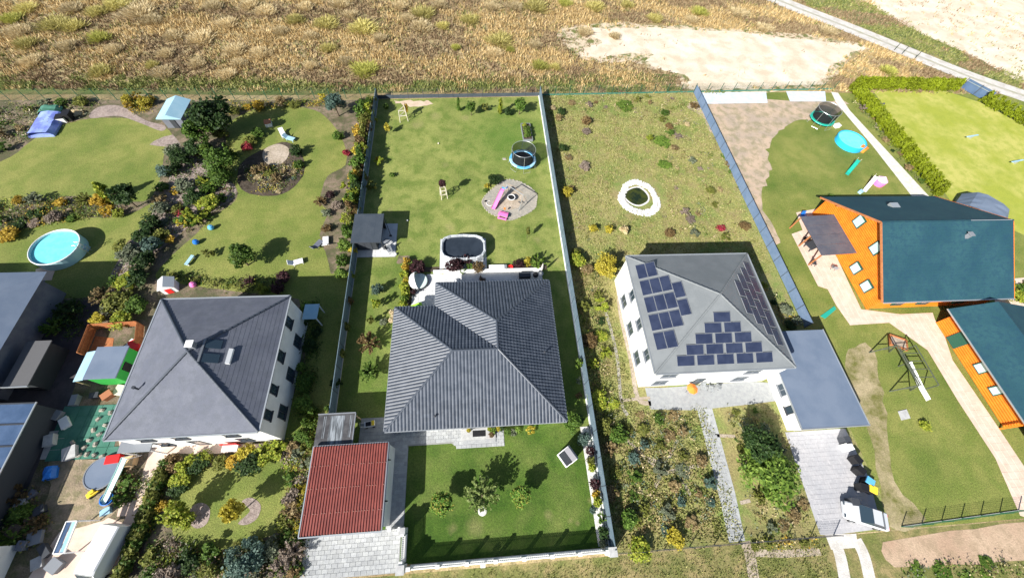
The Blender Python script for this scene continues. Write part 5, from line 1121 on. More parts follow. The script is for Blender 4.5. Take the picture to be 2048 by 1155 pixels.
# garden sheds and small things at the back left
o = thing('shed', 'small garden house with pale blue gable roof between the two left gardens', 'shed', (-43.3, 54, 0)); wo = (-43.3, 54, 0)
MB(wo).box(-44.6, -41.9, 52.2, 55.9, 0, 1.8).build('wall', m_slate, o); MB(wo).add([(-44.95, 51.8, 1.85), (-43.3, 51.8, 2.5), (-41.6, 51.8, 1.85), (-44.95, 56.2, 1.85), (-43.3, 56.2, 2.5), (-41.6, 56.2, 1.85), (-44.95, 51.8, 1.75), (-41.6, 51.8, 1.75)], [(0, 1, 4, 3), (1, 2, 5, 4), (6, 7, 2, 1, 0)]).build('roof', m_pblue, o)
MB(wo).box(-43.6, -42.9, 52.12, 52.197, .05, 1.6).build('door', m_dark, o)
def tarp(px, py, lx, ly, rz, h, mat, nm, label, cat):
    x, y = g(px, py, h); r = random.Random(int(px)); N = 6; vs = []; 
    for i in range(N+1):
        for j in range(N+1): vs.append(((i/N-.5)*lx, (j/N-.5)*ly, h*(1-.6*((i/N-.5)**2*4)**2)+r.uniform(-.06, .06)))
    m_ = MB(); m_.add(vs, [(i*(N+1)+j, (i+1)*(N+1)+j, (i+1)*(N+1)+j+1, i*(N+1)+j+1) for i in range(N) for j in range(N)])
    for (x0, x1, y0, y1) in ((-lx/2+.1, lx/2-.1, -ly/2+.1, ly/2-.1),): m_.box(x0, x1, y0, y1, 0, h*.35)
    o = m_.build(nm, mat); o.location = (x, y, 0); o.rotation_euler = (0, 0, rz); return tag(o, label, cat)
tarp(85, 243, 3.4, 4.6, .1, .9, M('violet_blue_tarp', (.16, .2, .6), (.3, .4, .75), None, s1=.8, fine=.05, rough=.5), 'tarpaulin', 'violet-blue tarpaulin draped over a heap at the back of the far left lawn', 'tarpaulin')
tarp(93, 216, 3.0, 1.5, .1, .8, m_greentile, 'tarpaulin', 'teal tarpaulin just behind the violet-blue one on the far left', 'tarpaulin')
tarp(92, 945, .9, 1.1, .3, .8, m_bluep, 'tarpaulin', 'bright blue tarpaulin in the dark yard next to the conservatory', 'tarpaulin')
def crate(px, py, lx, ly, h, mat, rz, nm, label, cat, lid=None):
    o = thing(nm, label, cat, (*g(px, py, h*.6), 0), rz); MB().box(-lx/2, lx/2, -ly/2, ly/2, 0, h*.86).build('body', mat, o, bevel=min(.04, h*.1)); MB().box(-lx/2-.03, lx/2+.03, -ly/2-.03, ly/2+.03, h*.862, h).build('lid', lid or mat, o, bevel=.01); return o
crate(122, 236, 1.0, 1.0, .9, m_whitepaint, .2, 'chest', 'white chest right of the violet-blue tarpaulin', 'chest', m_black)
crate(135, 230, .9, 1.2, 1.1, m_black, .1, 'chest', 'black composter right of the white chest at the back left', 'composter')
crate(536, 246, .9, .9, .7, m_whitepaint, .3, 'fire_bowl', 'grey round fire pit box on the neighbour lawn near the back fence', 'fire pit', m_rust if False else m_terra)
for k, (px, py, mt, lb) in enumerate(((565, 266, m_whitepaint, 'white garden lounger behind the sandy play circle, left one'), (577, 275, m_pblue, 'pale blue garden lounger right of the white one'), (590, 524, m_whitepaint, 'white garden chair near the fence above the left house'), (633, 490, m_slate, 'grey garden lounger close to the left fence'), (651, 484, m_cream if False else m_whitepaint, 'cream garden lounger beside the grey one at the left fence'))):
    x, y = g(px, py, .4); o = thing('lounger', lb, 'lounger', (x, y, 0), .5+k*.7); MB().box(-.35, .35, -.9, .3, .3, .4).build('seat', mt, o, bevel=.02); MB().beam((0, .28, .36), (0, .75, .8), .66, .07, (0, 1, 0)).build('backrest', mt, o)
    lg = MB().box(-.03, .03, -.03, .03, 0, .3).mesh('leg'); lg.materials.append(mt)
    for a in (-.3, .3):
        for b in (-.8, .2): link('leg', lg, None, o, (a, b, 0))
x, y = g(335, 570, .8); o = thing('playhouse', 'small white playhouse behind the left house', 'playhouse', (x, y, 0), .3); MB().box(-.7, .7, -.6, .6, 0, 1.1).build('wall', m_whitepaint, o); MB().add([(-.85, -.75, 1.1), (.85, -.75, 1.1), (.85, .75, 1.1), (-.85, .75, 1.1), (0, -.75, 1.65), (0, .75, 1.65)], [(0, 4, 5, 3), (4, 1, 2, 5), (0, 1, 4), (2, 3, 5)]).build('roof', m_whitepaint, o); MB().box(-.3, .3, -.66, -.602, .05, .85).build('door', m_redp, o)
for px, py, mt, lb in ((386, 569, m_pink, 'pink play ball behind the left house'), (422, 455, m_blue, 'sky blue exercise ball on the neighbour lawn'), (392, 484, m_bluep, 'dark blue toy on the neighbour lawn below the sky blue ball')):
    tag(link('ball', MB().lathe([(.05, 0), (.26, .1), (.36, .34), (.26, .58), (.05, .68)], 16).mesh('b'), mt, None, (*g(px, py, .3), 0)), lb, 'ball')
x, y = g(379, 520, .3); o = thing('sandbox_table', 'pale turquoise children\'s bench on the neighbour lawn', 'bench', (x, y, 0), 1.3); MB().box(-.7, .7, -.2, .2, .3, .38).build('seat', m_pblue, o); MB().box(-.6, -.5, -.2, .2, 0, .3).build('leg', m_whitepaint, o); MB().box(.5, .6, -.2, .2, 0, .3).build('leg', m_whitepaint, o)
# sandy front yard with toys
sheet('sandy_yard', [(100, 922), (215, 915), (245, 930), (240, 985), (225, 1030), (170, 1050), (120, 1060), (85, 1030), (100, 970)], Z2, M('worn_sand', (.36, .28, .19), (.24, .19, .13), (.14, .14, .06), s1=.5, s2=1.2, fine=.25, fs=6, bump=1, bs=8), sm=3, jit=.12)
x, y = g(202, 945, .5); o = thing('trampoline', 'blue-grey low trampoline in the sandy yard on the left', 'trampoline', (x, y, 0)); MB().lathe([(.01, .5), (1.3, .5), (1.32, .42)], 28, cap=False).build('jumping_mat', m_blueroof, o); MB().tube([(math.cos(2*math.pi*k/28)*1.35, math.sin(2*math.pi*k/28)*1.35, .48) for k in range(28)], .07, 6, True).build('frame_ring', m_pvf, o)
for k in range(5): a = k*1.257; MB().tube([(math.cos(a)*1.3, math.sin(a)*1.3, .45), (math.cos(a)*1.35, math.sin(a)*1.35, 0)], .03).build('leg', m_steel, o)
x, y = g(214, 997, .2); o = thing('paddling_pool', 'small round blue tub in the sandy yard on the left', 'tub', (x, y, 0)); MB().lathe([(.5, 0), (.55, .3), (.48, .32), (.45, .1), (.01, .1)], 24, cap=False).build('tub', m_bluep, o)
x, y = g(185, 985, .3); o = thing('ride_on_toy', 'yellow ride-on toy in the sandy yard on the left', 'toy', (x, y, 0), .7); MB().box(-.45, .45, -.22, .22, .15, .4).build('body', m_yel, o, bevel=.06); MB().box(-.1, .3, -.15, .15, .402, .65).build('seat', m_yel, o, bevel=.04)
for a in (-.3, .3):
    for s in (-.24, .24): MB().tube([(a, s-.04, .14), (a, s+.04, .14)], .14, 10).build('wheel', m_black, o)
x, y = g(236, 955, .5); o = thing('slide', 'long pale slide in the sandy yard on the left', 'slide', (x, y, 0), R(70)); vs = []
for p in ((-2.2, .12), (-1.6, .22), (.6, .9), (1.6, 1.25)):
    for yy, zz_ in ((-.28, .14), (-.25, 0), (.25, 0), (.28, .14)): vs.append((p[0], yy, p[1]+zz_))
MB().add(vs, [(i*4+j, i*4+j+1, i*4+j+5, i*4+j+4) for i in range(3) for j in range(3)]).build('chute', M('ice_plastic', (.6, .78, .75), rough=.4, fine=.02), o)
for s in (-.25, .25): MB().tube([(2.1, s, 0), (1.6, s, 1.3)], .04).build('ladder_rail', m_whitepaint, o)
crate(228, 918, 1.1, .7, .6, m_redp, .1, 'toy_chest', 'red box behind the pale slide in the sandy yard', 'box'); crate(258, 922, 1.0, .8, .7, M('tan_card', (.65, .45, .25)), .1, 'box', 'tan box at the corner of the house path and sandy yard', 'box'); crate(212, 1022, .7, .5, .4, m_pblue, .4, 'box', 'pale blue box lying below the blue tub', 'box')
sheet('landing', [(240, 1005), (272, 1003), (262, 1030), (234, 1032)], Z3, m_pinkpave)
ribbon('hedge_soil_strip', [(325, 925), (300, 1000), (282, 1060), (262, 1150)], 1.1, Z1, m_darksoil)
# vehicles and roofs at the bottom left
def car(px, py, rz, mat, label, L=4.6, W=1.8, H=1.5, van=False, name='parked_car', cat='car', world=None):
    x, y = world or g(px, py, .8); o = thing(name, label, cat, (x, y, 0), rz); hl, hw = L/2, W/2
    if van: st_ = [(-hl, .35, .95, .93), (-hl+.05, .3, 1.9, .95), (hl-1.5, .28, 1.98, .97), (hl-1.15, .28, 1.9, .96), (hl-.75, .28, 1.2, .97), (hl-.1, .3, .9, .9), (hl, .38, .75, .82)]
    else: st_ = [(-hl, .4, .75, .82), (-hl+.12, .3, .95, .95), (-hl+.7, .25, 1.0, 1), (hl-1.2, .25, .98, 1), (hl-.3, .28, .82, .93), (hl, .38, .62, .8)]
    vs = []
    for (a, z0, z1, k) in st_:
        ww = hw*k; vs += [(a, -ww*.9, z0), (a, -ww, (z0+z1)*.5), (a, -ww*.93, z1-.08), (a, -ww*.8, z1), (a, ww*.8, z1), (a, ww*.93, z1-.08), (a, ww, (z0+z1)*.5), (a, ww*.9, z0)]
    n = len(st_); fs = [(i*8+j, (i+1)*8+j, (i+1)*8+(j+1) % 8, i*8+(j+1) % 8) for i in range(n-1) for j in range(8)]+[tuple(range(8)), tuple((n-1)*8+k for k in range(7, -1, -1))]
    b = MB().add(vs, fs).build('body', mat, o, smooth=False)
    if van:
        MB().add([(hl-1.17, -hw*.78, 1.93), (hl-1.17, hw*.78, 1.93), (hl-.74, hw*.82, 1.23), (hl-.74, -hw*.82, 1.23)], [(0, 3, 2, 1)]).build('windscreen', m_glass, o)
    else:
        cab = [(-hl+.45, .98, .9), (-hl+1.05, H-.05, .72), (hl-2.2, H, .72), (hl-1.25, .98, .88)]; vs = []
        for a, z, k in cab: vs += [(a, -hw*k, z), (a, hw*k, z)]
        base_ = [(a, s*hw*.9, .97) for a in (cab[0][0], cab[3][0]) for s in (-1, 1)]
        MB().add(vs, [(0, 2, 3, 1), (4, 6, 7, 5), (0, 6, 4, 2), (1, 3, 5, 7)]).build('window', m_glass, o)
        MB().add([(cab[1][0]-.05, -hw*.71, H-.04), (cab[2][0]+.05, -hw*.71, H+.01), (cab[2][0]+.05, hw*.71, H+.01), (cab[1][0]-.05, hw*.71, H-.04), (cab[1][0]-.05, -hw*.74, H-.1), (cab[2][0]+.05, -hw*.74, H-.08), (cab[2][0]+.05, hw*.74, H-.08), (cab[1][0]-.05, hw*.74, H-.1)], [(0, 1, 2, 3), (4, 5, 1, 0), (3, 2, 6, 7), (5, 6, 2, 1), (7, 4, 0, 3)]).build('roof', mat, o)
    for a in (-hl+.8, hl-.85):
        for s in (-1, 1): wh = MB().tube([(a, s*(hw-.2), .32), (a, s*(hw+.01), .32)], .32, 16).build('wheel', m_black, o); MB().tube([(a, s*(hw-.02), .32), (a, s*(hw+.02), .32)], .18, 10).build('rim', m_steel, wh)
    for s in (-.62, .62): MB().box(hl-.12, hl-.01, s*hw-.15, s*hw+.15, .58, .7).build('headlight', m_glass, o); MB().box(-hl-.005, -hl+.1, s*hw-.12, s*hw+.12, .7, .85).build('tail_light', m_redp, o)
    return o
sheet('pale_yard', [(120, 1062), (205, 1030), (262, 1050), (225, 1165), (50, 1165)], .018, m_pinkpave)
car(207, 1112, R(-101), m_whitepaint, 'white van parked at the bottom left with dark windscreen', 4.6, 1.75, 1.9, True, 'van', 'van')
o = thing('carport', 'small glazed canopy with blue panels and white rim at the bottom left', 'canopy', (*g(130, 1075), 0)); wo = tuple(o.location)
CQ = [g(*p, 2.2) for p in ((127, 1045), (160, 1040), (134, 1105), (99, 1107))]; cx0, cx1, cy0, cy1 = min(p[0] for p in CQ)+.3, max(p[0] for p in CQ)-.2, min(p[1] for p in CQ), max(p[1] for p in CQ)
for k in range(2):
    xa = cx0+k*(cx1-cx0)/2; MB(wo).box(xa+.04, xa+(cx1-cx0)/2-.04, cy0+.06, cy1-.06, 2.2, 2.24).build('panel', m_bluetile if k == 0 else m_pblue, o)
for a, b, c_, d_ in ((cx0, cx1, cy0-.03, cy0+.05), (cx0, cx1, cy1-.05, cy1+.03), (cx0-.05, cx0+.03, cy0, cy1), (cx1-.03, cx1+.05, cy0, cy1)): MB(wo).box(a, b, c_, d_, 2.16, 2.28).build('frame', m_whitepaint, o)
for a in (cx0, cx1):
    for b in (cy0, cy1): MB(wo).beam((a, b, 0), (a, b, 2.16), .09).build('post', m_whitepaint, o)
o = thing('garage', 'flat roofed garage with white rim at the bottom left corner', 'garage', (-41.6, -2.2, 0)); wo = (-41.6, -2.2, 0)
MB(wo).box(-46, -38.9, -6, .2, 0, 2.5).build('wall', m_white, o); MB(wo).box(-45.8, -39.1, -5.8, 0, 2.501, 2.56).build('roof', m_blueroof, o)
for a, b, c_, d_ in ((-46.1, -38.8, .05, .3), (-39.05, -38.8, -6, .04)): MB(wo).box(a, b, c_, d_, 2.45, 2.7).build('roof_edge', m_whitepaint, o)
for k, (px, py, mt) in enumerate(((60, 1035, m_bark), (80, 1020, m_dark), (30, 1060, m_bark), (70, 1075, m_pvf), (90, 1100, m_dark), (45, 1090, m_slate), (75, 1125, m_conc), (110, 1130, m_pvf), (150, 800, m_pvf), (130, 845, m_whitepaint), (115, 830, m_pvf), (100, 880, m_conc), (60, 990, m_slate), (40, 1010, m_conc), (270, 690, m_redp), (262, 688, m_whitepaint), (190, 790, m_dark), (215, 790, m_terra), (240, 780, m_stake), (140, 905, m_conc))):
    wn_ = {'bark': 'brown', 'dark_grey_metal': 'dark grey', 'solar_frame': 'mid grey', 'slate_paving': 'bluish dark', 'concrete_paving': 'concrete grey', 'white_paint': 'white', 'red_plastic': 'red', 'terracotta': 'terracotta', 'pale_timber': 'pale timber'}[mt.name]
    wh_ = 'in the bottom left yard' if py > 980 else 'in the yard behind the left house front' if px > 180 else 'along the green patio'
    crate(px, py, .6+.13*(k % 5), .5+.17*(k % 4), .35+.12*(k % 3), mt, k*.6, 'crate', f'{wn_} crate {wh_}, {ORD[k % 20]} from the road' if False else f'{wn_} box {wh_}, {["lowest", "low", "flat", "square", "long", "wide"][k % 6]} one', 'box')
# rear fences of the neighbours
wire_fence('green mesh fence with tall posts behind the far left gardens', (-78, 57.6), (-15.4, 59.7), 1.9, 26, .0)
wire_fence('green mesh fence with dark foot boards behind the wild garden and bare plot', (11.6, 61.2), (67.2, 64.4), 1.7, 22, .25, None, m_greentile)

# ------------------------------------------------------------------ right neighbour: house with solar panels
rh, rr_, ro = pyramid_house('house', 'two storey white house with light grey pyramid roof full of solar panels', 17.15, 31.85, 10.65, 24.5, 5.25, (24.5, 17.6, 8.35), m_greyroof, .15)
def face_frame(i):
    cs = [Vector((17.15, 10.65, 5.25)), Vector((31.85, 10.65, 5.25)), Vector((31.85, 24.5, 5.25)), Vector((17.15, 24.5, 5.25))]; A = Vector((24.5, 17.6, 8.35))
    p, q = cs[i], cs[(i+1) % 4]; u = (q-p).normalized(); n = u.cross(A-p).normalized(); return p, u, n.cross(u), n, (q-p).length
pvm = MB().box(-.87, .87, -.48, .48, .10, .135).mesh('solar_panel'); pvm.materials.append(m_pv)
pfm = MB().box(-.9, .9, -.51, -.485, .08, .14).box(-.9, .9, .485, .51, .08, .14).box(-.9, -.875, -.48, .48, .08, .14).box(.875, .9, -.48, .48, .08, .14).mesh('frame'); pfm.materials.append(m_pvf)
def panels(i, rows, v0, cen, step=2.06):
    p, u, v, n, L = face_frame(i); M0 = Matrix((u, v, n)).transposed().to_4x4()
    for k, cnt in enumerate(rows):
        for j in range(cnt):
            pos = p+u*(cen+(j-(cnt-1)/2)*step)+v*(v0+k*1.04); o = link('solar_panel', pvm, None, rr_); mm = M0.copy(); mm.translation = pos-Vector(ro); o.matrix_local = mm; link('frame', pfm, None, o)
panels(0, (5, 4, 3, 2, 1), 1.15, 7.25); panels(3, (5, 5, 3, 2), 1.2, 6.55); panels(1, (5, 4, 3, 2), 1.2, 7.2)
for y in (13, 16.5, 20): window(rh, 17.3, y, 3.5, 1.2, 1.2, 'y', -1, ro, m_pvf); window(rh, 17.3, y+.6, .9, 1.5, 1.3, 'y', -1, ro, m_pvf)
for x in (19.2, 28.2): window(rh, x, 10.8, 3.5, 1.6, 1.2, 'x', -1, ro, m_pvf); window(rh, x, 10.8, .9, 1.5, 1.3, 'x', -1, ro, m_pvf)
window(rh, 23.5, 10.8, .1, 1.1, 2.1, 'x', -1, ro, m_dark, 'door', 0)
o = thing('garage', 'white garage with flat slate-blue roof attached to the solar house', 'garage', (35.4, 10.2, 0)); wo = (35.4, 10.2, 0)
MB(wo).prism([(32.0, 5.35), (38.9, 5.35), (38.9, 15.3), (32.05, 15.3), (32.05, 10.4), (32.0, 10.4)][:4] if False else [(32.4, 5.4), (38.9, 5.4), (38.9, 15.3), (32.4, 15.3)], 0, 2.66).build('wall', m_white, o)
MB(wo).prism([(31.6, 5.1), (39.15, 5.1), (39.15, 15.55), (34.0, 15.55), (31.2, 11.6)] if False else [(31.9, 5.1), (39.15, 5.1), (39.15, 15.55), (31.9, 15.55)], 2.68, 2.84).build('roof', m_blueroof, o)
for a, b in (((31.85, 5.05), (39.2, 5.05)), ((39.2, 5.05), (39.2, 15.6)), ((31.85, 5.05), (31.85, 15.6))): MB(wo).beam((*a, 2.79), (*b, 2.79), .1, .16).build('roof_edge', m_gutter, o)
MB(wo).box(33.1, 38.3, 5.33, 5.397, .05, 2.3).build('garage_door', m_whitepaint, o)
window(o, 32.4, 9.3, 1.2, 1.3, 1.0, 'y', -1, wo, m_pvf); window(o, 32.4, 7.2, 1.0, .8, 1.2, 'y', -1, wo, m_dark, bars=0)
sheet('forecourt', [(1290, 775), (1325, 775), (1500, 762), (1540, 765), (1560, 800), (1500, 808), (1425, 816), (1395, 820), (1300, 818)], Z2, m_stone)
sheet('drive', [(1570, 864), (1690, 856), (1735, 950), (1765, 1056), (1655, 1070), (1640, 1068), (1610, 980)], Z2, M('pale_drive', (.40, .40, .42), (.47, .46, .47), (.34, .34, .36), s1=.5, s2=2, fine=.1, bump=.3))
dp = [g(*p) for p in ((1572, 866), (1688, 858), (1733, 950), (1762, 1054), (1656, 1068), (1642, 1066), (1611, 980))]; pave(bpy.data.objects['drive'], dp, .62, .42, MATS['pale_drive'], .04, gap=.012, full=True)
sheet('garden_walk', [(1394, 818), (1424, 816), (1470, 985), (1490, 1080), (1458, 1084), (1440, 1000)], Z3, m_stone)
wp = [g(*p) for p in ((1396, 822), (1422, 820), (1468, 985), (1487, 1076), (1460, 1080), (1442, 1000))]; pave(bpy.data.objects['garden_walk'], wp, .4, .33, m_stone, .045, gap=.012, full=True)
ribbon('edging_path', [(1207, 610), (1222, 660), (1235, 720), (1242, 800), (1255, 830)], .35, Z3, m_gravelg); ribbon('edging_path', [(1236, 540), (1240, 620), (1262, 720), (1275, 795), (1302, 806)], .5, Z2, m_gravel)
for pts in ([(1245, 870), (1290, 915), (1320, 945), (1300, 990)], [(1290, 915), (1330, 920), (1355, 880)], [(1320, 948), (1350, 940), (1400, 930)], [(1355, 945), (1382, 990)], [(1430, 870), (1470, 872)], [(1480, 1005), (1500, 1000)], [(1242, 800), (1300, 795)]): ribbon('narrow_garden_path', pts, .32, Z3, m_gravel)
# pond
pc = g(1277, 392); RING = [g(*p) for p in ((1238, 392), (1250, 368), (1270, 360), (1300, 372), (1318, 400), (1316, 420), (1295, 432), (1262, 424), (1242, 408))]
sheet('pond_rim', RING, Z1, m_white_gravel, sm=4); sheet('pond_bank', [g(*p) for p in ((1246, 390), (1258, 377), (1280, 373), (1297, 388), (1297, 404), (1278, 413), (1258, 406))], Z3, m_white_gravel, px=False, sm=4)
sheet('pond_water', [g(*p) for p in ((1249, 390), (1260, 379), (1278, 376), (1294, 390), (1294, 402), (1277, 410), (1260, 404))], Z4, M('pond_water', (.012, .022, .01), (.05, .06, .01), None, s1=.8, rough=.15, spec=.5, fine=.1), px=False, sm=4)
o = thing('pond_edging', 'ring of white stones around the small dark pond in the wild garden', 'stone ring', (*pc, 0)); ring_ = smooth(RING, 7); ctr = Vector(pc)
wst = smesh.copy(); wst.materials.clear(); wst.materials.append(m_whitepaint if False else m_white_gravel)
for i, p in enumerate(ring_):
    for q in (.97, .86, .76): v = Vector(p)-ctr; s_ = link('stone', wst, None, o, (v.x*q+rnd.uniform(-.06, .06), v.y*q+rnd.uniform(-.06, .06), .02), rnd.uniform(0, 3)); k = rnd.uniform(1.3, 2.0); s_.scale = (k, k, 1.6)
# side fence between wild garden and bare plot
panel_fence('panel_fence', 'blue-grey panel fence between the wild garden and the bare sandy plot', (39.7, 17.0), (39.4, 62.6), 1.5, 19, M('blue_grey_panel', (.12, .18, .28), (.15, .21, .31), None, s1=1, fine=.08), slats=5, base=False)
# bins and car on the drive
for k, (px, py, mt, lb) in enumerate(((1690, 880, m_dark, 'dark bin nearest to the garage on the right hand drive'), (1694, 893, m_whitepaint, 'white tub beside the first dark bin on the drive'), (1711, 918, m_black, 'black bin in the middle of the row on the drive'), (1718, 940, m_black, 'second black bin, directly above the blue one'), (1735, 962, m_blue, 'bright blue lidded bin on the drive edge'), (1741, 978, m_yel, 'yellow lidded bin below the blue one'), (1724, 974, m_black, 'black bin left of the yellow lidded one'), (1706, 1003, m_dark, 'dark round planter above the parked white car'))):
    crate(px, py, .62, .7, 1.0, m_black if mt in (m_blue, m_yel) else mt, .2*k, 'bin', lb, 'bin', mt)
car(1733, 1030, R(160), M('silvery_white_paint', (.55, .57, .6), rough=.3, fine=.02, coat=.5), 'white car parked at the road end of the right hand drive', 4.0, 1.75, 1.45)
o = thing('garden_parasol', 'small orange parasol on the forecourt of the solar house', 'parasol', (*g(1386, 776, 1.8), 0)); MB().tube([(0, 0, 0), (0, 0, 1.9)], .03).build('pole', m_steel, o); MB().lathe([(.6, 1.65), (.02, 1.95)], 8, cap=False).build('canopy', m_orange, o)
for k, (px, py) in enumerate(((1405, 775), (1420, 778), (1435, 774))): lounge(*g(px, py, .3), k*1.2, f'steel grey chair on the forecourt, {["nearest to the orange parasol", "middle one of three", "farthest from the orange parasol"][k]}', m_steel)

# ------------------------------------------------------------------ orange log house
o = thing('house', 'orange log house with dark teal gable roof on the right', 'house', (57, 26.9, 0)); wo = (57, 26.9, 0)
LX0, LX1, LY0, LY1, RZ_, EZ = 49.2, 65.0, 19.4, 34.6, 7.9, 3.1
rs = (RZ_-EZ)/(26.9-18.6)
lw = .26; k = 0; z = .02
while z < EZ-.3:
    for a, b in (((LX0, LY0), (LX1, LY0)), ((LX1, LY1), (LX0, LY1)), ((LX0, LY1+.25), (LX0, LY0-.25)), ((LX1, LY0-.25), (LX1, LY1+.25))):
        MB(wo).tube([(a[0], a[1], z+lw/2), (b[0], b[1], z+lw/2)], lw*.54, 8).build('log', m_log, o)
    z += lw
while z < RZ_-.5:
    yl = 18.6+(z+lw-EZ)/rs+.25; yh = 53.8-yl
    if yh-yl > .4:
        for x in (LX0, LX1): MB(wo).tube([(x, yl, z+lw/2), (x, yh, z+lw/2)], lw*.54, 8).build('log', m_log, o)
    z += lw
MB(wo).box(LX0+.1, LX1-.1, LY0+.1, LY1-.1, 0, EZ-.2).build('inner_wall', m_log, o)
rb = MB(wo)
for s, ye in ((1, 18.6), (-1, 35.2)):
    d = (26.9-ye); vs = [(48.2, ye, EZ), (65.9, ye, EZ), (65.9, 26.9, RZ_), (48.2, 26.9, RZ_)]; n = 26
    for i in range(n):
        a, b = i/n, (i+1)/n; pa = lambda x, t, h: (x, ye+d*t, EZ+(RZ_-EZ)*t+h)
        rb.add([pa(48.2, a, 0), pa(65.9, a, 0), pa(48.2, a, .03), pa(65.9, a, .03), pa(65.9, b, .002), pa(48.2, b, .002)], [(0, 1, 3, 2), (2, 3, 4, 5)] if s > 0 else [(2, 3, 1, 0), (5, 4, 3, 2)])
rf = rb.build('roof', m_tealroof, o)
MB(wo).beam((48.2, 26.9, RZ_+.03), (65.9, 26.9, RZ_+.03), .22, .07).build('ridge_cap', m_tealroof, rf); MB(wo).beam((60, 26.9, RZ_+.09), (65.6, 26.9, RZ_+.09), .1, .03).build('ridge_vent', m_gutter, rf)
for x in (48.17, 65.93):
    for ye in (18.6, 35.2): MB(wo).beam((x, ye, EZ-.1), (x, 26.9, RZ_-.1), .07, .24).build('barge_board', m_orwood if x < 50 else m_log, rf)
MB(wo).beam((48.2, 18.52, EZ), (65.9, 18.52, EZ), .12, .1).build('gutter', m_gutter, o)
for y in (21.5, 26.9, 32.5): MB(wo).beam((48.3, y, EZ+(8.3-abs(y-26.9))*rs-.35), (49.2, y, EZ+(8.3-abs(y-26.9))*rs-.35), .18).build('purlin', m_orwood, o)
MB(wo).box(59.2, 59.6, 25.0, 25.4, 6.6, 7.5).build('chimney', m_pvf, rf); MB(wo).box(59.1, 59.7, 24.9, 25.5, 7.502, 7.58).build('chimney_cap', m_pvf, rf)
x, y = g(2005, 489, 5.5); ds = MB(wo).lathe([(.02, 5.9), (.35, 5.95), (.5, 6.1)], 18, (x, y), cap=False).build('satellite_dish', m_whitepaint, rf); MB(wo).tube([(x, y, 5.2), (x, y, 5.9)], .03).build('dish_mast', m_steel, ds)
sk = g(1778, 402, 5.3); MB(wo).box(54.6, 55.7, 31.2, 32.0, EZ+(35.2-31.6)*rs-.1, EZ+(35.2-31.6)*rs+.3).build('skylight', m_gutter, rf)
m_gframe = M('dark_green_frame', (.02, .09, .06), rough=.5, fine=.03)
def gable_window(y, z, w_, h_): 
    f = MB(wo).box(48.9, 49.08, y-w_/2, y+w_/2, z, z+h_).build('window', m_gframe, o); MB(wo).box(48.87, 48.897, y-w_/2+.12, y+w_/2-.12, z+.12, z+h_-.12).build('pane', M('bright_pane', (.45, .6, .58), rough=.15, fine=.05), f)
gable_window(29.2, 4.4, 1.3, 1.5); gable_window(25.0, 4.4, 1.3, 1.5); gable_window(24.3, 1.0, 1.3, 1.4); gable_window(21.6, 1.0, 1.3, 1.4); gable_window(30.5, .9, 1.4, 1.5)
for x in (51.5, 55, 60): f = MB(wo).box(x, x+1.4, 19.1, 19.28, 1.0, 2.3).build('window', m_gframe, o); MB(wo).box(x+.12, x+1.28, 19.07, 19.097, 1.12, 2.18).build('pane', m_glass, f)
o = thing('pergola', 'terrace roof of dark grey panels on posts in front of the orange gable', 'pergola', (46.5, 29, 0)); wo = (46.5, 29, 0)
for k in range(4): MB(wo).prism([(44.3, 25.9+k*1.6), (48.95, 25.9+k*1.6), (48.95, 25.9+(k+1)*1.6-.05), (44.3, 25.9+(k+1)*1.6-.05)], [2.45, 2.8, 2.8, 2.45], [2.5, 2.85, 2.85, 2.5]).build('roof_panel', M('smoky_panel', (.085, .09, .115), (.11, .11, .13), None, s1=1, fine=.08, rough=.35), o)
for y in (26, 29.1, 32.2): MB(wo).beam((44.45, y, 0), (44.45, y, 2.45), .14).build('post', m_orwood, o); MB(wo).beam((44.4, y, 2.36), (48.7, y, 2.66), .08, .1).build('rafter', m_dark, o)
TP2 = [g(*p) for p in ((1592, 425), (1650, 414), (1676, 520), (1722, 618), (1800, 628), (1865, 625), (1870, 640), (1885, 660), (1905, 720), (1980, 830), (2060, 950), (2100, 1050), (2040, 1030), (1990, 915), (1915, 800), (1855, 700), (1778, 645), (1700, 650), (1672, 610), (1655, 578), (1636, 572), (1583, 468), (1605, 460))]
sheet('pale_terrace', TP2, Z2, m_pinkpave, px=False)
pave(bpy.data.objects['pale_terrace'], TP2, .7, .7, m_pinkpave, .04, gap=.012, bond=0, full=True)
o = thing('garden_table', 'dark covered table on the pale terrace left of the pergola', 'table', (*g(1628, 488, .7), 0), .4); MB().box(-1.1, 1.1, -.6, .6, .62, .72).build('tabletop', m_dark, o, bevel=.03)
for a in (-.9, .9):
    for b in (-.45, .45): MB().box(a-.05, a+.05, b-.05, b+.05, 0, .62).build('leg', m_dark, o)
for k, (px, py, mt, lb) in enumerate(((1606, 432, m_bluep, 'dark blue chair at the top corner of the pale terrace'), (1628, 526, m_dark, 'dark chair on the lower part of the pale terrace'), (1668, 535, m_pvf, 'grey chair on the pale terrace near the orange wall'), (1610, 478, m_black, 'black chair left of the dark covered table'))): lounge(*g(px, py, .4), k*1.3, lb, mt)
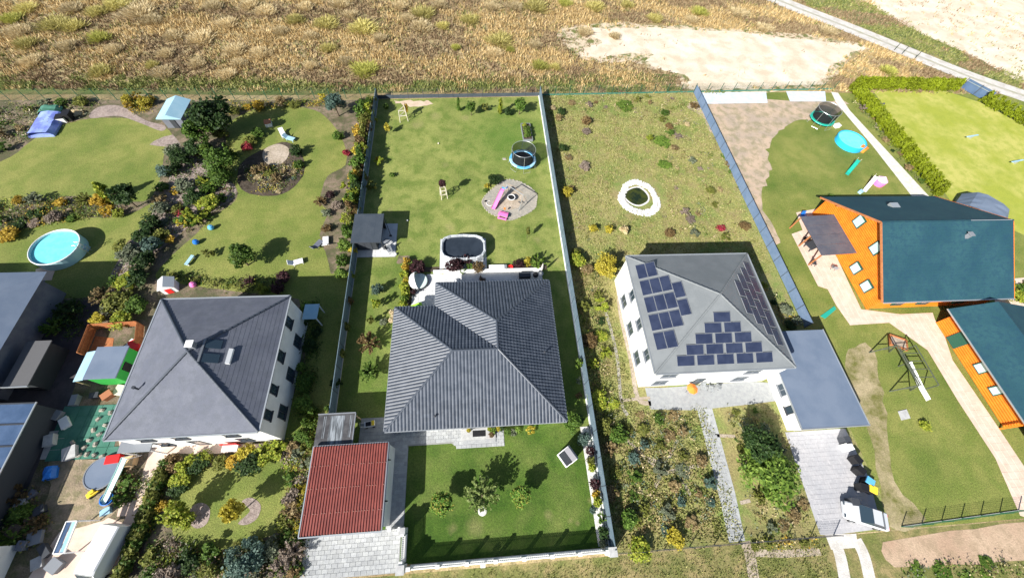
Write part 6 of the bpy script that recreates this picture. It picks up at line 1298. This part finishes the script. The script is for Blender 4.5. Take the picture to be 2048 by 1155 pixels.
# second log building
o = thing('garage', 'long orange log building with dark teal roof at the right edge', 'garage', (60, 10, 0)); wo = (60, 10, 0); z = .02
while z < 2.7:
    for a, b in (((57.6, 4.3), (57.6, 17.0)), ((57.6, 16.8), (66, 16.8)), ((57.6, 4.5), (66, 4.5)) if False else ((57.6, 16.8), (66, 16.8))):
        MB(wo).tube([(a[0], a[1], z+lw/2), (b[0], b[1], z+lw/2)], lw*.54, 8).build('log', m_log, o)
    z += lw
MB(wo).box(57.65, 66, 5.8, 16.75, 0, 2.7).build('inner_wall', m_log, o)
MB(wo).add([(56.5, -2, 2.8), (61.3, -2, 4.4), (61.3, 17.6, 4.4), (56.5, 17.6, 2.8), (67, -2, 2.8), (67, 17.6, 2.8), (56.5, -2, 2.7), (56.5, 17.6, 2.7)], [(0, 1, 2, 3), (1, 4, 5, 2), (6, 0, 3, 7)]).build('roof', m_tealroof, o)
MB(wo).beam((56.42, -2, 2.8), (56.42, 17.6, 2.8), .12, .1).build('gutter', m_gutter, o)
for k, (y, w_, gl) in enumerate(((14.2, 1.5, False), (10.6, 1.2, True), (8.0, 1.0, True))):
    f = MB(wo).box(57.36, 57.5, y-w_/2, y+w_/2, .2 if not gl else 1.0, 2.2).build('door' if not gl else 'window', m_gframe, o)
    if gl: MB(wo).box(57.33, 57.357, y-w_/2+.12, y+w_/2-.12, 1.12, 2.08).build('pane', MATS['bright_pane'], f)
for y in (4.2, -1.8): MB(wo).beam((57, y, 0), (57, y, 2.75), .15).build('post', m_log, o)
# swing frame and play things on the lawn of the log house
o = thing('swing_set', 'dark timber swing frame with ladder bars on the right hand lawn', 'swing set', (*g(1830, 760), 0)); wo = tuple(o.location); P1, P2_ = Vector((*g(1793, 690, 2.3), 2.3)), Vector((*g(1838, 770, 2.3), 2.3))
m_dwood = M('dark_timber', (.06, .075, .05), (.09, .1, .07), None, s1=3, fine=.15)
MB(wo).tube([P1, P2_], .08, 8).build('top_beam', m_dwood, o); dd = (P2_-P1).normalized(); nn = Vector((-dd.y, dd.x, 0))
for p in (P1, P2_):
    for s in (-1, 1): MB(wo).tube([p, (p.x+nn.x*s*1.3, p.y+nn.y*s*1.3, 0)], .07, 8).build('leg', m_dwood, o)
    q = p*.5; MB(wo).beam((p.x-nn.x*.75, p.y-nn.y*.75, 1.0), (p.x+nn.x*.75, p.y+nn.y*.75, 1.0), .07).build('brace', m_dwood, o)
for k in range(4): a = P1.lerp(P2_, .2+.2*k)+nn*1.7; MB(wo).tube([(a.x-nn.x*1.2, a.y-nn.y*1.2, 2.1), (a.x+nn.x*.9, a.y+nn.y*.9, 2.1)], .05, 6).build('ladder_bar', m_dwood, o)
for s in (.5, 2.6):
    a, b = P1+nn*s, P2_+nn*s; MB(wo).tube([(a.x, a.y, 2.1), (b.x, b.y, 2.1)], .06, 6).build('side_beam', m_dwood, o)
    if s > 1:
        for p in (a, b): MB(wo).tube([(p.x, p.y, 2.1), (p.x+nn.x*.2, p.y+nn.y*.2, 0)], .06, 6).build('leg', m_dwood, o)
sl_ = MB(wo); c0, c1 = Vector((*g(1817, 725, 1.3), 1.35)), Vector((*g(1855, 800, .1), .15)); d_ = (c1-c0); nl = Vector((-d_.y, d_.x, 0)).normalized()*.27
vs = []
for t, zz_ in ((0, 0), (.3, -.05), (.7, -.1), (1, 0)):
    c = c0+d_*t; c.z += zz_
    for a, h in ((-1.05, .15), (-1, 0), (1, 0), (1.05, .15)): vs.append((c.x+nl.x*a, c.y+nl.y*a, c.z+h))
o = thing('slide', 'white wavy slide running down from the dark swing frame', 'slide', (*g(1836, 765), 0)); MB(tuple(o.location)).add(vs, [(i*4+j, i*4+j+1, i*4+j+5, i*4+j+4) for i in range(3) for j in range(3)]).build('chute', m_whitepaint, o)
MB(tuple(o.location)).beam((c0.x, c0.y, 0), (c0.x, c0.y, 1.3), .1).build('support', m_dwood, o)
x, y = g(1797, 684, .2); o = thing('sandpit', 'sandpit with orange wooden frame on the right hand lawn', 'sandpit', (x, y, 0), R(-25)); MB().box(-.9, .9, -.6, .6, .0, .18).build('sand', m_gravel, o)
for a in ((-1, 1, -.75, -.61), (-1, 1, .61, .75), (-1, -.91, -.605, .605), (.91, 1, -.605, .605)): MB().box(*a, 0, .3).build('board', m_orwood, o)
tag(sheet('stone_slab', [(1795, 822), (1812, 818), (1820, 836), (1802, 840)], Z3, m_conc, None, thick=.05), 'square concrete slab lying in the grass below the swing frame', 'slab')
tag(sheet('lawn_mat', [(1640, 632), (1668, 612), (1672, 618), (1650, 637)], Z3, m_teal, None, thick=.04), 'teal plastic mat on the grass between fence and pale terrace', 'mat')
x, y = g(1645, 236, .85); trampoline(x, y, 2.0, 'dark trampoline with teal pads in the corner of the sandy plot', (m_teal, m_teal), 1.8, 1.9)
x, y = g(1703, 281, .6); o = thing('swimming_pool', 'round turquoise pool with bright blue side beside the white kerb', 'pool', (x, y, 0)); MB().lathe([(2.3, 0), (2.35, .8), (2.2, .84), (2.15, .6)], 36, cap=False).build('wall', M('bright_blue_wall', (.03, .45, .8), rough=.4, fine=.02), o); MB().lathe([(.01, .68), (2.18, .68)], 36, cap=False).build('water', m_bluewater, o)
crate(1727, 297, .9, 1.0, .7, m_orange, .6, 'play_box', 'orange play box next to the round turquoise pool', 'box'); crate(1675, 251, .9, .7, .5, m_whitepaint, .2, 'box', 'white box between the dark trampoline and the turquoise pool', 'box')
def toy_slide(px, py, rz, mat, lb, L=3.0):
    o = thing('slide', lb, 'slide', (*g(px, py, .6), 0), rz); vs = []
    for t, z_ in ((-.5, .1), (-.3, .2), (.3, 1.0), (.5, 1.2)):
        for a, h in ((-.28, .15), (-.25, 0), (.25, 0), (.28, .15)): vs.append((t*L, a, z_+h))
    MB().add(vs, [(i*4+j, i*4+j+1, i*4+j+5, i*4+j+4) for i in range(3) for j in range(3)]).build('chute', mat, o)
    for s in (-.25, .25): MB().tube([(L*.5+.5, s, 0), (L*.5, s, 1.5)], .035).build('ladder_rail', m_stake, o)
    for k in range(3): MB().tube([(L*.5+.4-.12*k, -.25, .35+.35*k), (L*.5+.4-.12*k, .25, .35+.35*k)], .025).build('rung', m_stake, o)
toy_slide(1705, 335, .75, m_teal, 'teal slide on the grass below the turquoise pool'); toy_slide(1740, 368, .75, m_whitepaint, 'white slide behind the log house, next to the pink playhouse')
x, y = g(1762, 362, .6); o = thing('playhouse', 'pink round toy tent with orange peak beside the white slide', 'toy tent', (x, y, 0)); MB().lathe([(.8, 0), (.85, .5), (.75, .9)], 14, cap=False).build('wall', m_pink, o); MB().lathe([(.85, .88), (.03, 1.5)], 14, cap=False).build('roof', M('pale_pink', (.8, .5, .62), fine=.03), o)
crate(1722, 383, .6, .5, .4, m_pblue, .5, 'toy', 'pale blue toy box at the foot of the white slide', 'toy box')
tarp(1984, 412, 6.5, 4.2, -.9, 2.6, m_blueroof, 'marquee', 'blue-grey canopy roof behind the log house at the right edge', 'canopy')
sheet('white_path', [(1662, 184), (1676, 186), (1700, 222), (1860, 395), (1826, 396), (1745, 292), (1672, 206)], Z3, M('white_chippings', (.7, .68, .62), (.6, .57, .5), None, s1=1.5, fine=.12, bump=.5))
sheet('side_yard', [(1985, 560), (2048, 555), (2120, 600), (2048, 625), (1990, 610)], Z3, m_pinkpave)
wire_fence('dark green mesh fence along the road in front of the right hand lawn', (40.2, -3.9), (53.4, -3.4), 1.2, 6, .1)
wire_fence('dark wire fence in front of the wild garden', (11.6, -4.0), (33.0, -4.1), 1.2, 9, .0, m_dark)
# clipped hedge of conifers round the yellow-green lawn
hm = crown('column', 'hedge', 1)
def hedge_row(p, q, h, where, start, r=.62, gap=.78):
    P, Q = Vector(p), Vector(q); n = int((Q-P).length/gap)
    for i in range(n+1):
        a = P.lerp(Q, i/n); o = link('hedge_conifer', rnd.choice(CR[('column', 'hedge', 1)]), None, None, (a.x, a.y, 0), rnd.uniform(0, 6)); o.scale = (3.3*r, 3.3*r, h*rnd.uniform(1.0, 1.1))
        k = i+1; od = f"{k}{'th' if 10 < k % 100 < 14 else {1: 'st', 2: 'nd', 3: 'rd'}.get(k % 10, 'th')}"
        tag(o, f'bright olive conifer {where}, {od} from the {start}', 'conifer', f'hedge conifers {where}')
hedge_row((70.6, 64.2), (71.4, 38.3), 2.3, 'in the hedge beside the white path', 'meadow'); hedge_row((71.3, 64.8), (92.5, 64.8), 2.4, 'in the hedge behind the yellow-green lawn', 'left corner'); hedge_row((95.9, 61.2), (107, 44), 2.3, 'in the hedge along the dirt road', 'dark gate', .6, .95)
bed([g(1880, 180), g(1890, 175), g(1890, 176), g(1880, 181)], 1, ['hedge'], (.5, .6), (2, 2.2), 'at the hedge end beside the gate', ('column',), 3, True)
o = thing('sliding_gate', 'dark glossy two-leaf gate between the hedges at the dirt road', 'gate', (*g(1945, 190), 0), R(-58)); 
for k in (-1, 1): MB().box(k*1.25-1.2, k*1.25+1.2, -.04, .04, .1, 1.9).build('gate_leaf', m_bluetile, o); MB().box(k*1.25-1.2, k*1.25+1.2, -.06, .06, 1.5, 1.56).build('rail', m_steel, o)
for a in (-2.6, 0, 2.6): MB().box(a-.06, a+.06, -.06, .06, 0, 2.0).build('post', m_dark, o)
for k, (px, py, mt, lb) in enumerate(((1765, 210, m_dark, 'small dark garden figure on the yellow-green lawn'),)): tag(link('garden_figure', MB().lathe([(.2, 0), (.28, .3), (.18, .6), (.05, .75)], 12).mesh('f'), mt, None, (*g(px, py, .3), 0)), lb, 'figure')
for px, py, lb in ((1945, 272, 'pale turquoise seesaw on the yellow-green lawn'), (2035, 322, 'pale blue bench at the right end of the yellow-green lawn')):
    o = thing('seesaw' if 'seesaw' in lb else 'bench', lb, 'play equipment' if 'seesaw' in lb else 'bench', (*g(px, py, .5), 0), .2); MB().box(-1.3, 1.3, -.12, .12, .5, .57).build('plank', m_pblue, o); MB().box(-.1, .1, -.2, .2, 0, .5).build('support', m_steel, o)
# field marker posts along the dirt road
for k, (px, py) in enumerate(((1822, 113), (1797, 103), (1782, 95), (1538, 8))):
    o = tag(link('marker_post', MB().box(-.05, .05, -.05, .05, 0, 1.6).mesh('p'), m_dwood, None, (*g(px+6, py+6), 0)), f'thin dark wooden post beside the dirt road, {["nearest to the hedge", "second from the hedge", "third from the hedge", "far away at the top edge"][k]}', 'post')

# ------------------------------------------------------------------ planting of the neighbours' gardens
W1 = 'in the border outside the left fence'
for a in (('tree', 'blue', 668, 205, 1.7, 3.6), ('round', 'green', 725, 222, 1.3, 3.6), ('round', 'olive', 731, 240, 1.1, 3.2), ('round', 'gold', 718, 262, 1.1, 3.0), ('round', 'rust', 720, 285, 1.0, 2.9), ('round', 'yellow', 712, 300, .7, 1.6), ('round', 'green', 716, 325, 1.2, 3.2), ('round', 'gold', 710, 352, 1.0, 2.8), ('round', 'lime', 714, 342, .6, 1.5), ('round', 'dark', 712, 372, 1.0, 3.0), ('round', 'lime', 702, 395, 1.2, 2.9), ('round', 'olive', 706, 418, 1.0, 2.8), ('round', 'lime', 694, 440, 1.0, 2.1), ('round', 'green', 697, 465, .9, 2.1), ('round', 'fresh', 690, 490, 1.0, 2.2), ('round', 'green', 686, 520, .9, 2.1), ('round', 'fresh', 682, 545, .8, 1.8),
          ('round', 'red', 692, 305, .6, .9), ('round', 'pink', 672, 410, .8, .9), ('round', 'purple', 660, 388, .6, .9), ('round', 'green', 675, 270, .9, 1.3), ('loose', 'lime', 690, 370, .8, 1.4), ('round', 'grey', 652, 425, .7, .9), ('spiky', 'rust', 640, 402, .8, 1.0), ('round', 'rust', 652, 455, .7, .9)): plant(*a, bed=W1)
for i in range(17):
    y = 57.5-i*1.6; plant(['round', 'loose', 'column'][i % 3], ['olive', 'green', 'lime', 'green', 'rust'][i % 5], -15.75-(i % 2)*.3, y, .9+.12*(i % 3), 2.3+.4*(i % 3), bed='close against the left fence outside', world=True)
W2 = 'in the border between the left gardens'
for a in (('tree', 'dark', 425, 225, 3.0, 6.0), ('tree', 'green', 395, 260, 2.1, 4.2), ('round', 'dark', 392, 292, 1.8, 2.6), ('tree', 'green', 430, 320, 2.2, 3.6), ('round', 'fresh', 410, 300, 1.2, 2.0), ('round', 'dark', 360, 315, 1.7, 2.4), ('round', 'green', 440, 350, 1.7, 2.6), ('cone', 'green', 455, 300, .9, 2.6), ('round', 'grey', 345, 300, 1.3, 1.8), ('round', 'blue', 330, 340, 1.2, 1.4), ('round', 'grey', 365, 370, 1.3, 1.5), ('round', 'dark', 385, 395, 1.6, 1.8),
          ('spiky', 'lime', 412, 360, 1.2, 1.4), ('round', 'lime', 415, 405, 1.5, 1.7), ('spiky', 'lime', 388, 428, 1.5, 1.6), ('spiky', 'yellow', 370, 442, 1.0, 1.1), ('loose', 'gold', 352, 380, .7, .9), ('round', 'red', 358, 424, .6, .8), ('round', 'grey', 320, 415, 1.2, 1.5), ('round', 'dark', 300, 445, 1.4, 1.9), ('round', 'blue', 300, 490, 1.3, 1.8), ('round', 'dark', 285, 470, 1.2, 1.9), ('round', 'olive', 318, 470, 1.1, 1.4), ('ball', 'fresh', 312, 490, .75, 1.1), ('round', 'gold', 340, 478, .6, .8), ('round', 'grey', 255, 505, 1.4, 1.6), ('round', 'dark', 285, 520, 1.4, 2.0), ('round', 'lime', 252, 562, 1.3, 1.6), ('round', 'dark', 270, 555, 1.4, 1.9), ('round', 'olive', 232, 600, 1.6, 1.8), ('spiky', 'dry', 205, 590, 1.3, 1.4), ('round', 'green', 270, 610, 1.3, 1.6), ('round', 'yellow', 195, 635, .8, 1.1), ('round', 'lime', 240, 640, 1.2, 1.4), ('round', 'dark', 430, 245, 1.6, 3.4), ('round', 'olive', 440, 265, 1.2, 2.0), ('round', 'red', 493, 293, .85, 1.2), ('round', 'green', 515, 265, 1.0, 1.4), ('round', 'olive', 500, 280, 1.1, 1.3)): plant(*a, bed=W2)
bed([(340, 300), (460, 290), (470, 395), (400, 460), (330, 480), (280, 520), (240, 600), (215, 640), (200, 600), (250, 500), (320, 420)], 46, ['dark', 'green', 'olive', 'grey', 'dry', 'rust', 'green'], (.5, 1.1), (.8, 1.1), 'under the shrubs between the left gardens', seed=21, mind=1.3)
bed([(480, 335), (520, 385), (565, 385), (605, 350), (600, 320), (575, 330), (520, 335)], 22, ['dry', 'straw', 'green', 'yellow', 'blue', 'olive', 'cream'], (.4, .85), (.8, 1.2), 'on the island bed of the neighbour lawn', seed=22, mind=.9)
plant('round', 'dark', 592, 300, 1.1, 1.7, label='dark bush at the right edge of the sandy play circle'); plant('tree', 'green', 478, 510, 1.7, 3.2, label='single round tree on the neighbour lawn casting a long shadow', big=2); plant('loose', 'olive', 415, 507, .8, 1.2, label='thin olive shrub left of the single round tree on the lawn')
bed([(460, 205), (660, 200), (660, 216), (600, 212), (460, 232)], 15, ['olive', 'gold', 'green', 'dry', 'yellow'], (.7, 1.1), (1.1, 1.4), 'along the left back fence', seed=23, mind=1.2)
bed([(250, 195), (305, 200), (310, 225), (265, 225)], 12, ['gold', 'yellow', 'gold'], (.7, 1.1), (.9, 1.3), 'in the golden group by the garden house', seed=24, mind=1.1)
bed([(-40, 405), (60, 400), (160, 400), (260, 405), (250, 430), (150, 440), (60, 455), (-40, 470)], 40, ['green', 'olive', 'gold', 'lime', 'pink', 'dark', 'grey', 'rust'], (.6, 1.3), (.8, 1.2), 'in the bed above the turquoise pool', seed=25, mind=1.3)
plant('cone', 'lime', 205, 380, 1.2, 3.6, label='yellow-green conical tree at the lower edge of the far left lawn', big=1); plant('tree', 'dark', 245, 388, 1.5, 3.6, label='dark tree right of the yellow-green cone on the far left lawn'); plant('round', 'gold', 15, 468, 1.3, 1.2, label='golden flower clump at the left edge beside the pool lawn')
bed([(0, 210), (70, 210), (200, 205), (180, 232), (75, 265), (0, 310), (-40, 330)], 34, ['dark', 'green', 'dry', 'pink', 'olive', 'cream', 'grey'], (.5, 1.2), (.8, 1.2), 'around the tarpaulins at the far left', seed=26, mind=1.3)
bed([(330, 555), (440, 575), (560, 590), (580, 545), (540, 560), (440, 560), (370, 545)], 16, ['dark', 'green', 'lime', 'purple', 'olive'], (.5, 1.0), (.8, 1.2), 'behind the left house', seed=27, mind=1.2)
bed([(40, 610), (160, 600), (180, 640), (150, 680), (60, 640)], 14, ['dark', 'green', 'dark'], (.9, 1.6), (.9, 1.3), 'in the dark yard on the far left', seed=28, mind=1.6)
bed([(580, 620), (640, 600), (640, 700), (615, 830), (590, 850), (600, 720)], 20, ['dark', 'green', 'fresh'], (.6, 1.1), (.9, 1.3), 'in the shade by the left house', seed=29, mind=1.3)
plant('round', 'blue', 487, 1118, 1.6, 2.6, label='large blue-green spruce-like bush at the lower edge of the front garden', big=2)
F1 = 'in the front garden of the left house'
for a in (('round', 'rust', 345, 925, 1.0, 1.1), ('round', 'lime', 375, 930, 1.0, 1.2), ('round', 'dark', 398, 928, 1.0, 1.2), ('round', 'lime', 360, 958, .9, 1.1), ('round', 'lime', 408, 915, .8, 1.0), ('round', 'olive', 440, 925, .8, .9), ('ball', 'gold', 468, 922, .8, 1.0), ('round', 'dark', 500, 928, 1.3, 1.6), ('round', 'lime', 530, 905, 1.2, 1.4), ('round', 'lime', 555, 900, 1.1, 1.2), ('round', 'yellow', 492, 905, .9, 1.1), ('tree', 'lime', 350, 1025, 1.1, 2.8), ('round', 'lime', 370, 1035, 1.0, 1.2), ('tree', 'yellow', 462, 1020, 1.0, 3.0), ('round', 'dark', 355, 975, .9, 1.0), ('round', 'gold', 325, 1010, .5, .9)): plant(*a, bed=F1)
bed([(300, 1090), (345, 1080), (440, 1105), (540, 1085), (600, 1060), (600, 1150), (300, 1155)], 46, ['dark', 'green', 'olive', 'lime', 'rust', 'grey', 'pink', 'green'], (.5, 1.1), (.8, 1.2), 'in the left roadside border', seed=30, mind=1.1)
bed([(560, 900), (606, 870), (618, 900), (590, 990), (575, 1075), (556, 1060), (585, 980)], 24, ['olive', 'green', 'pink', 'dry', 'lime'], (.4, .8), (.8, 1.1), 'between the left front gardens', seed=31, mind=.9)
for i in range(18):
    x, y = g(330-i*5.2, 930+i*13.2, .5); plant('round', 'olive' if i % 3 else 'green', x, y, .7, 1.2, bed='in the low hedge by the left path', world=True)
bed([(300, 960), (330, 960), (315, 1040), (285, 1090), (280, 1050)], 14, ['dry', 'green', 'yellow', 'dark'], (.35, .6), (.8, 1.0), 'left of the left front lawn', seed=32, mind=.7)
bed([(240, 950), (285, 960), (262, 1000), (238, 1000)], 9, ['green', 'dark', 'dry'], (.4, .8), (.7, 1.0), 'right of the pale slide', seed=33, mind=.9)
bed([(0, 1010), (60, 980), (100, 1040), (60, 1090), (0, 1090)], 14, ['rust', 'dry', 'dark', 'fresh'], (.5, 1.0), (.7, 1.0), 'in the bottom left yard', seed=34, mind=1.1)
# wild garden
W3 = 'in the wild garden'
for a in (('round', 'yellow', 1213, 530, 1.7, 2.8), ('round', 'rust', 1172, 240, .9, 1.2), ('round', 'pink', 1170, 332, 1.0, .7), ('round', 'pink', 1173, 262, .8, .6), ('round', 'yellow', 1134, 382, .9, 1.3), ('round', 'yellow', 1186, 456, .7, 1.2), ('round', 'yellow', 1218, 457, .7, 1.2), ('round', 'straw', 1248, 460, .7, 1.2), ('round', 'rust', 1340, 465, .8, .8), ('low', 'red', 1443, 455, .7, .6), ('low', 'rust', 1490, 450, .9, .8), ('round', 'dark', 1122, 222, .8, 1.2), ('round', 'dark', 1126, 295, .8, 1.1), ('round', 'green', 1330, 225, .8, .9), ('low', 'fresh', 1325, 282, 1.5, .6), ('low', 'fresh', 1330, 328, 1.2, .5), ('round', 'lime', 1300, 275, .7, .9), ('low', 'fresh', 1250, 210, 1.6, .6), ('round', 'olive', 1152, 505, .8, 1.0), ('round', 'grey', 1385, 320, .7, .8), ('low', 'pink', 1382, 438, .8, .4)): plant(*a, bed=W3)
bed([(1090, 190), (1380, 190), (1395, 230), (1440, 350), (1500, 480), (1520, 490), (1320, 480), (1330, 400), (1330, 250), (1120, 215), (1180, 480), (1160, 490), (1110, 300)], 70, ['dry', 'rust', 'olive', 'straw', 'dry', 'grey', 'green', 'pink', 'olive'], (.4, .9), (.5, .9), 'along the edges of the wild garden', seed=41, mind=1.2, shapes=('round', 'low', 'loose', 'spiky'))
bed([(1150, 500), (1200, 560), (1215, 700), (1235, 860), (1260, 1060), (1225, 1050), (1190, 850), (1160, 640)], 44, ['olive', 'green', 'dry', 'dark', 'lime', 'rust', 'olive'], (.6, 1.2), (.7, 1.1), 'in the strip right of the middle plot', seed=42, mind=1.25)
bed([(1250, 830), (1300, 825), (1376, 825), (1422, 985), (1434, 1060), (1380, 1070), (1260, 1060), (1240, 950)], 66, ['olive', 'green', 'dry', 'grey', 'olive', 'blue', 'grey', 'dry'], (.4, .9), (.6, 1.0), 'left of the right paved walk', seed=43, mind=1.15)
bed([(1446, 825), (1500, 815), (1550, 830), (1582, 900), (1618, 1058), (1512, 1066), (1496, 985)], 40, ['olive', 'green', 'dry', 'grey', 'olive'], (.4, .9), (.6, 1.0), 'right of the right paved walk', seed=44, mind=1.15)
plant('tree', 'dark', 1522, 888, 2.0, 3.4, label='dark green tree behind the bright green one in front of the solar house', big=2); plant('round', 'fresh', 1540, 945, 2.9, 3.2, label='large bright green bush beside the right hand drive', big=2)
plant('round', 'yellow', 1352, 1075, .9, 1.2, label='yellow shrub at the road side of the bushy front garden'); plant('round', 'lime', 1280, 1100, 1.1, 1.2, label='yellow-green shrub at the road corner right of the middle plot')
bed([(1490, 1075), (1640, 1072), (1640, 1090), (1500, 1095)], 8, ['olive', 'gold', 'dry'], (.4, .7), (.6, .9), 'along the road at the right', seed=45, mind=.9)
bed([(1515, 560), (1560, 600), (1600, 650), (1580, 660), (1530, 590)], 12, ['gold', 'lime', 'grey', 'pink', 'dark'], (.5, .9), (.8, 1.1), 'between solar house and blue fence', seed=46, mind=1.0)
bed([(1420, 250), (1445, 300), (1500, 400), (1490, 400), (1430, 290)], 9, ['dark', 'green', 'rust'], (.5, .9), (.6, 1.0), 'right of the blue-grey fence', seed=47, mind=1.1)
bed([(1695, 200), (1720, 200), (1880, 395), (1862, 395)], 26, ['dark', 'green', 'pink', 'dry', 'dark'], (.4, .8), (.7, 1.0), 'between the white path and the hedge', seed=48, mind=1.1)
plant('low', 'lime', 1852, 850, .7, .6, label='small yellow-green plant in the grass below the swing frame'); plant('round', 'green', 1662, 395, .9, 1.0, label='green shrub at the rear corner of the log house')
bed([(1990, 560), (2060, 560), (2060, 600), (2000, 600)], 5, ['green', 'lime', 'olive'], (.8, 1.3), (.9, 1.2), 'at the log house front corner', seed=49, mind=1.2)
bed([(1790, 1130), (2048, 1118), (2048, 1160), (1800, 1160)], 14, ['fresh', 'green'], (.6, 1.1), (.3, .5), 'in the bottom right verge', seed=50, mind=1.1, shapes=('low',))
label_plants()
